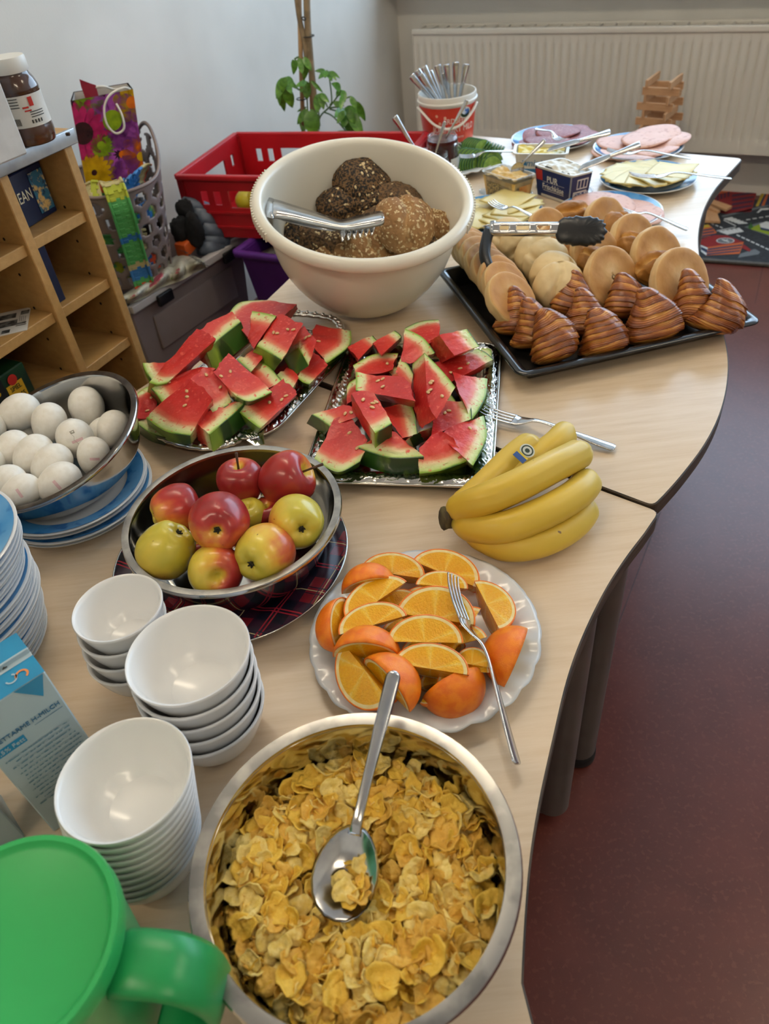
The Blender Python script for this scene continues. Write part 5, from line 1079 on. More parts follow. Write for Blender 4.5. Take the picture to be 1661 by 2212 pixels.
def melon(cr_, rind, inner, z, ext, label, group, seed, light=False, seeds=0, dz=-.034, zi=None):
    """upper face between a rind curve and an inner curve (pixels in a crop), extruded by ext"""
    n, m_ = 17, 14
    zr_ = z if isinstance(z, tuple) else (z,)*len(rind); zi = zi if zi is not None else (zr_[0],)*len(inner)
    if not isinstance(zi, tuple): zi = (zi,)*len(inner)
    _cx = sum(p[0] for p in rind+inner)/len(rind+inner); _cy = sum(p[1] for p in rind+inner)/len(rind+inner); rind = [(_cx+(x-_cx)*1.07, _cy+(y-_cy)*1.07) for x, y in rind]; inner = [(_cx+(x-_cx)*1.07, _cy+(y-_cy)*1.07) for x, y in inner]
    Rw = toface(rind, zr_, cr_); Iw = toface(inner, zi, cr_)
    Ac = curve(Rw, n); Bc = curve(Iw, n)
    cx = sum(p[0] for p in rind)/len(rind); cy = sum(p[1] for p in rind)/len(rind)
    e = at(*cr_(cx+ext[0], cy+ext[1]), zr_[0]+dz)-at(*cr_(cx, cy), zr_[0])
    ts = np.array([0, .02, .06, .10, .15, .20, .26, .33, .42, .52, .63, .75, .88, 1.0])
    top = np.array([Ac*(1-t)+Bc*t for t in ts]); lay = 6
    V0 = []; D = []
    maxd = .075
    base = top.reshape(-1, 3); dist = np.repeat(ts, n)*np.tile(np.linalg.norm(Bc-Ac, axis=1), len(ts))
    k = len(base)
    for q in range(lay+1): V0.append(base+e*(q/lay)); D.append(dist)
    V0 = np.concatenate(V0); D = np.concatenate(D); L_ = len(ts)
    def ix(q, i, j): return q*k+i*n+j
    F = []
    for i in range(L_-1):
        for j in range(n-1): F.append((ix(0, i, j), ix(0, i, j+1), ix(0, i+1, j+1), ix(0, i+1, j))); F.append((ix(lay, i, j), ix(lay, i+1, j), ix(lay, i+1, j+1), ix(lay, i, j+1)))
    for q in range(lay):
        for j in range(n-1):
            F.append((ix(q, 0, j+1), ix(q, 0, j), ix(q+1, 0, j), ix(q+1, 0, j+1))); F.append((ix(q, L_-1, j), ix(q, L_-1, j+1), ix(q+1, L_-1, j+1), ix(q+1, L_-1, j)))
        for i in range(L_-1):
            F.append((ix(q, i, 0), ix(q, i+1, 0), ix(q+1, i+1, 0), ix(q+1, i, 0))); F.append((ix(q, i+1, n-1), ix(q, i, n-1), ix(q+1, i, n-1), ix(q+1, i+1, n-1)))
    cen = V0.mean(0); nrm = np.cross(Ac[-1]-Ac[0], Bc.mean(0)-Ac.mean(0))
    if nrm@(-e) < 0: F = [tuple(reversed(x)) for x in F]
    wob = .0022*nz(V0*70, 1., seed)+.0012*nz(V0*220, 1., seed+3); W0 = V0+(V0-cen)/np.linalg.norm(V0-cen, axis=1)[:, None]*(wob*(D > .008))[:, None]
    b = np.array([cen[0], cen[1], V0[:, 2].min()])
    t = thing('watermelon_piece', label, 'watermelon piece', b, group)
    me = obj('flesh', W0, F, M_flesh, t, attrs={'m': np.clip(D/maxd, 0, 1)}, auto=40)
    # skin: thin shell on the rind side
    outd = unit(Ac.mean(0)-Bc.mean(0)); s0 = np.concatenate([Ac+e*(q/lay) for q in range(lay+1)]); thk = .0016
    s1 = s0+outd*thk; fs = [(q*n+j, q*n+j+1, (q+1)*n+j+1, (q+1)*n+j) for q in range(lay) for j in range(n-1)]; N0 = len(s0)
    vs = np.concatenate([s1, s0]); edge = [(q*n+j) for q in (0,) for j in range(n)]+[(q*n+n-1) for q in range(1, lay+1)]+[(lay*n+j) for j in range(n-2, -1, -1)]+[(q*n) for q in range(lay-1, 0, -1)]
    fs += [(edge[i], edge[(i+1) % len(edge)], N0+edge[(i+1) % len(edge)], N0+edge[i]) for i in range(len(edge))]
    fn = np.cross(s1[1]-s1[0], s1[n]-s1[0]); 
    if fn@outd < 0: fs = [tuple(reversed(x)) for x in fs]
    obj('skin', vs, fs, M_skinl if light else M_skin, t, auto=40)
    r_ = np.random.default_rng(seed+100); nn_ = unit(np.cross(Ac[-1]-Ac[0], Bc.mean(0)-Ac.mean(0))); nn_ = nn_ if nn_@e < 0 else -nn_
    for s2 in range(seeds):
        tt = r_.uniform(.40, .85); jj = r_.uniform(.15, .85); p = (Ac[int(jj*(n-1))]*(1-tt)+Bc[int(jj*(n-1))]*tt)+nn_*.0012
        link('seed', SEEDM, t, zframe(p-b, nn_, spin=r_.uniform(0, 6)))
    return t
GA = 'melon pieces on the handled silver tray'; GB = 'melon pieces on the square silver tray'
PCS_A = [ # rind, inner, z rind, z inner, ext, light, seeds, label
 ([(60, 735), (110, 700), (165, 682)], [(45, 900), (120, 905), (200, 870)], .035, .035, (0, 40), 1, 2, 'red melon piece at the tray end nearest the egg bowl'),
 ([(60, 940), (160, 1010), (260, 1040)], [(200, 880), (330, 900), (470, 960)], .03, .035, (0, 55), 0, 0, 'melon piece lying under the stack near the lower handle'),
 ([(105, 515), (125, 570), (160, 625)], [(245, 513), (240, 560), (225, 600)], .05, .05, (5, 40), 1, 0, 'pale melon end piece against the shelf side of the tray'),
 ([(1210, 610), (1250, 640), (1292, 655)], [(1318, 440), (1370, 480), (1412, 530)], .04, .045, (0, 35), 1, 0, 'small melon piece by the far tray edge'),
 ([(1572, 285), (1560, 390), (1412, 500)], [(1345, 242), (1312, 320), (1330, 400)], .04, .05, (-5, 35), 1, 1, 'triangular melon slice at the far end of the tray'),
 ([(870, 478), (990, 545), (1085, 645)], [(860, 560), (930, 660), (985, 690)], .05, .045, (0, 40), 1, 0, 'pale rind piece in the middle of the handled tray'),
 ([(1062, 598), (1110, 650), (1168, 690)], [(1130, 540), (1180, 580), (1205, 620)], .045, .045, (0, 40), 1, 0, 'small rind piece behind the middle slice'),
 ([(780, 480), (830, 530), (870, 570)], [(900, 410), (930, 440), (950, 480)], .055, .06, (0, 40), 1, 0, 'red melon chunk under the thick slab'),
 ([(722, 170), (800, 85), (960, 68)], [(850, 312), (1040, 215), (1182, 95)], .075, .075, (10, 50), 1, 1, 'long melon slice at the back of the handled tray'),
 ([(880, 152), (960, 165), (1040, 184)], [(850, 330), (870, 370), (892, 398)], .10, .075, (20, 40), 1, 0, 'upright wedge with the rind on top'),
 ([(1215, 400), (1245, 450), (1282, 520)], [(1250, 250), (1290, 290), (1337, 350)], .065, .08, (-105, 75), 1, 2, 'melon block with a striped rind end facing the apples'),
 ([(925, 380), (1000, 420), (1092, 478)], [(1070, 165), (1150, 195), (1232, 238)], .075, .10, (-62, 92), 1, 4, 'thick melon slab with a green rind end and seeds'),
 ([(550, 412), (670, 310), (785, 220)], [(430, 330), (560, 235), (728, 150)], .085, .095, (55, 150), 0, 0, 'big melon chunk showing its broad green skin'),
 ([(170, 690), (215, 740), (255, 795)], [(350, 600), (480, 555), (600, 560)], .06, .075, (-5, 60), 0, 1, 'melon chunk with dark rind end on the shelf side'),
 ([(160, 635), (215, 650), (280, 640)], [(480, 272), (540, 305), (602, 352)], .07, .11, (-15, 70), 1, 0, 'long red melon bar leaning across the pile'),
 ([(770, 748), (860, 775), (1003, 712)], [(618, 585), (660, 515), (716, 458)], .075, .09, (-10, 45), 1, 2, 'melon slice with one big seed in the middle'),
 ([(600, 860), (690, 810), (725, 780)], [(440, 640), (540, 560), (640, 590)], .06, .085, (0, 40), 0, 2, 'red melon cube in the middle of the pile'),
 ([(140, 897), (270, 985), (432, 1018)], [(425, 640), (505, 700), (582, 772)], .055, .085, (15, 70), 1, 3, 'large melon slice with pale rind facing the egg bowl'),
 ([(800, 850), (870, 910), (945, 965)], [(1095, 640), (1140, 690), (1182, 742)], .05, .065, (-15, 40), 1, 3, 'seeded melon piece at the tray edge facing the square tray'),
 ([(575, 1012), (720, 892), (837, 785)], [(478, 930), (610, 850), (735, 800)], .055, .06, (25, 125), 0, 0, 'melon piece with dark green skin at the lower handle')]
for i, (rd, inn, z1_, z2_, ex, li, sdn, lb) in enumerate(PCS_A): melon(c7, rd, inn, z1_, ex, lb, GA, i, bool(li), sdn, zi=z2_)
PCS_B = [
 ([(340, 640), (360, 600), (420, 560)], [(340, 760), (400, 720), (430, 680)], .035, .035, (0, 30), 1, 0, 'melon scrap at the side of the square tray facing the other tray'),
 ([(680, 500), (720, 480), (745, 470)], [(860, 700), (880, 640), (885, 600)], .035, .035, (0, 40), 1, 0, 'red melon piece deep in the middle of the square tray'),
 ([(1180, 700), (1210, 740), (1230, 780)], [(1050, 900), (1080, 960), (1100, 1000)], .03, .03, (0, 30), 0, 0, 'dark red melon piece deep under the tall wedge'),
 ([(400, 452), (560, 368), (742, 362)], [(425, 515), (590, 515), (702, 480)], .045, .045, (0, 40), 1, 1, 'melon slice with curved rind at the back corner'),
 ([(540, 215), (555, 235), (572, 250)], [(350, 300), (400, 350), (432, 400)], .05, .05, (-5, 35), 0, 0, 'red melon cube at the back corner of the square tray'),
 ([(720, 175), (750, 195), (772, 220)], [(562, 265), (590, 320), (622, 360)], .06, .06, (0, 40), 0, 0, 'red melon cube second from the back corner'),
 ([(820, 150), (940, 98), (1078, 85)], [(880, 225), (985, 275), (1080, 200)], .055, .06, (5, 45), 0, 0, 'melon wedge at the back edge of the square tray'),
 ([(1392, 322), (1455, 355), (1512, 405)], [(1050, 432), (1100, 500), (1195, 575)], .05, .05, (0, 45), 0, 3, 'melon slice pointing inward from the tray edge by the bread tray'),
 ([(1310, 160), (1355, 225), (1402, 292)], [(1100, 205), (1160, 290), (1215, 368)], .085, .085, (-110, 62), 0, 0, 'thick melon block at the corner by the bread tray'),
 ([(815, 168), (950, 235), (1042, 348)], [(785, 415), (860, 428), (940, 398)], .085, .07, (-5, 35), 1, 0, 'melon wedge standing with its rind edge up'),
 ([(1467, 565), (1442, 730), (1345, 878)], [(1203, 515), (1245, 640), (1300, 760)], .045, .06, (-15, 40), 1, 0, 'triangular melon slice beside the fork'),
 ([(1320, 750), (1335, 810), (1340, 885)], [(1160, 755), (1060, 860), (1045, 1010)], .05, .05, (0, 40), 0, 2, 'red melon chunk below the tall wedge'),
 ([(1437, 873), (1458, 1050), (1355, 1248)], [(1335, 905), (1140, 1005), (1215, 1120)], .04, .05, (-10, 35), 1, 1, 'melon slice with a wide rind arc at the tray corner'),
 ([(938, 1315), (1110, 1290), (1303, 1220)], [(935, 1130), (1090, 1010), (1190, 1060)], .035, .055, (0, 40), 1, 0, 'melon slice at the front corner by the bananas'),
 ([(850, 1040), (940, 985), (1045, 955)], [(800, 1090), (850, 1030), (900, 1000)], .045, .045, (35, 80), 0, 0, 'small melon piece showing dark green skin in front'),
 ([(845, 758), (882, 880), (902, 1000)], [(648, 808), (715, 930), (790, 1032)], .05, .055, (-15, 35), 1, 0, 'melon piece with pale rind in the middle front'),
 ([(775, 402), (830, 450), (873, 522)], [(738, 505), (790, 570), (855, 640)], .07, .06, (30, 30), 0, 0, 'small melon wedge with a dark green skin patch'),
 ([(430, 650), (430, 580), (432, 510)], [(870, 730), (830, 600), (790, 550)], .075, .085, (30, 60), 1, 3, 'melon block with a thin rind edge on its side'),
 ([(70, 850), (140, 890), (212, 942)], [(310, 772), (380, 800), (430, 860)], .05, .06, (-45, 70), 0, 2, 'melon piece poking out beside the apple bowl'),
 ([(85, 1205), (270, 1298), (437, 1222)], [(235, 905), (330, 868), (492, 1060)], .04, .055, (0, 40), 1, 2, 'large melon slice at the front corner by the apples'),
 ([(432, 1112), (690, 1192), (947, 1186)], [(545, 1070), (690, 985), (830, 1095)], .05, .06, (4, 130), 0, 0, 'melon piece with long dark green skin at the tray front'),
 ([(562, 985), (625, 955), (692, 915)], [(385, 690), (470, 660), (552, 668)], .085, .10, (0, 130), 0, 4, 'tall melon bar with a green rind end pointing to the apples'),
 ([(975, 372), (1100, 500), (1210, 632)], [(1000, 745), (1030, 815), (1066, 862)], .10, .085, (-108, 92), 1, 5, 'tall melon wedge standing in the middle of the square tray'),
 ([(1440, 315), (1500, 325), (1512, 390)], [(1420, 330), (1430, 380), (1450, 420)], .03, .03, (0, 25), 1, 0, 'pale rind scrap at the far tray corner')]
for i, (rd, inn, z1_, z2_, ex, li, sdn, lb) in enumerate(PCS_B): melon(cB, rd, inn, z1_, ex, lb, GB, i+40, bool(li), sdn, zi=z2_)
# forks and spatula by the trays
cF = crop(940, 840, 3.322)
cutlery('fork', at(*cF(335, 150), .016), at(*cF(1290, 425), .006), 'steel fork leaning on the square silver tray beside the bananas', group=None)
sv_ = thing('serving_fork', 'serving fork under the melon at the lower tray handle', 'fork', at(*c7(890, 1050), .02))
for k in range(4): obj('tine', *tube([at(*c7(790+30*k, 1000+8*k), .026), at(*c7(880+15*k, 1060-4*k), .024)], .0022, 6, flat=.5), M_cut, sv_)
obj('blade', *prism([at(*c7(840, 1065), .024), at(*c7(960, 1010), .024), at(*c7(968, 1095), .018), at(*c7(900, 1105), .018)], (0, 0, -.002)), M_cut, sv_, smooth=False)
# ---------------------------------------------------------------- apple bowl on tartan plate
TP = np.array([-.208, .717, T])
M_tart = None
def tartan():
    m = bpy.data.materials.new('tartan_print'); m.use_nodes = True; nt = m.node_tree; N = nt.nodes; L = nt.links; b = N['Principled BSDF']; b.inputs['Roughness'].default_value = .18
    tc = N.new('ShaderNodeTexCoord'); mp = N.new('ShaderNodeMapping'); mp.inputs['Rotation'].default_value = (0, 0, R(28)); L.new(tc.outputs['Object'], mp.inputs[0]); sx = N.new('ShaderNodeSeparateXYZ'); L.new(mp.outputs[0], sx.inputs[0])
    def math_(op, a, b_=None):
        q = N.new('ShaderNodeMath'); q.operation = op
        for i, x in enumerate((a, b_)):
            if x is None: continue
            if isinstance(x, (int, float)): q.inputs[i].default_value = x
            else: L.new(x, q.inputs[i])
        return q.outputs[0]
    def band(c, period, lo, hi):
        fr = math_('FRACT', math_('ADD', math_('DIVIDE', c, period), 100.)); return math_('MULTIPLY', math_('GREATER_THAN', fr, lo), math_('LESS_THAN', fr, hi))
    def mix(f, a, c):
        q = N.new('ShaderNodeMix'); q.data_type = 'RGBA'; L.new(f, q.inputs[0])
        if isinstance(a, str): q.inputs[6].default_value = (*lin(a), 1)
        else: L.new(a, q.inputs[6])
        q.inputs[7].default_value = (*lin(c), 1); return q.outputs[2]
    x, y = sx.outputs[0], sx.outputs[1]; P_ = .085
    dx = band(x, P_, .0, .48); dy = band(y, P_, .0, .48)
    c = mix(dx, '#6e1622', '#2a1424'); 
    both = math_('MULTIPLY', dx, dy); only = math_('MAXIMUM', math_('SUBTRACT', dy, both), 0.)
    c = mix(only, c, '#2c1526'); c = mix(both, c, '#10101c')
    for (a, lo, hi, col) in ((x, .72, .735, '#b9a878'), (y, .72, .735, '#b9a878'), (x, .20, .225, '#8c1f2c'), (y, .20, .225, '#8c1f2c'), (x, .26, .285, '#8c1f2c'), (y, .26, .285, '#8c1f2c'), (x, .66, .675, '#1a1a2c'), (y, .66, .675, '#1a1a2c'), (x, .78, .80, '#1a1a2c'), (y, .78, .80, '#1a1a2c')): c = mix(band(a, P_, lo, hi), c, col)
    L.new(c, b.inputs['Base Color']); return m
M_tart = tartan()
pl_ = dish('tartan_plate', 'large tartan charger plate under the apple bowl', 'plate', [(0, .004), (.10, .004), (.105, .005), (.12, .012), (.150, .016), (.1545, .015), (.152, .012), (.12, .008), (.10, 0), (0, 0)], TP, M_tart, 72, auto=60)
v, f = tube([(.1545*math.cos(a), .1545*math.sin(a), .0152) for a in np.linspace(0, 2*PI, 97)], .0012, 6, cap=False); obj('silver_edge', v, f, M_silver, pl_, local=True)
def steelbowl(name, label, R_, h, c, tilt=None, lip=.011, flat=True, rb=None):
    rb = rb or R_*.62
    inner = [(0, .003), (rb*.8, .003), (rb, .006), (R_*.80, h*.30), (R_-lip-.004, h*.80), (R_-lip, h*.97)]
    pr_ = [tuple(p) for p in smooth_prof(inner[1:], 6)]; outer = [(max(r_+.0014, 0), z-.0014) for r_, z in reversed(pr_[:-2])]
    prof = [(0, .003)]+pr_+[(R_-lip*.9, h), (R_-lip*.1, h+.0006), (R_, h-.001), (R_+.0002, h-.004), (R_-.002, h-.0045), (R_-lip, h-.003)]+outer+[(0, .0015)]
    prof = prof[::-1]
    v, f = lathe(prof, 96); o = link(name, mesh('steel_shell', v, f, M_steel, auto=50), None, Matrix.Translation(Vector(c)) if tilt is None else zframe(c, tilt)); tag(o, label, 'bowl')
    rv, rf = lathe([(R_-lip*.95, h+.0007), (R_-lip*.5, h+.0012), (R_-lip*.08, h+.0011)][::-1], 96); q = link('brushed_lip', mesh('brushed_lip', rv, rf, M_steelb), o)
    return o
AB = np.array([-.192, .722, T+.0045]); AR, AH = .140, .0755
steelbowl('steel_bowl', 'wide steel bowl of apples standing on the tartan plate', AR, AH, AB, lip=.010, rb=.10)
# apples
M_apple = mat('apple_skin', '#c8a02c', .30, ramp=[(0, '#c2b440'), (.28, '#dcc04a'), (.46, '#d8a03c'), (.60, '#c66434'), (.78, '#a8302a'), (1, '#8c2324')], nattr=.60, ns=42, nd=6, stretch=(1, 1, .22), coat=.15, col3='#6b4a1c', ns3=180, lo3=.74, hi3=.77)
M_stemb = mat('apple_stem', '#4d3420', .7, col2='#3a2616', ns=60); M_calyx = mat('apple_calyx', '#2c281a', .9, col2='#3a3420', ns=80)
def applemesh(seed, blush, bias):
    prof = [(0, -.78), (.10, -.83), (.26, -.92), (.45, -.93), (.68, -.80), (.88, -.45), (.98, -.02), (.97, .30), (.85, .62), (.62, .80), (.40, .84), (.22, .74), (.10, .60), (0, .52)]
    p = smooth_prof(prof, 4); p[:, 0] = np.maximum(p[:, 0], 0); p[0, 0] = p[-1, 0] = 0; v, f = lathe([tuple(x) for x in p], 44)
    an = np.arctan2(v[:, 1], v[:, 0]); v = v*(1+.018*np.cos(5*an)*np.clip(-v[:, 2], 0, 1))[:, None]*(1+.02*nz(v, 1.2, seed))[:, None]
    d = v/np.linalg.norm(v, axis=1)[:, None]; a = np.clip(.5+bias+.45*(d@unit(blush))+.10*nz(v, 2.2, seed), 0, 1)
    rr_ = np.hypot(v[:, 0], v[:, 1]); a = np.where((v[:, 2] < 0), a*(1-.75*np.exp(-(rr_/.22)**2)), a*(1-.8*np.exp(-(rr_/.25)**2)))
    return v, f, a
cA = crop(240, 940, 3.194)
# x, y, diameter px, z, stem axis, blush dir(local approx world), bias, stem?, label
APL = [(895, 320, 330, .085, (.05, .1, 1), (0, -1, .2), .42, 1, 'red apple with its stem upright at the back of the bowl'),
       (1215, 300, 390, .085, (.85, -.1, .4), (-.2, -.6, .4), .22, 1, 'red apple at the back with its stem pointing out of the bowl'),
       (455, 510, 355, .080, (.90, .42, -.15), (.6, .2, .6), .12, 0, 'striped apple at the side with its calyx toward the shelf'),
       (380, 795, 400, .078, (-.6, -.2, -.6), (-.4, -.2, -.9), -.42, 0, 'yellow apple nearest the stack of small bowls'),
       (1280, 600, 390, .082, (-.25, .80, -.35), (-.9, -.2, -.1), -.40, 0, 'yellow apple beside the melon tray with dark calyx'),
       (1060, 815, 410, .080, (.42, .80, -.30), (.9, .2, .2), -.26, 0, 'yellow apple with a rosy cheek at the front rim'),
       (720, 930, 385, .072, (.25, -.75, .35), (.9, 0, -.3), .05, 0, 'mottled apple at the front with its stem hollow showing'),
       (745, 600, 425, .108, (-.10, .85, -.40), (.3, .2, .9), .22, 0, 'russet red apple on top of the pile facing forward'),
       (955, 555, 250, .060, (0, 0, 1), (0, 0, -1), -.35, 0, 'yellow apple half hidden in the middle'),
       (1080, 560, 260, .050, (0, 0, 1), (0, -1, 0), .40, 0, 'red apple half hidden behind the yellow one'),
       (610, 800, 250, .045, (0, 0, 1), (0, -1, 0), .40, 0, 'red apple hidden under the front ones')]
def pxsize(p, n): return n*np.linalg.norm(p-CAMP)/np.linalg.norm(ray(830, 1106))
for i, (x, y, dpx, z, ax, bl_, bias, stm, lb) in enumerate(APL):
    px_, py_ = cA(x, y); c = at(px_, py_, z); rad = dpx/3.194/2*np.linalg.norm(c-CAMP)/np.linalg.norm(ray(px_, py_))
    mw = zframe(c, ax, spin=i*1.3); bloc = np.linalg.inv(np.array(mw)[:3, :3])@np.asarray(bl_, float); v, f, a = applemesh(i, bloc, bias)
    t = thing('apple', lb, 'apple', c, 'apples in the steel bowl', mw=mw); link('skin', mesh('skin', v*rad, f, M_apple, attrs={'m': a}), t)
    if stm: link('stem', mesh('stem', *tube(np.array([(0, 0, .5), (.03, .02, .9), (.09, .05, 1.45)])*rad, [.0016, .0014, .002], 8), M_stemb), t)
    cv, cf_ = sphere(10, 8); P = [(cv*.10*rad+np.array([0, 0, -.80])*rad, cf_)]
    for k in range(5): a = 2*PI*k/5; P.append(tube(np.array([(.05*math.cos(a), .05*math.sin(a), -.82), (.12*math.cos(a+.3), .12*math.sin(a+.3), -.90)])*rad, [.002, .0006], 5))
    link('calyx', mesh('calyx', *join(P), M_calyx), t)
# ---------------------------------------------------------------- egg bowl on blue plates
M_blue = mat('blue_glaze', '#3f86c4', .15, col2='#6ba6d6', ns=14, lo=.45, hi=.7, col3='#2a6bad', ns3=40); M_glz = mat('white_glaze', '#d5d6d6', .14, col2='#cfd0d0', ns=6)
def blueplate_meshes(r_):
    b = [(0, .004), (r_*.62, .004), (r_*.70, .006), (r_*.74, .0095)]; w = [(r_*.74, .0095), (r_*.97, .0165)]
    base = mesh('plate_body', *lathe([(r_*.985, .0168), (r_*.74, .0088), (r_*.62, .003), (0, .003)][::1][::-1][::-1], 64), M_glz, auto=60)
    v, f = lathe([(0, .004), (r_*.62, .004), (r_*.72, .008), (r_*.99, .0175), (r_, .0170), (r_*.995, .0150), (r_*.72, .0045), (r_*.62, 0), (0, 0)][::-1], 64); body = mesh('plate_body', v, f, M_glz, auto=60)
    v, f = lathe([(r_*.73, .0086), (r_*.86, .0134), (r_*.965, .0174)][::-1], 64); v[:, 2] += .0004; rim = mesh('blue_rim', v, f, M_blue)
    v, f = lathe([(r_*.975, .0139), (r_*.945, .0128)][::-1], 64); v[:, 2] -= .0008; und = mesh('blue_underband', v, f, M_blue)
    return body, rim, und
def blueplate(c, r_, label, group, ms=[None], tilt=None):
    if ms[0] is None or ms[0][0] != r_: ms[0] = (r_, blueplate_meshes(r_))
    body, rim, und = ms[0][1]; t = thing('blue_rimmed_plate', label, 'plate', c, group, mw=None if tilt is None else zframe(c, tilt)); link('plate_body', body, t); link('blue_rim', rim, t); link('blue_underband', und, t); return t
EPc = np.array([-.452, .884, T-.004]); ORD = order+('thirteenth', 'fourteenth', 'fifteenth', 'sixteenth', 'seventeenth', 'eighteenth', 'nineteenth', 'twentieth', 'twenty-first', 'twenty-second', 'twenty-third', 'twenty-fourth', 'twenty-fifth', 'twenty-sixth')
for k in range(4): blueplate(EPc+np.array([.003*math.sin(k*2), .002*math.cos(k*3), .0085*k]), .112, 'blue-rimmed plate under the egg bowl, %s from the table' % ORD[k], 'plates under the egg bowl')
ET = unit(np.array([-.205, -.13, 1.])); EC = np.array([-.466, .915, T+.10]); ER, EH = .138, .075
steelbowl('steel_bowl', 'tilted steel bowl of white eggs on blue plates', ER, EH, EC-ET*EH, tilt=ET, lip=.010, rb=.085)
cE = crop(0, 780, 5.033)
M_egg = mat('eggshell_white', '#edeae2', .45, col2='#e7e3d9', ns=3, bump=.05, bs=30, sss=.1, sssr=(.6, .5, .4))
prof = [(math.sin(t)*(1-.10*math.cos(t))*1.0, -math.cos(t)*1.28) for t in np.linspace(0, PI, 25)]; prof[0] = (0, -1.28); prof[-1] = (0, 1.28)
EGGM = mesh('shell', *lathe(prof, 32), M_egg)
EG = [(200, 560, 205, .095, (.9, .2, .3)), (535, 680, 195, .085, (.3, .4, .8)), (945, 510, 200, .080, (.1, .2, 1)), (1110, 790, 170, .062, (.6, .5, .3)), (1225, 740, 180, .070, (.4, .7, .5)), (825, 850, 210, .080, (.1, -.3, .9)), (130, 960, 190, .085, (.5, .7, .3)), (360, 1020, 205, .085, (.6, .7, .35)), (560, 1120, 205, .080, (.7, .6, .35)), (1020, 1040, 185, .072, (.2, .4, .9)), (640, 1320, 215, .078, (.8, .4, .3)), (60, 1330, 200, .085, (.8, .2, .3)), (225, 1420, 195, .080, (.9, .2, .3)), (-150, 760, 200, .09, (.4, .5, .5)), (-160, 1150, 200, .085, (.4, .5, .5)), (760, 780, 150, .045, (.3, .2, .1)), (300, 800, 160, .05, (.3, .8, .1))]
EGL = ['white egg resting on the bowl rim beside the green game box', 'white egg behind the cracked one', 'white egg standing upright at the back of the bowl', 'white egg half hidden by the bowl wall', 'white egg touching the bowl wall near the melon', 'white egg with a cracked tip in the middle', 'white egg at the picture edge in the middle row', 'long white egg in the middle of the bowl', 'white egg in front of the long one', 'small white egg by the front rim', 'white egg pressed against the front rim', 'white egg at the picture edge by the front', 'white egg with a faint pink stamp near the plate stack', 'white egg outside the picture at the back', 'white egg outside the picture at the front', 'white egg at the bowl bottom under the cracked one', 'white egg at the bowl bottom under the back row']
M_crack = mat('egg_crack', '#a9a498', .8, col2='#8f897c', ns=40); M_stamp = mat('pink_stamp', '#dca9b4', .6, col2='#e2d6cf', ns=150, lo=.5, hi=.55)
for i, ((x, y, rp_, z, ax), lb) in enumerate(zip(EG, EGL)):
    px_, py_ = cE(x, y); c = at(px_, py_, z); rad = rp_/5.033*np.linalg.norm(c-CAMP)/np.linalg.norm(ray(px_, py_))*.93
    t = thing('egg', lb, 'egg', c, 'white eggs in the steel bowl', mw=zframe(c, ax, s=(rad, rad, rad))); link('shell', EGGM, t)
    if i in (5, 12, 9, 10):
        inv = np.linalg.inv(np.array(zframe(c, ax, s=(rad, rad, rad)))); tc_ = (inv@np.append(CAMP, 1))[:3]; d0 = unit(tc_+np.array([0, 0, .4])); 
        def onegg(d):
            d = unit(d); cz = -d[2]; th = math.acos(max(-1, min(1, cz))); return d*np.array([1, 1, 1.28])*(1.006)*np.array([1-.10*math.cos(th), 1-.10*math.cos(th), 1])
        sx_ = unit(np.cross(d0, (0, 0, 1))); sy_ = np.cross(d0, sx_)
        if i == 5: pts = [onegg(d0+sx_*a+sy_*b) for a, b in ((.0, -.35), (.08, -.2), (.02, -.05), (.1, .1), (.02, .25), (-.02, .4))]; link('crack', mesh('crack', *tube(pts, .008, 5), M_crack), t); pts = [onegg(d0+sx_*a+sy_*b) for a, b in ((-.12, -.38), (.12, -.38), (.10, -.22), (-.10, -.20))]; link('crack', mesh('crack', pts, [(0, 1, 2, 3)], M_crack), t)
        pts = [onegg(d0+sx_*(-.35+.6*k/6)+sy_*(.18+s_*.07)) for k in range(7) for s_ in (-1, 1)]; link('stamp', mesh('stamp', pts, [(2*k, 2*k+1, 2*k+3, 2*k+2) for k in range(6)], M_stamp), t)
# tall stack of blue-rimmed plates at the picture edge
SC = np.array([-.540, .616, T-.004])
for k in range(24):
    off = .016*math.sin(k*.32+.8)*(k/24)+.003*math.sin(k*5.1); blueplate(SC+np.array([.026*(k/23)+.006*(1 if 8 < k < 15 else 0)+off*.3, -.003*math.sin(k*2.7), .0070*k]), .109, 'blue-rimmed plate in the tall stack, %s from the bottom' % ORD[k], 'tall stack of blue-rimmed plates')
# ---------------------------------------------------------------- orange wedges on the white plate
OP = np.array([.028, .545, T-.004])
plp = [(0, .006), (.075, .006), (.083, .009), (.096, .017), (.128, .0225), (.1325, .022), (.131, .0195), (.096, .013), (.083, .004), (.078, 0), (0, 0)][::-1]
def scallop(prof, n=144, k=24, amp=.016, r0=.095):
    v, f = lathe(prof, n); an = np.arctan2(v[:, 1], v[:, 0]); rr_ = np.hypot(v[:, 0], v[:, 1]); w = np.clip((rr_-r0)/(.132-r0), 0, 1); s_ = 1+amp*w*(np.abs(np.sin(an*k/2))-.6); v[:, 0] *= s_; v[:, 1] *= s_; v[:, 2] += .0016*w*np.cos(an*k); return v, f
op = link('scalloped_plate', mesh('glazed_plate', *scallop(plp), M_glz), None, Matrix.Translation(Vector(OP))); tag(op, 'white scalloped plate of orange wedges', 'plate')
M_peel = mat('orange_peel', '#f0871a', .32, col2='#e56f12', ns=3, bump=.2, bs=38, bdist=.03); M_pith = mat('orange_pith', '#e8d8a2', .6, col2='#e2cb8c', ns=6)
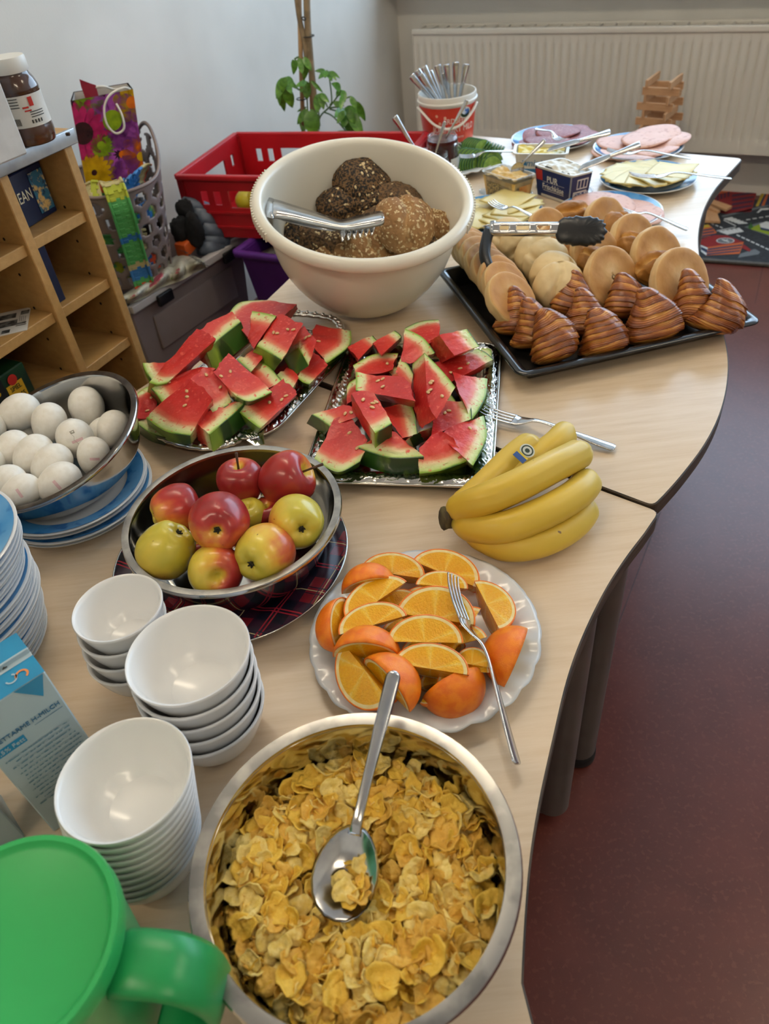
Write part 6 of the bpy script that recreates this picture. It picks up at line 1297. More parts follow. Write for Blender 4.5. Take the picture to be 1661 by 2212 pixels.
M_pulp = mat('orange_pulp', '#d8921c', .22, ramp=[(0, '#e2a414'), (.5, '#e9b82e'), (1, '#f2da80')], nattr=.6, ns=11, nd=4, stretch=(1, .6, 1), bump=.22, bs=20, bdist=.03, sss=.2, sssr=(1, .6, .1))
def lune(alpha, R_=1., pk=.90, nA=28, nB=10):
    """wedge: cut face 1 in the plane z=0 (y>=0), the second cut face turned down by alpha; returns peel, pith rings, pulp faces"""
    def sp2(th, ph, r_): return (r_*math.cos(th), r_*math.sin(th)*math.cos(ph), -r_*math.sin(th)*math.sin(ph))
    pv = []; pf_ = []
    for r_, flip in ((1., False), (.955, True)):
        b0 = len(pv)
        for i in range(nA+1):
            for j in range(nB+1): pv.append(sp2(PI*i/nA, alpha*j/nB, r_*R_))
        for i in range(nA):
            for j in range(nB): q = (b0+i*(nB+1)+j, b0+(i+1)*(nB+1)+j, b0+(i+1)*(nB+1)+j+1, b0+i*(nB+1)+j+1); pf_.append(q if not flip else tuple(reversed(q)))
    m_ = (nA+1)*(nB+1)
    for i in range(nA):
        for j, fl in ((0, 0), (nB, 1)): q = (i*(nB+1)+j, m_+i*(nB+1)+j, m_+(i+1)*(nB+1)+j, (i+1)*(nB+1)+j); pf_.append(tuple(reversed(q)) if fl else q)
    wv = []; wf_ = []; uv = []; uf = []; ua = []
    for ph, fl in ((0, 0), (alpha, 1)):
        b0 = len(wv)
        for i in range(nA+1): wv.append(sp2(PI*i/nA, ph, .957*R_)); wv.append(sp2(PI*i/nA, ph, .86*R_))
        for i in range(nA): q = (b0+2*i, b0+2*i+1, b0+2*i+3, b0+2*i+2); wf_.append(tuple(reversed(q)) if fl else q)
        b0 = len(uv); nr2 = 7
        for k in range(nr2+1):
            for i in range(nA+1):
                th = PI*i/nA; r_ = .862*R_*k/nr2; bulge = .012*math.sin(PI*k/nr2)*math.sin(th); x, y, z = sp2(th, ph, r_); nx = (0, math.sin(ph)*(1 if not fl else -1), math.cos(ph)*(1 if not fl else -1))
                uv.append((x, y+bulge*nx[1], z+bulge*nx[2])); ua.append(abs(math.sin(2.5*th+.4))**30*.7+.15*(k/nr2)**4+.35*(1-k/nr2)**3)
        for k in range(nr2):
            for i in range(nA): q = (b0+k*(nA+1)+i, b0+(k+1)*(nA+1)+i, b0+(k+1)*(nA+1)+i+1, b0+k*(nA+1)+i+1); uf.append(q if fl else tuple(reversed(q)))
    return (pv, pf_), (wv, wf_), (uv, uf, ua)
LM_ = {}
for al in (60, 80, 100):
    p, w, u = lune(R(al)); LM_[al] = (mesh('peel', *p, M_peel), mesh('pith', *w, M_pith), mesh('pulp', u[0], u[1], M_pulp, attrs={'m': u[2]}))
cO = crop(650, 1170, 3.076)
def wedge(kind, t1, t2, mid, z, zm, al, label, i):
    pw = .25 if al == 80 else .75
    if kind == 'f' and zm > z: zm = z+.30*(zm-z)
    a = at(*cO(*t1), z); b = at(*cO(*t2), z); m_ = at(*cO(*mid), zm); c = (a+b)/2; x = (b-a)/2*(1.20 if kind == 'f' else .97); Rr = np.linalg.norm(x); y = m_-c; y = y-unit(x)*(y@unit(x))
    if kind == 'f':
        nrm = np.cross(x, y)
        if nrm[2] < 0: x = -x
        sy = min(max(np.linalg.norm(y)/Rr, .72), 1.15); mw = frame(c, x, y, s=(Rr, Rr*sy, Rr))
    else:
        v = unit(CAMP-c); y = unit(y)*1.0+v*pw+ZUP*.1; y = unit(y-unit(x)*(y@unit(x))); ang = R(al)/2; zc = np.cross(unit(x), y); y0 = y*math.cos(ang)+zc*math.sin(ang); Rr *= 1.0
        mw = frame(c-y*Rr*(.10 if al == 80 else .38), x, y0, s=(Rr, Rr*.95, Rr*.95))
    t = thing('orange_wedge', label, 'orange wedge', c, 'orange wedges on the plate', mw=mw)
    for nm, me in zip(('peel', 'pith', 'pulp'), LM_[al]): link(nm, me, t)
WD = [('f', (430, 190), (785, 240), (610, 85), .035, .062, 80, 'orange wedge at the back of the plate beside the tartan plate'), ('f', (775, 140), (1135, 290), (1000, 72), .035, .062, 80, 'orange wedge at the back with peel toward the bananas'),
      ('p', (262, 335), (640, 262), (440, 200), .035, .05, 80, 'orange wedge peel up at the back'), ('f', (1165, 285), (1305, 555), (1400, 370), .04, .035, 80, 'orange wedge beside the fork near the plate edge'),
      ('p', (320, 400), (225, 735), (150, 560), .035, .04, 80, 'orange wedge peel outward at the plate edge by the bowls'), ('f', (790, 285), (1080, 310), (930, 222), .05, .058, 60, 'orange wedge half hidden behind the big middle one'),
      ('f', (345, 505), (672, 285), (440, 290), .05, .062, 60, 'orange wedge with torn pulp above the middle'), ('f', (672, 480), (1112, 545), (905, 290), .05, .085, 80, 'big orange wedge in the middle under the fork head'),
      ('f', (290, 608), (668, 500), (440, 425), .055, .072, 60, 'orange wedge with shredded pith'), ('f', (1000, 755), (1180, 470), (1010, 560), .04, .045, 60, 'orange wedge under the fork'),
      ('p', (205, 745), (675, 760), (440, 615), .045, .06, 80, 'orange wedge lying peel up'), ('f', (612, 665), (1036, 672), (805, 482), .06, .085, 60, 'orange wedge on top of the middle'),
      ('f', (1050, 860), (1235, 870), (1130, 760), .04, .05, 60, 'orange wedge partly under the fork handle'), ('f', (652, 812), (1072, 878), (860, 690), .058, .078, 80, 'orange wedge on top near the front'),
      ('f', (300, 700), (560, 1020), (240, 970), .058, .035, 80, 'orange wedge showing its whole cut face at the front'), ('p', (425, 800), (740, 1120), (690, 850), .045, .06, 80, 'orange wedge behind the spoon handle'),
      ('p', (1435, 548), (1300, 915), (1240, 690), .03, .04, 100, 'orange wedge standing peel outward at the plate edge'), ('p', (830, 1095), (1245, 900), (1080, 1080), .03, .03, 100, 'large orange wedge peel up at the front of the plate'),
      ('f', (800, 1060), (900, 940), (860, 1030), .03, .03, 60, 'small piece of orange at the plate bottom'), ('f', (910, 1010), (1015, 925), (940, 930), .035, .04, 60, 'small orange offcut beside the front wedge')]
WD += [('f', (985, 700), (1215, 640), (1090, 540), .040, .045, 60, 'orange wedge just under the fork neck'), ('f', (1035, 800), (1235, 835), (1120, 690), .045, .05, 60, 'orange wedge between the fork and the centre'), ('f', (930, 950), (1180, 900), (1050, 830), .03, .04, 80, 'orange wedge behind the large front one'), ('f', (480, 480), (760, 380), (600, 350), .022, .03, 80, 'orange wedge buried under the middle ones, toward the back'), ('f', (560, 640), (860, 560), (700, 500), .022, .03, 80, 'orange wedge buried in the centre of the plate'), ('f', (700, 760), (1060, 700), (880, 620), .022, .03, 80, 'orange wedge buried below the top wedge'), ('f', (380, 820), (640, 880), (520, 740), .022, .03, 80, 'orange wedge buried near the bowls'), ('f', (700, 380), (1000, 420), (850, 300), .022, .03, 80, 'orange wedge buried behind the centre'), ('f', (820, 960), (1100, 900), (960, 830), .02, .028, 80, 'orange wedge buried near the front')]
for i, (k, a, b, m_, z, zm, al, lb) in enumerate(WD): wedge(k, a, b, m_, z, zm, al, lb, i)
cutlery('fork', at(*cO(990, 232), .075), at(*cO(1440, 1480), .016), 'steel fork lying across the orange wedges', up=(.75, .25, .6))
# ---------------------------------------------------------------- bananas
M_ban = mat('banana_peel', '#cfac38', .42, ramp=[(0, '#5a4a1e'), (.04, '#a7a040'), (.12, '#cdaa34'), (.6, '#d3b342'), (.93, '#c9b04c'), (.975, '#8a7a34'), (1, '#3a2c16')], nattr=.03, ns=6, col3='#6b4a18', ns3=60, lo3=.74, hi3=.77, coat=.05)
def banana(pts, rad, label, seed, stub=True):
    P = smooth_prof([np.asarray(p) for p in pts], 9); n = len(P); ts = np.linspace(0, 1, n); rr_ = rad*np.clip(np.minimum(.35+ts*4.2, 1)*np.minimum(1, .28+(1-ts)*5.0), 0, 1)**.8
    rr_[-1] = rad*.18; rr_[-2] = min(rr_[-2], rad*.30)
    m = 30; t = np.gradient(P, axis=0); t /= np.linalg.norm(t, axis=1)[:, None]; ref = np.array([0, 0, 1.]); v = []; a = []
    for i in range(n):
        s_ = unit(np.cross(t[i], ref)); u = np.cross(s_, t[i])
        for j in range(m):
            an = 2*PI*j/m+seed; k = 1-.045*(1-abs(math.cos(2.5*an))**.5)*1.6+.03; v.append(P[i]+rr_[i]*k*(math.cos(an)*s_+math.sin(an)*u)); a.append(ts[i])
    f = [(i*m+j, i*m+(j+1) % m, (i+1)*m+(j+1) % m, (i+1)*m+j) for i in range(n-1) for j in range(m)]+[tuple(range(m-1, -1, -1)), tuple(range((n-1)*m, n*m))]
    return v, f, a
bun = thing('banana_bunch', 'bunch of five ripe bananas beside the square silver tray', 'bananas', at(*cF(500, 1050), 0)-ZUP*.004, None)
def bp(l): return [at(*cF(x, y), z) for x, y, z in l]
BN_ = [(bp([(130, 905, .040), (185, 860, .052), (350, 800, .075), (600, 690, .085), (850, 560, .080), (1010, 480, .070), (1080, 440, .062)]), .0205), (bp([(150, 930, .036), (260, 985, .040), (480, 1000, .050), (760, 900, .055), (980, 780, .052), (1075, 690, .045), (1085, 610, .040)]), .0205),
       (bp([(180, 960, .03), (340, 1060, .026), (520, 1130, .024), (760, 1100, .022), (960, 1000, .020), (1060, 890, .019), (1080, 800, .018)]), .0195), (bp([(130, 890, .035), (240, 810, .038), (400, 660, .045), (540, 520, .050), (650, 430, .052), (735, 385, .05)]), .020), (bp([(140, 890, .03), (300, 850, .032), (560, 660, .038), (760, 480, .048), (870, 390, .052), (930, 330, .05), (965, 335, .046)]), .019)]
for i, (P, rd) in enumerate(BN_): v, f, a = banana(P, rd, '', i*.7); obj('banana', v, f, M_ban, bun, attrs={'m': a})
M_bst = mat('banana_stalk', '#3d3322', .8, col2='#5c5432', ns=60)
st_ = bp([(60, 930, .040), (100, 925, .038), (160, 930, .036), (215, 950, .036)]); obj('stalk', *tube(st_, [.0150, .0135, .0125, .011], 12, flat=1.1), M_bst, bun)
# sticker on the upper banana
stc = at(*cF(632, 470), .073); sx_ = unit(at(*cF(700, 430), .073)-at(*cF(600, 520), .07)); sn_ = unit(CAMP-stc)*.8+ZUP*.2; sn_ = unit(sn_-sx_*(sn_@sx_)); sy_ = np.cross(sn_, sx_)
M_sb = mat('sticker_blue', '#1c4f9c', .35, col2='#18468c', ns=20); M_sw = mat('sticker_white', '#cfd4cf', .35, col2='#c3c9c3', ns=20); M_sy = mat('sticker_yellow', '#d8c03a', .35, col2='#cdb532', ns=20)
v, f = lathe([(0, 0), (.0105, 0)], 20); so = stc+sn_*.001
stk = obj('sticker', ap(frame(so+sx_*.008, sx_, sy_), v), f, M_sw, bun)
v, f = lathe([(.0065, .0003), (.0085, .0003)], 20); obj('sticker_print', ap(frame(so+sx_*.008, sx_, sy_), v), f, M_dgreen, stk); v, f = lathe([(0, .0003), (.0035, .0003)], 10); obj('sticker_print', ap(frame(so+sx_*.008, sx_, sy_), v), f, M_dgreen, stk)
obj('sticker_print', *box(so-sx_*.008+sn_*.0004, (.009, .018, .0004), (sx_, sy_, sn_)), M_sb, stk, smooth=False); obj('sticker_print', *box(so-sx_*.0025+sn_*.0005, (.003, .018, .0004), (sx_, sy_, sn_)), M_sy, stk, smooth=False)
# ---------------------------------------------------------------- cold cuts, spreads and cutlery bucket
c3 = crop(840, 100, 3.955); c4 = crop(1000, 230, 2.513)
def standz(base, px, py):
    """height at which the ray through (px,py) passes over the upright plane through base that faces the lens"""
    n = base-CAMP; n = unit(np.array([n[0], n[1], 0])); return hit(px, py, base, n)
def drumtext(s, m, parent, c, r_, a, z, size, sx=1., lift=.0006):
    """lettering wrapped round an upright drum of radius r_ at angle a"""
    cv = bpy.data.curves.new('lettering', 'FONT'); cv.body = s; cv.size = size; cv.align_x = 'CENTER'; cv.align_y = 'CENTER'; cv.extrude = .0001; cv.resolution_u = 2
    t = bpy.data.objects.new('tmp_text', cv); COL.objects.link(t); dg = bpy.context.evaluated_depsgraph_get(); dg.update(); me = bpy.data.meshes.new_from_object(t.evaluated_get(dg)); bpy.data.objects.remove(t, do_unlink=True); bpy.data.curves.remove(cv)
    me.materials.clear(); me.materials.append(m); me.name = 'lettering'; off = np.asarray(c, float)-loc_of(parent)
    rr_ = r_ if callable(r_) else (lambda z_: r_)
    for v in me.vertices:
        x, y, zz = v.co; R_ = rr_(z+y)+lift+zz; an = a+x*sx/R_; v.co = (off[0]+R_*math.cos(an), off[1]+R_*math.sin(an), off[2]+z+y)
    return link('lettering', me, parent)
# yoghurt bucket with knives
BK = at(978, 304, 0); BK = np.array([.325, 2.385, T]); BHt = .135; rb0, rb1 = .070, .083
bkt_ = thing('yoghurt_bucket', 'white and red yoghurt bucket holding the table knives', 'bucket', BK)
M_pp = mat('translucent_white_pp', '#dcd8cf', .35, col2='#d4d0c7', ns=8); M_ylab = mat('strawberry_label', '#c23a2a', .35, col2='#d4604a', ns=22, lo=.55, hi=.7)
def rbk(z): return rb0+(rb1-.001-rb0)*z/(BHt-.02)+.0004
prof = [(0, 0), (rb0, 0), (rb1-.001, BHt-.02), (rb1+.004, BHt-.02), (rb1+.004, BHt-.016), (rb1+.001, BHt-.014), (rb1+.001, BHt-.002), (rb1, BHt), (rb1-.003, BHt), (rb1-.004, BHt-.004), (rb0-.003, .003), (0, .003)]
v, f = lathe(prof, 56); obj('pail', v+BK, f, M_pp, bkt_, auto=40)
fb = math.atan2(-BK[1], -BK[0])
lv_, lf_ = lathe([(rbk(.008)+.0004, .008), (rbk(.06)+.0006, .06), (rbk(BHt-.026)+.0004, BHt-.026)], 56); ylab = obj('printed_label', lv_+BK, lf_, M_ylab, bkt_)
M_pw = mat('white_print', '#e3dfd6', .5, col2='#dbd7ce', ns=20)
drumtext('ERDBEER', M_pw, ylab, BK, rbk, fb+.30, .074, .020, .9); drumtext('JOGHURT MILD', M_pw, ylab, BK, rbk, fb+.28, .052, .024, .8); drumtext('bei cherry', M_pw, ylab, BK, rbk, fb+.36, .030, .010)
def drumdisc(c, rf, a, z, ra, m, nm, par, lift, n=20, sx=1.):
    P = [np.asarray(c)+np.array([(rf(z)+lift)*math.cos(a), (rf(z)+lift)*math.sin(a), z])]
    for k in range(n):
        an = 2*PI*k/n; zz = z+ra*math.sin(an); q = rf(zz)+lift; aa_ = a+ra*sx*math.cos(an)/q; P.append(np.asarray(c)+np.array([q*math.cos(aa_), q*math.sin(aa_), zz]))
    return obj(nm, P, [(0, 1+k, 1+(k+1) % n) for k in range(n)], m, par)
drumdisc(BK, rbk, fb+.66, .092, .015, M_pw, 'logo_badge', ylab, .0010, sx=1.3); drumdisc(BK, rbk, fb+.66, .092, .0125, M_dgreen, 'logo_badge', ylab, .0014, sx=1.3); drumdisc(BK, rbk, fb+.66, .096, .0085, mat('sky_blue_print', '#3a63a8', .4, col2='#cfd6e0', ns=60, lo=.5, hi=.55), 'logo_badge', ylab, .0018, sx=1.5)
for (a, z) in ((-.55, .05), (-.3, .07), (-.1, .085), (.1, .03), (-.2, .035), (-.4, .09)): drumdisc(BK, rbk, fb+a, z, .004, mat('berry_cream', '#e6b9a0', .4, col2='#dca88c', ns=30), 'berry_print', ylab, .0010)
hp2 = [BK+np.array([(rbk(.11)+.006)*math.cos(fb+a), (rbk(.11)+.006)*math.sin(fb+a), z]) for a, z in ((-1.3, BHt-.03), (-.9, .095), (-.45, .070), (0, .058), (.45, .066), (.9, .090), (1.25, BHt-.028))]
obj('bail_handle', *tube(smooth_prof(hp2, 6), .0045, 8, flat=.6), M_pp, bkt_)
KN = [(190, 250, 370, 455), (240, 205, 400, 455), (268, 240, 415, 455), (296, 176, 440, 460), (345, 214, 455, 455), (415, 160, 480, 460), (488, 155, 520, 455), (470, 225, 525, 455), (570, 135, 565, 450), (662, 152, 605, 440)]
for i, (xt, yt, xb, yb) in enumerate(KN):
    off = BK+np.array([0, .012*math.sin(i*2.1), 0]); top = standz(off, *c3(xt, yt)); low = standz(off, *c3(xb, yb)); d = unit(low-top); L_ = (top[2]-T-.012)/max(-d[2], .2); L_ = min(L_, .225)
    cutlery('knife', top+d*L_, top, 'steel knife in the yoghurt bucket, %s from the wall side' % ORD[i], up=unit(CAMP-top)+np.array([.2*math.sin(i*3), 0, 0]), group='knives in the yoghurt bucket', wid=1.0)
# knife standing behind the white bowl (in a glass)
kb0 = at(905, 372, 0); kt = standz(kb0, 852, 252); M_clear = mat('jar_glass', '#f2f6f4', .03, trans=.95, ior=1.3, alpha=.28)
kl = standz(kb0, 886, 305)
cutlery('knife', kt+unit(kl-kt)*.20, kt, 'steel knife leaning out from behind the white bowl', up=unit(CAMP-kt))
# jam jars with spoons
M_jam = mat('dark_jam', '#3a0f10', .2, col2='#4d1512', ns=20)
def jamjar(base, top, R_, label, fill=.7, red=True):
    zt = top[2]-T; t = thing('jam_jar', label, 'jar', base)
    pr_ = [(0, 0), (R_*.92, 0), (R_, .006), (R_, zt-.028), (R_*.97, zt-.020), (R_*.86, zt-.014), (R_*.86, zt), (R_*.80, zt), (R_*.80, zt-.014), (R_*.92, zt-.022), (R_*.94, .006), (0, .005)]
    v, f = lathe(pr_, 40); obj('glass', v+base, f, M_clear, t, auto=40)
    v, f = lathe([(0, .006), (R_*.93, .007), (R_*.93, zt*fill), (R_*.7, zt*fill+.001), (0, zt*fill+.003)], 40); obj('jam', v+base, f, M_jam, t, auto=40)
    for z in (zt-.010, zt-.004): v, f = tube([base+np.array([R_*.87*math.cos(a), R_*.87*math.sin(a), z]) for a in np.linspace(0, 2*PI, 41)], .0012, 6, cap=False); obj('thread', v, f, M_clear, t)
    return t
jb = at(958, 378, 0); jt = standz(jb, 958, 290); jamjar(jb, jt, .043, 'tall jar of dark red jam beside the yoghurt bucket', .90)
obj('label', *(lambda v, f: (v+jb, f))(*lathe([(.0436, .012), (.0436, .05)], 24, a0=math.atan2(-jb[1], -jb[0])+.5, a1=math.atan2(-jb[1], -jb[0])+1.6)), M_paper, bpy.data.objects['jam_jar'])
sb_ = standz(jb, *c3(490, 780)); stp = standz(jb, *c3(670, 458)); cutlery('spoon', sb_+unit(sb_-stp)*.05, stp, 'long spoon standing in the tall jam jar', up=unit(CAMP-stp), wid=.7)
jb2 = at(947, 400, 0); jt2 = standz(jb2, 948, 328); jamjar(jb2, jt2, .030, 'small glass jar hidden behind the white bowl rim', .6)
s2b = standz(jb2, *c3(405, 890)); s2t = standz(jb2, *c3(478, 640)); cutlery('spoon', s2b+unit(s2b-s2t)*.05, s2t, 'thin spoon standing in the small jar', up=unit(CAMP-s2t), wid=.6)
# plates
def wplate(name, label, c, r_): return link(name, mesh('glazed_plate', *(lambda v, f: (v*np.array([r_/.1325, r_/.1325, 1.]), f))(*scallop(plp)), M_glz), None, Matrix.Translation(Vector(c)))
CP = np.array([.300, 2.160, T]); tag(wplate('scalloped_plate', '', CP, .135), 'white scalloped plate of cucumber slices', 'plate')
def fplate(c, label): return blueplate(np.array([c[0], c[1], T]), .117, label, 'plates of cold cuts')
SP, H2, HF, CL, CRp = np.array([.605, 2.254, T]), np.array([.796, 2.095, T]), np.array([.594, 1.690, T]), np.array([.340, 1.755, T]), np.array([.744, 1.868, T])
fplate(SP, 'plate under the salami slices'); fplate(H2, 'blue-rimmed plate under the far ham slices'); fplate(HF, 'blue-rimmed plate of ham nearest the bread tray'); fplate(CL, 'blue-rimmed plate of cheese beside the white bowl'); fplate(CRp, 'blue-rimmed plate of cheese by the table edge')
M_cukeS = mat('cucumber_skin', '#1f4a22', .3, col2='#2d5f2a', ns=40, stretch=(1, 1, .3)); M_cukeF = mat('cucumber_flesh', '#8fae52', .35, col2='#6f9440', ns=60)
def cukemesh():
    n = 14; R_ = .029; th = .0042; pv = []; 
    for z in (-th/2, th/2):
        pv.append((0, 0, z))
        for k in range(n+1): a = PI*k/n; pv.append((R_*.93*math.cos(a), R_*.93*math.sin(a), z))
    m = n+2; f = [(0, 1+k, 2+k)[::-1] for k in range(n)]+[(m, m+1+k, m+2+k) for k in range(n)]+[(0, 1, m+1, m), (0, m, m+n+1, n+1)]
    sv2 = []; 
    for k in range(n+1):
        a = PI*k/n
        for r_ in (.93, 1.0):
            for z in (-th/2, th/2): sv2.append((R_*r_*math.cos(a), R_*r_*math.sin(a), z))
    sf2 = []
    for k in range(n):
        b = 4*k; sf2 += [(b+2, b+3, b+7, b+6)[::-1], (b, b+2, b+6, b+4)[::-1], (b+1, b+5, b+7, b+3)[::-1]]
    return mesh('flesh', pv, f, M_cukeF, smooth=False), mesh('skin', sv2, sf2, M_cukeS)
CKF, CKS = cukemesh()
nck = 0
for (x0, y0, x1, y1, z, n, tl) in ((600, 900, 700, 830, .024, 6, .6), (690, 840, 800, 860, .034, 7, .5), (810, 860, 950, 910, .030, 7, .8), (605, 1010, 760, 1000, .022, 8, .7), (740, 960, 880, 1000, .026, 7, .5), (640, 930, 890, 960, .034, 9, .6)):
    a = at(*c3(x0, y0), z); b = at(*c3(x1, y1), z); d = unit(b-a)
    for k in range(n):
        p = a*(1-k/(n-1))+b*k/(n-1); zz = unit(d*.75*(-1 if tl > .75 else 1)+unit(CAMP-p)*.55+ZUP*.2); x = unit(np.cross((0, 0, 1), zz)); y = np.cross(zz, x)
        t = thing('cucumber_slice', 'thin cucumber slice with dark green skin in the fanned pile', 'cucumber slice', p, 'cucumber slices on the plate', mw=frame(p-y*.010, x, y)); link('flesh', CKF, t); link('skin', CKS, t); nck += 1
def slicemesh(kind, seed, R_=.052, th=.0016):
    n = 40; rings = 7; v = []; r_ = np.random.default_rng(seed); ph = r_.uniform(0, 6, 3)
    for s_ in (1, 0):
        for i in range(rings+1):
            for k in range(n):
                a = 2*PI*k/n; q = i/rings*R_
                if kind == 'sq': u = max(abs(math.cos(a)), abs(math.sin(a))); q = q/u**.92*.86
                x, y = q*math.cos(a), q*math.sin(a); w = .0022*math.sin(2*a+ph[0])*(i/rings)**2+.0015*math.sin(3*a+ph[1])*(i/rings)**2-.004*(i/rings)**3*(kind != 'sq')
                v.append((x, y, w+(th if s_ else 0)))
    m = (rings+1)*n; f = []
    for s_ in (0, 1):
        for i in range(rings):
            for k in range(n): q = (s_*m+i*n+k, s_*m+(i+1)*n+k, s_*m+(i+1)*n+(k+1) % n, s_*m+i*n+(k+1) % n); f.append(q if s_ == 0 else tuple(reversed(q)))
    for k in range(n): f.append((rings*n+k, m+rings*n+k, m+rings*n+(k+1) % n, rings*n+(k+1) % n))
    return v, f
M_sal = mat('salami', '#7d3a3c', .5, col2='#8c4c4c', ns=120, lo=.45, hi=.6, col3='#c29a90', ns3=260, lo3=.62, hi3=.68); M_ham = mat('ham', '#d2a08c', .48, col2='#d9ac99', ns=14, lo=.4, hi=.65, col3='#c4907c', ns3=60); M_che = mat('cheese', '#dcc984', .4, col2='#d6c074', ns=8, sss=.1, sssr=(1, .8, .3))
SMS = {k: [mesh('slice', *slicemesh('sq' if k == 'che' else 'ro', s_, {'sal': .064, 'ham': .062, 'che': .058}[k], {'sal': .0018, 'ham': .0018, 'che': .0022}[k]), m_) for s_ in range(4)] for k, m_ in (('sal', M_sal), ('ham', M_ham), ('che', M_che))}
def slices(kind, name, cat, c, pos, group, label, z0=.010, dz=.0034, tilt=.10):
    for i, (x, y, rot) in enumerate(pos):
        p = c+np.array([x, y, z0+dz*i]); rdir = np.array([x, y, 0]); up = unit(ZUP+rdir*tilt/.05*-.35); o = link(name, SMS[kind][i % 4], None, zframe(p, up, spin=rot)); tag(o, label % ORD[i], cat, group)
slices('sal', 'salami_slice', 'salami', SP, [(-.055, -.01, 0), (-.02, .05, 1), (.05, .03, 2), (.06, -.02, .5), (.02, -.05, .3), (-.03, -.045, 2.2), (.015, .005, .7)], 'salami slices', 'round salami slice on the far plate, %s from below')
slices('ham', 'ham_slice', 'ham', H2, [(-.065, -.005, 0), (-.02, -.055, 1), (-.035, .05, 2), (.03, -.04, .5), (.035, .045, .3), (.075, .0, 2.2), (.02, .01, .7), (.06, .035, 1.7)], 'far ham slices', 'pink ham slice on the far plate, %s from below', tilt=.15)
slices('ham', 'ham_slice', 'ham', HF, [(-.055, .0, 0), (.055, .0, 1), (.045, -.045, 2), (-.01, .05, .5), (.0, .015, .3)], 'near ham slices', 'pink ham slice on the plate behind the rolls, %s from below')
def fan(n, r_, a0, a1): return [(r_*math.cos(a), r_*math.sin(a), a+.2*math.sin(i*2.)) for i, a in enumerate(np.linspace(a0, a1, n))]
slices('che', 'cheese_slice', 'cheese', CL, fan(12, .054, R(70), R(400)), 'cheese slices beside the white bowl', 'yellow cheese slice in the fan beside the white bowl, %s from below', dz=.0019, tilt=.06)
slices('che', 'cheese_slice', 'cheese', CRp, fan(13, .054, R(10), R(330)), 'cheese slices by the table edge', 'yellow cheese slice in the fan by the table edge, %s from below', dz=.0019, tilt=.06)
# forks and knives on the cold cuts
cutlery('fork', at(*c3(600, 945), .050), at(*c3(1085, 895), .045), 'fork lying on the cucumber slices', up=(.1, -.2, 1))
cutlery('fork', at(*c4(545, 185), .040), at(*c4(395, 120), .055), 'fork lying on the salami', wid=1.)
cutlery('fork', at(*c4(780, 240), .035), at(*c4(1240, 282), .020), 'fork lying on the far ham', wid=1.)
cutlery('fork', at(*c4(905, 372), .055), at(*c4(1455, 390), .022), 'fork sticking out over the table edge from the cheese', wid=1.)
cutlery('fork', at(*c4(822, 548), .045), at(*c4(1220, 668), .018), 'fork on the ham plate behind the rolls', wid=1.)
cutlery('fork', at(*c4(150, 522), .055), at(*c4(440, 628), .045), 'fork on the cheese beside the white bowl', wid=1.)
# tubs
def tub(name, label, px4, z, taper, m, cr_, mc, fill, bz=0., rimm=None):
    C4 = np.array([at(*cr_(x, y), z) for x, y in px4]); cen = C4.mean(0); t = thing(name, label, 'tub', (cen[0], cen[1], T))
    def ring(k, zz, r_=.16):
        P = cen+(C4-cen)*k; out = []
        for i in range(4):
            a, b, c_ = P[i-1], P[i], P[(i+1) % 4]
            for s_ in (0, .25, .5, .75, 1): q = (b+(a-b)*r_)*(1-s_)**2+2*b*s_*(1-s_)+(b+(c_-b)*r_)*s_**2; out.append(np.array([q[0], q[1], T+zz]))
        return out
    rs = [ring(taper, 0.001), ring(taper+.02, .003), ring(.97, z-.004), ring(1.06, z-.003), ring(1.06, z), ring(.95, z), ring(.93, z-.004), ring(taper, .005)]
    n = len(rs[0]); v = [p for r_ in rs for p in r_]; f = [(k*n+i, k*n+(i+1) % n, (k+1)*n+(i+1) % n, (k+1)*n+i) for k in range(len(rs)-1) for i in range(n)]+[tuple(range(n-1, -1, -1)), tuple(range(7*n, 8*n))]
    A2 = sum(np.cross(C4[i]-cen, C4[(i+1) % 4]-cen)[2] for i in range(4))
    if A2 < 0: f = [tuple(reversed(q)) for q in f]
    obj('container', v, f, m, t, auto=50)
    # contents with a scooped surface
    nn = 24; kf = .90*(taper+(1-taper)*fill); P = []; zf = z*fill
    a, b, c_, d = (cen+(C4-cen)*kf)
    for i in range(nn+1):
        for j in range(nn+1):
            u, w = i/nn, j/nn; q = (a*(1-u)+b*u)*(1-w)+(d*(1-u)+c_*u)*w; P.append(np.array([q[0], q[1], T+zf]))
    P = np.array(P); P[:, 2] += .005*nz(P*60, 1.)+.0025*nz(P*160, 1., 3); f = [(i*(nn+1)+j, (i+1)*(nn+1)+j, (i+1)*(nn+1)+j+1, i*(nn+1)+j+1) for i in range(nn) for j in range(nn)]
    if A2 < 0: f = [tuple(reversed(q)) for q in f]
    o = obj('contents', P, f, mc, t)
    return t, C4, cen
M_tubw = mat('tub_white', '#dcd9cf', .35, col2='#d5d2c8', ns=8); M_tubb = mat('tub_navy', '#1d2c5e', .3, col2='#182550', ns=10); M_tubc = mat('tub_clear', '#e8e2d2', .1, trans=.7, ior=1.15, alpha=.6)
M_butter = mat('margarine', '#dcc860', .3, col2='#d2ba4c', ns=20); M_frisch = mat('cream_cheese', '#dedbd0', .4, col2='#d4d0c2', ns=30); M_hum = mat('egg_spread', '#cfa85c', .45, col2='#dbbf82', ns=45, lo=.45, hi=.6)
tb_m, C4, cen = tub('margarine_tub', 'white margarine tub with blue print behind the cream cheese', [(1070, 915), (1520, 920), (1535, 832), (1085, 832)], .062, .86, M_tubw, c3, M_butter, .93)
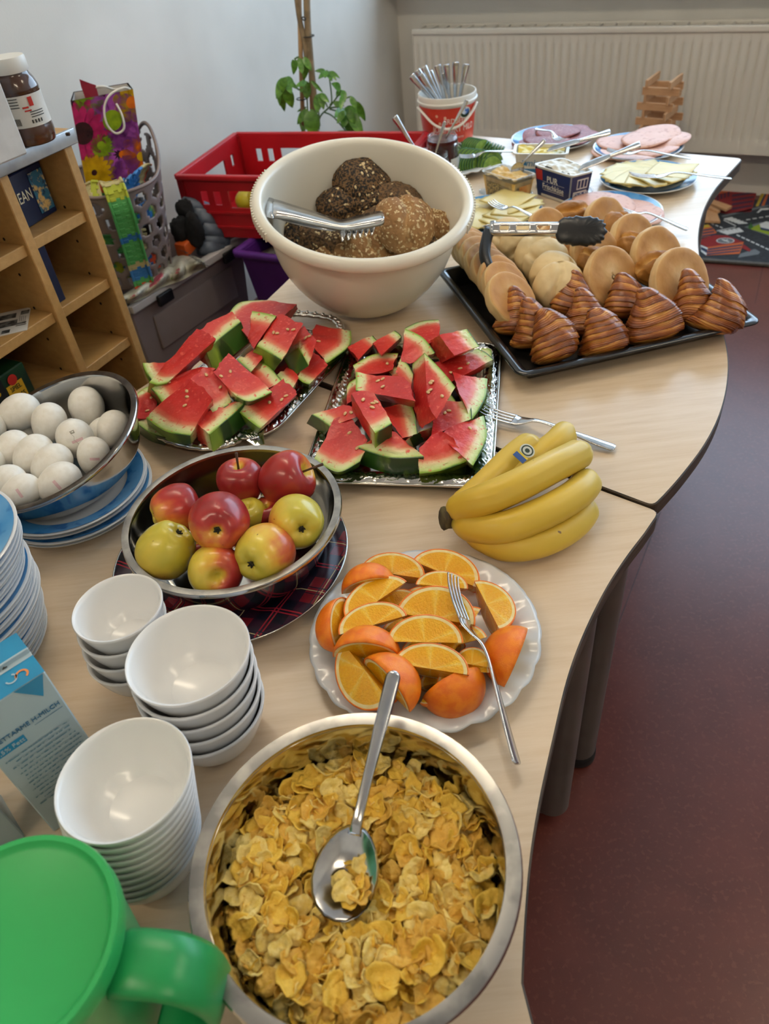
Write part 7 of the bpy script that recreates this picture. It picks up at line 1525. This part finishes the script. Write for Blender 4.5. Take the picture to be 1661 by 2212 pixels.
def facepanel(t, C4, cen, i, j, u0, u1, z0, z1, z, taper, m, nm='print_panel', lift=.0008):
    a, b = C4[i], C4[j]; n = unit(np.cross(b-a, ZUP)); n = n if n@(a-cen) > 0 else -n
    def P(u, zz): k = taper+(1-taper)*zz/z; q = cen+((a*(1-u)+b*u)-cen)*(k*.985); return np.array([q[0], q[1], T+zz])+n*lift
    Q = [P(u0, z0), P(u1, z0), P(u1, z1), P(u0, z1)]; f = [(0, 1, 2, 3)]
    if np.cross(Q[1]-Q[0], Q[3]-Q[0])@n < 0: f = [(3, 2, 1, 0)]
    obj(nm, Q, f, m, t, smooth=False); return P, n
def facetext(t, s, m, C4, cen, i, j, u, zz, z, taper, size, lift=.0020, **k):
    a, b = C4[i], C4[j]; n = unit(np.cross(b-a, ZUP)); n = n if n@(a-cen) > 0 else -n
    kk = taper+(1-taper)*zz/z; q = cen+((a*(1-u)+b*u)-cen)*(kk*.985); o = np.array([q[0], q[1], T+zz])+n*lift; x = unit(b-a); y = ZUP if np.cross(x, ZUP)@n > 0 else ZUP
    if np.cross(x, ZUP)@n < 0: x = -x
    wtext(s, m, t, o, x, unit(ZUP+n*(1-taper)*.4), size, lift=0, **k)
M_mblue = mat('margarine_blue', '#2a6f9e', .35, col2='#23628e', ns=15)
facepanel(tb_m, C4, cen, 0, 1, .06, .94, .004, .024, .062, .86, M_mblue); facetext(tb_m, 'minimo', M_mblue, C4, cen, 0, 1, .50, .038, .062, .86, .024, shear=.2); facepanel(tb_m, C4, cen, 0, 1, .14, .22, .032, .045, .062, .86, M_mblue, lift=.0012)
tb_f, C4, cen = tub('cream_cheese_tub', 'navy cream cheese tub lettered PUR Frischkäse', [(385, 312), (592, 376), (708, 346), (540, 278)], .072, .86, M_tubw, c4, M_frisch, .95)
for i, j in ((0, 1), (1, 2), (2, 3), (3, 0)): facepanel(tb_f, C4, cen, i, j, .02, .98, .002, .066, .072, .86, M_tubb)
facetext(tb_f, 'PUR', M_pw, C4, cen, 0, 1, .50, .046, .072, .86, .020); facetext(tb_f, 'Frischkäse', M_pw, C4, cen, 0, 1, .52, .028, .072, .86, .019, sx=.9); facepanel(tb_f, C4, cen, 0, 1, .04, .22, .040, .064, .072, .86, M_red, lift=.0012)
facepanel(tb_f, C4, cen, 0, 1, .22, .84, .0185, .0195, .072, .86, M_pw, lift=.0014); facepanel(tb_f, C4, cen, 0, 1, .22, .84, .0385, .0392, .072, .86, M_pw, lift=.0014)
facepanel(tb_f, C4, cen, 1, 2, .30, .85, .034, .058, .072, .86, M_paper, lift=.0012)
for k in range(3): facepanel(tb_f, C4, cen, 1, 2, .34+.17*k, .46+.17*k, .037, .055, .072, .86, M_tubb, lift=.0016)
facepanel(tb_f, C4, cen, 1, 2, .25, .95, .010, .026, .072, .86, mat('small_print', '#c9cbd2', .5, col2='#3a4572', ns=220, lo=.48, hi=.52), lift=.0012)
tb_h, C4, cen = tub('spread_tub', 'clear tub of yellow spread with a small spoon', [(790, 1055), (1075, 1145), (1255, 1085), (965, 1002)], .062, .84, M_tubc, c3, M_hum, .88)
# the spread seen through the clear wall
v_ = []; zs = (.004, .03, .050)
for zz in zs:
    k = (.84+.16*zz/.062)*.955
    for q in C4: p = cen+(q-cen)*k; v_.append(np.array([p[0], p[1], T+zz]))
f_ = [(k*4+i, k*4+(i+1) % 4, (k+1)*4+(i+1) % 4, (k+1)*4+i) for k in range(2) for i in range(4)]; obj('contents', v_, f_, M_hum, tb_h, smooth=False)
facepanel(tb_h, C4, cen, 0, 1, .12, .60, .010, .040, .062, .84, mat('tiny_text_label', '#5d543c', .5, col2='#a8925e', ns=260, lo=.45, hi=.55), lift=.0014); facepanel(tb_h, C4, cen, 1, 2, .25, .85, .008, .040, .062, .84, mat('spread_label', '#c9803a', .5, col2='#d9b070', ns=40), lift=.0014)
cutlery('spoon', at(*c3(1055, 1100), .050), standz(at(*c3(1055, 1100), .05), *c3(1335, 800)), 'small steel spoon standing in the yellow spread', up=(.2, -.6, .7), wid=.75)
cutlery('knife', at(*c4(455, 235), .062), standz(at(*c4(455, 235), .062), *c4(800, 140)), 'steel knife resting in the margarine', up=(0, -.4, 1), wid=1.15)
cutlery('knife', at(*c4(625, 338), .076), standz(at(*c4(640, 335), .076), *c4(962, 205)), 'steel knife resting in the cream cheese', up=(0, -.4, 1), wid=1.15)
M_lidc = mat('clear_lid', '#e6e9e8', .08, trans=.8, ior=1.12, alpha=.4)
for lb, px4, cr_ in (('clear plastic lid under the yellow spread tub', [(740, 1235), (1000, 1330), (1258, 1250), (1000, 1170)], c3), ('clear plastic lid under the cream cheese tub', [(372, 430), (590, 520), (722, 450), (540, 380)], c4)):
    C4 = [at(*cr_(*p), .004) for p in px4]; cen = sum(C4)/4
    P = []
    for i in range(4):
        a, b, c_ = C4[i-1], C4[i], C4[(i+1) % 4]
        for s_ in (0, .25, .5, .75, 1): P.append((b+(a-b)*.25)*(1-s_)**2+2*b*s_*(1-s_)+(b+(c_-b)*.25)*s_**2)
    t = thing('tub_lid', lb, 'lid', (cen[0], cen[1], T), 'clear lids'); obj('lid_sheet', *prism(P, (0, 0, -.003)), M_lidc, t, smooth=False); obj('lid_rim', *tube(P+[P[0]], .0022, 6, cap=False), M_lidc, t)
# ---------------------------------------------------------------- white bowls in three stacks
ZT1 = T-.004
def cereal_bowl_mesh(R_, h, rb, th=.003):
    pr_ = [(0, .0), (rb*.9, 0), (rb, .003), (rb+(R_-rb)*.36, h*.22), (rb+(R_-rb)*.74, h*.60), (R_, h)]; o_ = smooth_prof(pr_[1:], 5); i_ = [(max(r_-th, 0), z+th*.7) for r_, z in reversed(o_[:-1])]
    prof = [(0, 0)]+[tuple(p) for p in o_]+[(R_-th*.3, h+.0012), (R_-th, h+.0004)]+[(r_, z) for r_, z in i_ if z < h-.001]+[(0, th)]
    return mesh('bowl', *lathe(prof, 64), M_white, auto=70)
def stack(n, R_, h, rb, base, dz, lean, label, group):
    me = cereal_bowl_mesh(R_, h, rb)
    for k in range(n):
        o = link('cereal_bowl', me, None, Matrix.Translation(Vector(np.asarray(base)+np.array([lean[0]*k, lean[1]*k, dz*k])))); tag(o, label % ORD[k], 'bowl', group)
def colstack(cx, cy, zt, R_, h, rb, n, dz, basec, label, group):
    """top rim centre (cx,cy) at height zt, bottom bowl centred on basec"""
    top = np.array([cx, cy]); b = np.asarray(basec, float); lean = (top-b)/max(n-1, 1); lean = lean*min(1, .0028/max(np.linalg.norm(lean), 1e-6)); b = top-lean*(n-1); stack(n, R_, h, rb, (b[0], b[1], ZT1), dz, lean, label, group)
def fitc(pts, z):
    P = np.array([at(x, y, z)[:2] for x, y in pts]); A_ = np.c_[2*P, np.ones(len(P))]; s_ = np.linalg.lstsq(A_, (P**2).sum(1), rcond=None)[0]; return s_[0], s_[1], math.sqrt(s_[2]+s_[0]**2+s_[1]**2)
cW = crop(100, 1230, 3.03)
def fc(l, z): return fitc([cW(*p) for p in l], z)
S1 = [(135, 340), (300, 130), (560, 42), (720, 70), (785, 170), (560, 420), (350, 475), (200, 430)]; S2 = [(470, 640), (600, 450), (850, 290), (1080, 248), (1300, 330), (1380, 470), (1250, 690), (1000, 830), (800, 880), (600, 840), (500, 740)]; S3 = [(35, 1530), (120, 1300), (350, 1060), (620, 972), (850, 1020), (965, 1180), (930, 1380), (700, 1680), (450, 1800), (250, 1800), (80, 1680)]
for pts, hh, n, dz, bh, px_b, lb, gr in ((S1, .118, 4, .0165, .050, (262, 1530), 'small thick white bowl behind the others, %s from the bottom', 'stack of small thick bowls'), (S2, .128, 5, .0165, .056, (495, 1672), 'wide white bowl in the middle stack, %s from the bottom', 'middle stack of white bowls'), (S3, .136, 10, .0092, .052, (345, 1945), 'white bowl in the stack by the green jug, %s from the bottom', 'front stack of white bowls')):
    cx, cy, R_ = fc(pts, hh-.004); fr_ = at(*px_b, -.004); rb = R_*.60
    ddv = unit(np.array([cx, cy, 0])-np.array([0, 0, 0])); bc2 = fr_[:2]+ddv[:2]*rb*1.02
    bc2 = np.array([cx, cy])*.45+bc2*.55
    colstack(cx, cy, hh, R_, bh, rb, n, (hh-bh)/(n-1), bc2, lb, gr)
# ---------------------------------------------------------------- cornflakes
CBc = np.array([-.056, .255, ZT1]); CBR, CBH = .1285, .122
steelbowl('steel_bowl', 'large steel bowl of cornflakes in the foreground', CBR, CBH, CBc, lip=.013, rb=.075)
M_flake = [mat('cornflake_%s' % n, c, .5, col2=c2, ns=2.2, nd=5, lo=.4, hi=.65, bump=.22, bs=6, bdist=.05) for n, c, c2 in (('gold', '#ebc24c', '#e0b33c'), ('pale', '#f0d684', '#e6c662'), ('toast', '#e4b650', '#d8a63e'))]
def flakemesh(seed, m):
    r_ = np.random.default_rng(seed); n, k = 18, 6; ph = r_.uniform(0, 6.28, 4); asp = r_.uniform(.65, .95); cv = r_.uniform(.3, .75)*r_.choice([1, 1, -1]); v = []
    for s_ in (0, 1):
        for i in range(k+1):
            for j in range(n):
                a = 2*PI*j/n; q = i/k*(1+.12*math.sin(3*a+ph[0])+.08*math.sin(5*a+ph[1])+.05*math.sin(7*a+ph[2])); x = q*math.cos(a); y = q*asp*math.sin(a)
                z = cv*(x*x*.8+.25*y*y)+.10*math.sin(2.4*x+3*y+ph[3])+.06*math.sin(7*x-6*y+ph[1])+.05*math.sin(11*x+9*y+ph[2]); v.append((x, y, z+(.10 if s_ else 0)))
    mm = (k+1)*n; f = []
    for s_ in (0, 1):
        for i in range(k):
            for j in range(n): q = (s_*mm+i*n+j, s_*mm+(i+1)*n+j, s_*mm+(i+1)*n+(j+1) % n, s_*mm+i*n+(j+1) % n); f.append(q if s_ else tuple(reversed(q)))
    for j in range(n): f.append((k*n+j, k*n+(j+1) % n, mm+k*n+(j+1) % n, mm+k*n+j))
    return np.array(v), f, m
FLV = [flakemesh(s_, M_flake[s_ % 3]) for s_ in range(9)]; FLM = [mesh('cornflake', v, f, m) for v, f, m in FLV]
SPT = at(722, 1988, .091)                          # spoon tip
SPC = at(765, 1890, .086)
def surf(x, y):
    d = math.hypot(x, y); z = .086+.006*math.cos(d*22)-.05*max(0, d-.085)
    dx, dy = x+CBc[0]-SPC[0], y+CBc[1]-SPC[1]; z -= .018*math.exp(-(dx*dx+dy*dy)/(2*.035**2)); return z
r2 = np.random.default_rng(5); fl_pos = []; tries = 0
while len(fl_pos) < 285 and tries < 60000:
    tries += 1; a = r2.uniform(0, 2*PI); d = .1035*math.sqrt(r2.uniform(0, 1)); x, y = d*math.cos(a), d*math.sin(a)
    dm = .0098 if tries < 30000 else .0080
    if all((x-p[0])**2+(y-p[1])**2 > dm**2 for p in fl_pos): fl_pos.append((x, y))
for i, (x, y) in enumerate(fl_pos):
    s_ = r2.uniform(.0085, .0135); n_v = unit(np.array([r2.normal(0, .50), r2.normal(0, .50)-.05, 1.])); c = CBc+np.array([x, y, surf(x, y)+r2.uniform(-.002, .004)])
    o = link('cornflake', FLM[int(r2.integers(0, 9))], None, zframe(c, n_v, s=(s_, s_, s_), spin=r2.uniform(0, 6.28))); tag(o, 'golden cornflake on the surface of the steel bowl', 'cornflake', 'cornflakes on top')
P = []; r3 = np.random.default_rng(9); byk = {0: [], 1: [], 2: []}
for i in range(1500):
    a = r3.uniform(0, 2*PI); d = .110*math.sqrt(r3.uniform(0, 1)); x, y = d*math.cos(a), d*math.sin(a); s_ = r3.uniform(.007, .012); k = int(r3.integers(0, 9))
    lim = .074+.0; z = surf(x, y)-r3.uniform(.002, .028); 
    lim = np.interp(z, [.006, .0366, .0976, .118], [.072, .1005, .1105, .114])-s_*.62
    if d > lim: x, y = x*lim/d, y*lim/d
    c = np.array([x, y, z]); byk[k % 3].append((ap(zframe(c, unit(np.array([r3.normal(0, .55), r3.normal(0, .55), 1.])), s=(s_, s_, s_), spin=r3.uniform(0, 6.28)), FLV[k][0]), FLV[k][1]))
cf = thing('cornflakes', 'mass of cornflakes filling the steel bowl below the surface', 'cornflakes', CBc); cf['kind'] = 'stuff'
for k in range(3): q = obj('flakes', *join(byk[k]), M_flake[k], cf, local=True); q['kind'] = 'stuff'
v, f = lathe([(0, .012), (.068, .014), (.090, .040), (.092, .056), (.06, .060), (0, .058)], 40); q = obj('flake_bed', v, f, M_flake[2], cf, local=True); q['kind'] = 'stuff'
cutlery('serving_spoon', SPT, at(852, 1450, .158), 'big steel serving spoon standing in the cornflakes', up=(.15, -.05, 1), wid=1.1)
for i, (px_, py_) in enumerate(((765, 1850), (785, 1870), (750, 1880), (770, 1905), (745, 1925), (790, 1900), (760, 1935), (735, 1905), (775, 1930))):
    c = at(px_, py_, .094+.003*math.sin(i*2)); s_ = .0105; o = link('cornflake', FLM[i % 9], None, zframe(c, unit(np.array([.3*math.sin(i*1.7), -.2+.3*math.cos(i*2.3), 1.])), s=(s_, s_, s_), spin=i*1.1)); tag(o, 'golden cornflake heaped on the serving spoon', 'cornflake', 'cornflakes on the spoon')
# ---------------------------------------------------------------- milk cartons
M_milkw = mat('milk_carton_white', '#a9bcc4', .35, col2='#a2b5bd', ns=8); M_milkb = mat('milk_carton_blue', '#1f86b4', .3, col2='#1a78a3', ns=10); M_milkt = mat('milk_carton_ink', '#2a6a92', .5, col2='#235d82', ns=20)
def carton(name, label, A_, xdir, w=.072, d=.062, h=.195, full=True):
    """A_: front top corner, xdir: direction of the front face from that corner"""
    A_ = np.asarray(A_, float); x = unit(np.array([xdir[0], xdir[1], 0])); y = np.array([-x[1], x[0], 0]); y = y if y@(A_-np.array([0, 0, 0])) > 0 else -y
    base = np.array([A_[0], A_[1], A_[2]-h]); t = thing(name, label, 'milk carton', base)
    def P(a, b, z): return base+x*a+y*b+ZUP*z
    obj('carton_body', *rbox(P(w/2, d/2, h/2), (w, d, h), (x, y, ZUP), r=.0012, seg=1), M_milkw, t, smooth=False)
    def panel(pts, m, nm='print_panel', l=.0005): 
        n = unit(np.cross(np.asarray(pts[1])-pts[0], np.asarray(pts[2])-pts[0])); c = sum(np.asarray(p) for p in pts)/len(pts); o = c-P(w/2, d/2, h/2); s_ = 1 if n@o > 0 else -1
        q = [np.asarray(p)+n*s_*l for p in pts]; obj(nm, q, [tuple(range(len(q))) if s_ > 0 else tuple(range(len(q)-1, -1, -1))], m, t, smooth=False)
    panel([P(0, 0, h), P(w, 0, h), P(w, d, h), P(0, d, h)], M_milkb); panel([P(0, d*.40, h), P(w, d*.40, h), P(w, d*.60, h), P(0, d*.60, h)], M_milkw, l=.001)
    obj('top_seam', *rbox(P(w/2, d*.5, h+.003), (w, .002, .006), (x, y, ZUP), r=.0005, seg=1), M_milkw, t, smooth=False)
    for a0 in (0, 1): panel([P(w*(.03 if not a0 else .60), 0, h), P(w*(.40 if not a0 else .97), 0, h), P(w*(.16 if not a0 else .84), 0, h-.024)], M_milkb)
    yo = P(w/2, 0, 0)
    xx = -x if np.cross(-x, ZUP)@(-y) > 0 else x
    if full:
        wtext('FETTARME H-MILCH', M_milkt, t, P(w*.47, 0, h-.042), xx, ZUP, .0074, sx=.9); panel([P(w*.98, 0, h-.050), P(w*.58, 0, h-.050), P(w*.58, 0, h-.060), P(w*.98, 0, h-.060)], M_milkb); wtext('1,5% Fett', M_milkw, t, P(w*.78, 0, h-.055), xx, ZUP, .007, lift=.001)
        bars = []
        for k in range(14):
            z_ = h-.068-.0058*k; a0, a1 = .08+.03*math.sin(k), .92-.10*abs(math.sin(k*1.7)); bars.append((np.array([P(w*a0, 0, z_)-y*.0007, P(w*a1, 0, z_)-y*.0007, P(w*a1, 0, z_-.0018)-y*.0007, P(w*a0, 0, z_-.0018)-y*.0007]), [(0, 1, 2, 3)]))
        obj('fine_print', *join(bars), mat('fine_print_ink', '#5d8296', .5, col2='#9fb2ba', ns=400, lo=.5, hi=.55), t, smooth=False)
        lines = [((.05, -.048), (.42, -.048)), ((.05, -.048), (.05, -.105)), ((.42, -.048), (.42, -.105))]
        obj('table_frame', *join([(np.array([P(w*a, 0, h+b)-y*.0008, P(w*a2+(0 if a != a2 else .0006), 0, h+b2)-y*.0008, P(w*a2+(0 if a != a2 else .0006), 0, h+b2-(.0006 if b == b2 else 0))-y*.0008, P(w*a, 0, h+b-(.0006 if b == b2 else 0))-y*.0008]), [(0, 1, 2, 3)]) for (a, b), (a2, b2) in lines]), M_milkt, t, smooth=False)
        wtext('02.12', M_ink, t, P(w*.45, d*.5, h+.0012), unit(-y*.0+xx), y, .010, lift=.001)
        wtext('A', mat('orange_ink', '#d98a4a', .5, col2='#d08040', ns=20), t, P(w*.25, d*.2, h+.0008), y, -xx, .018) if False else None
        v, f = lathe([(.004, 0), (.006, 0)], 16, a0=0, a1=4.2); obj('swirl_print', ap(frame(P(w*.22, d*.18, h+.0012), x, y), v), f, mat('orange_ink', '#d98a4a', .5, col2='#d08040', ns=20), t); v, f = lathe([(.004, 0), (.0055, 0)], 16, a0=2, a1=6.2); obj('swirl_print', ap(frame(P(w*.34, d*.22, h+.0012), x, y), v), f, M_milkw, t)
    return t
mA = at(98, 1452, .19); mB = at(-45, 1545, .19); mA = np.array([mA[0], mA[1], ZT1+.195]); carton('milk_carton', 'blue and white milk carton behind the stack of bowls', mA, mB-mA)
m2 = at(58, 1812, 0.0); x2 = unit(np.array([(mB-mA)[0], (mB-mA)[1], 0])); carton('milk_carton', 'second milk carton at the picture edge beside the green jug', np.array([m2[0]-.004, m2[1]+.004, ZT1+.195]), x2)
# ---------------------------------------------------------------- green plastic jug with lid
M_gre = mat('green_plastic', '#1f9350', .35, col2='#1c8a4a', ns=5, sss=.0, trans=.12); M_grel = mat('green_lid_plastic', '#2a9e54', .42, col2='#27974f', ns=5)
gz = .185; gcx, gcy, gR = fitc([(0+x/3.322, 1640+y/3.322) for x, y in ((0, 580), (350, 600), (620, 700), (800, 830), (900, 1000), (920, 1150), (850, 1400), (700, 1650), (500, 1870))], gz)
G = np.array([gcx, gcy, ZT1]); jug = thing('lidded_jug', 'green plastic jug with a flat lid and wide handle', 'jug', G); hz = gz+.004
v, f = lathe([(0, 0), (gR*.72, 0), (gR*.76, .004), (gR*.97, hz-.012), (gR*.97, hz-.004), (gR*.93, hz-.004), (gR*.73, .006), (0, .004)], 64); obj('body', v+G, f, M_gre, jug, auto=40)
v, f = lathe([(gR*.98, hz-.014), (gR*1.0, hz-.010), (gR*1.0, hz+.001), (gR*.985, hz+.004), (gR*.93, hz+.004), (gR*.90, hz+.001), (gR*.86, hz-.001), (0, hz-.001)], 72); obj('lid', v+G, f, M_grel, jug, auto=40)
hd = unit(at(430, 2100, gz-.03)-np.array([gcx, gcy, T+gz-.03])); hd = unit(np.array([hd[0], hd[1], 0])); hs = np.array([-hd[1], hd[0], 0])
hpth = smooth_prof([G+hd*(gR*.94)+ZUP*(hz-.022), G+hd*(gR*1.20)+ZUP*(hz-.020), G+hd*(gR*1.50)+ZUP*(hz-.026), G+hd*(gR*1.68)+ZUP*(hz-.050), G+hd*(gR*1.62)+ZUP*(hz-.09), G+hd*(gR*1.2)+ZUP*(hz-.125), G+hd*(gR*.86)+ZUP*(hz-.13)], 6)
rows = []
tt = np.gradient(hpth, axis=0)
for p, t_ in zip(hpth, tt):
    n = unit(np.cross(t_, hs)); rows.append([p-hs*.020, p-hs*.016+n*.004, p-hs*.006+n*.005, p+hs*.006+n*.005, p+hs*.016+n*.004, p+hs*.020])
o = sheet('handle', rows, .004, M_gre, jug)
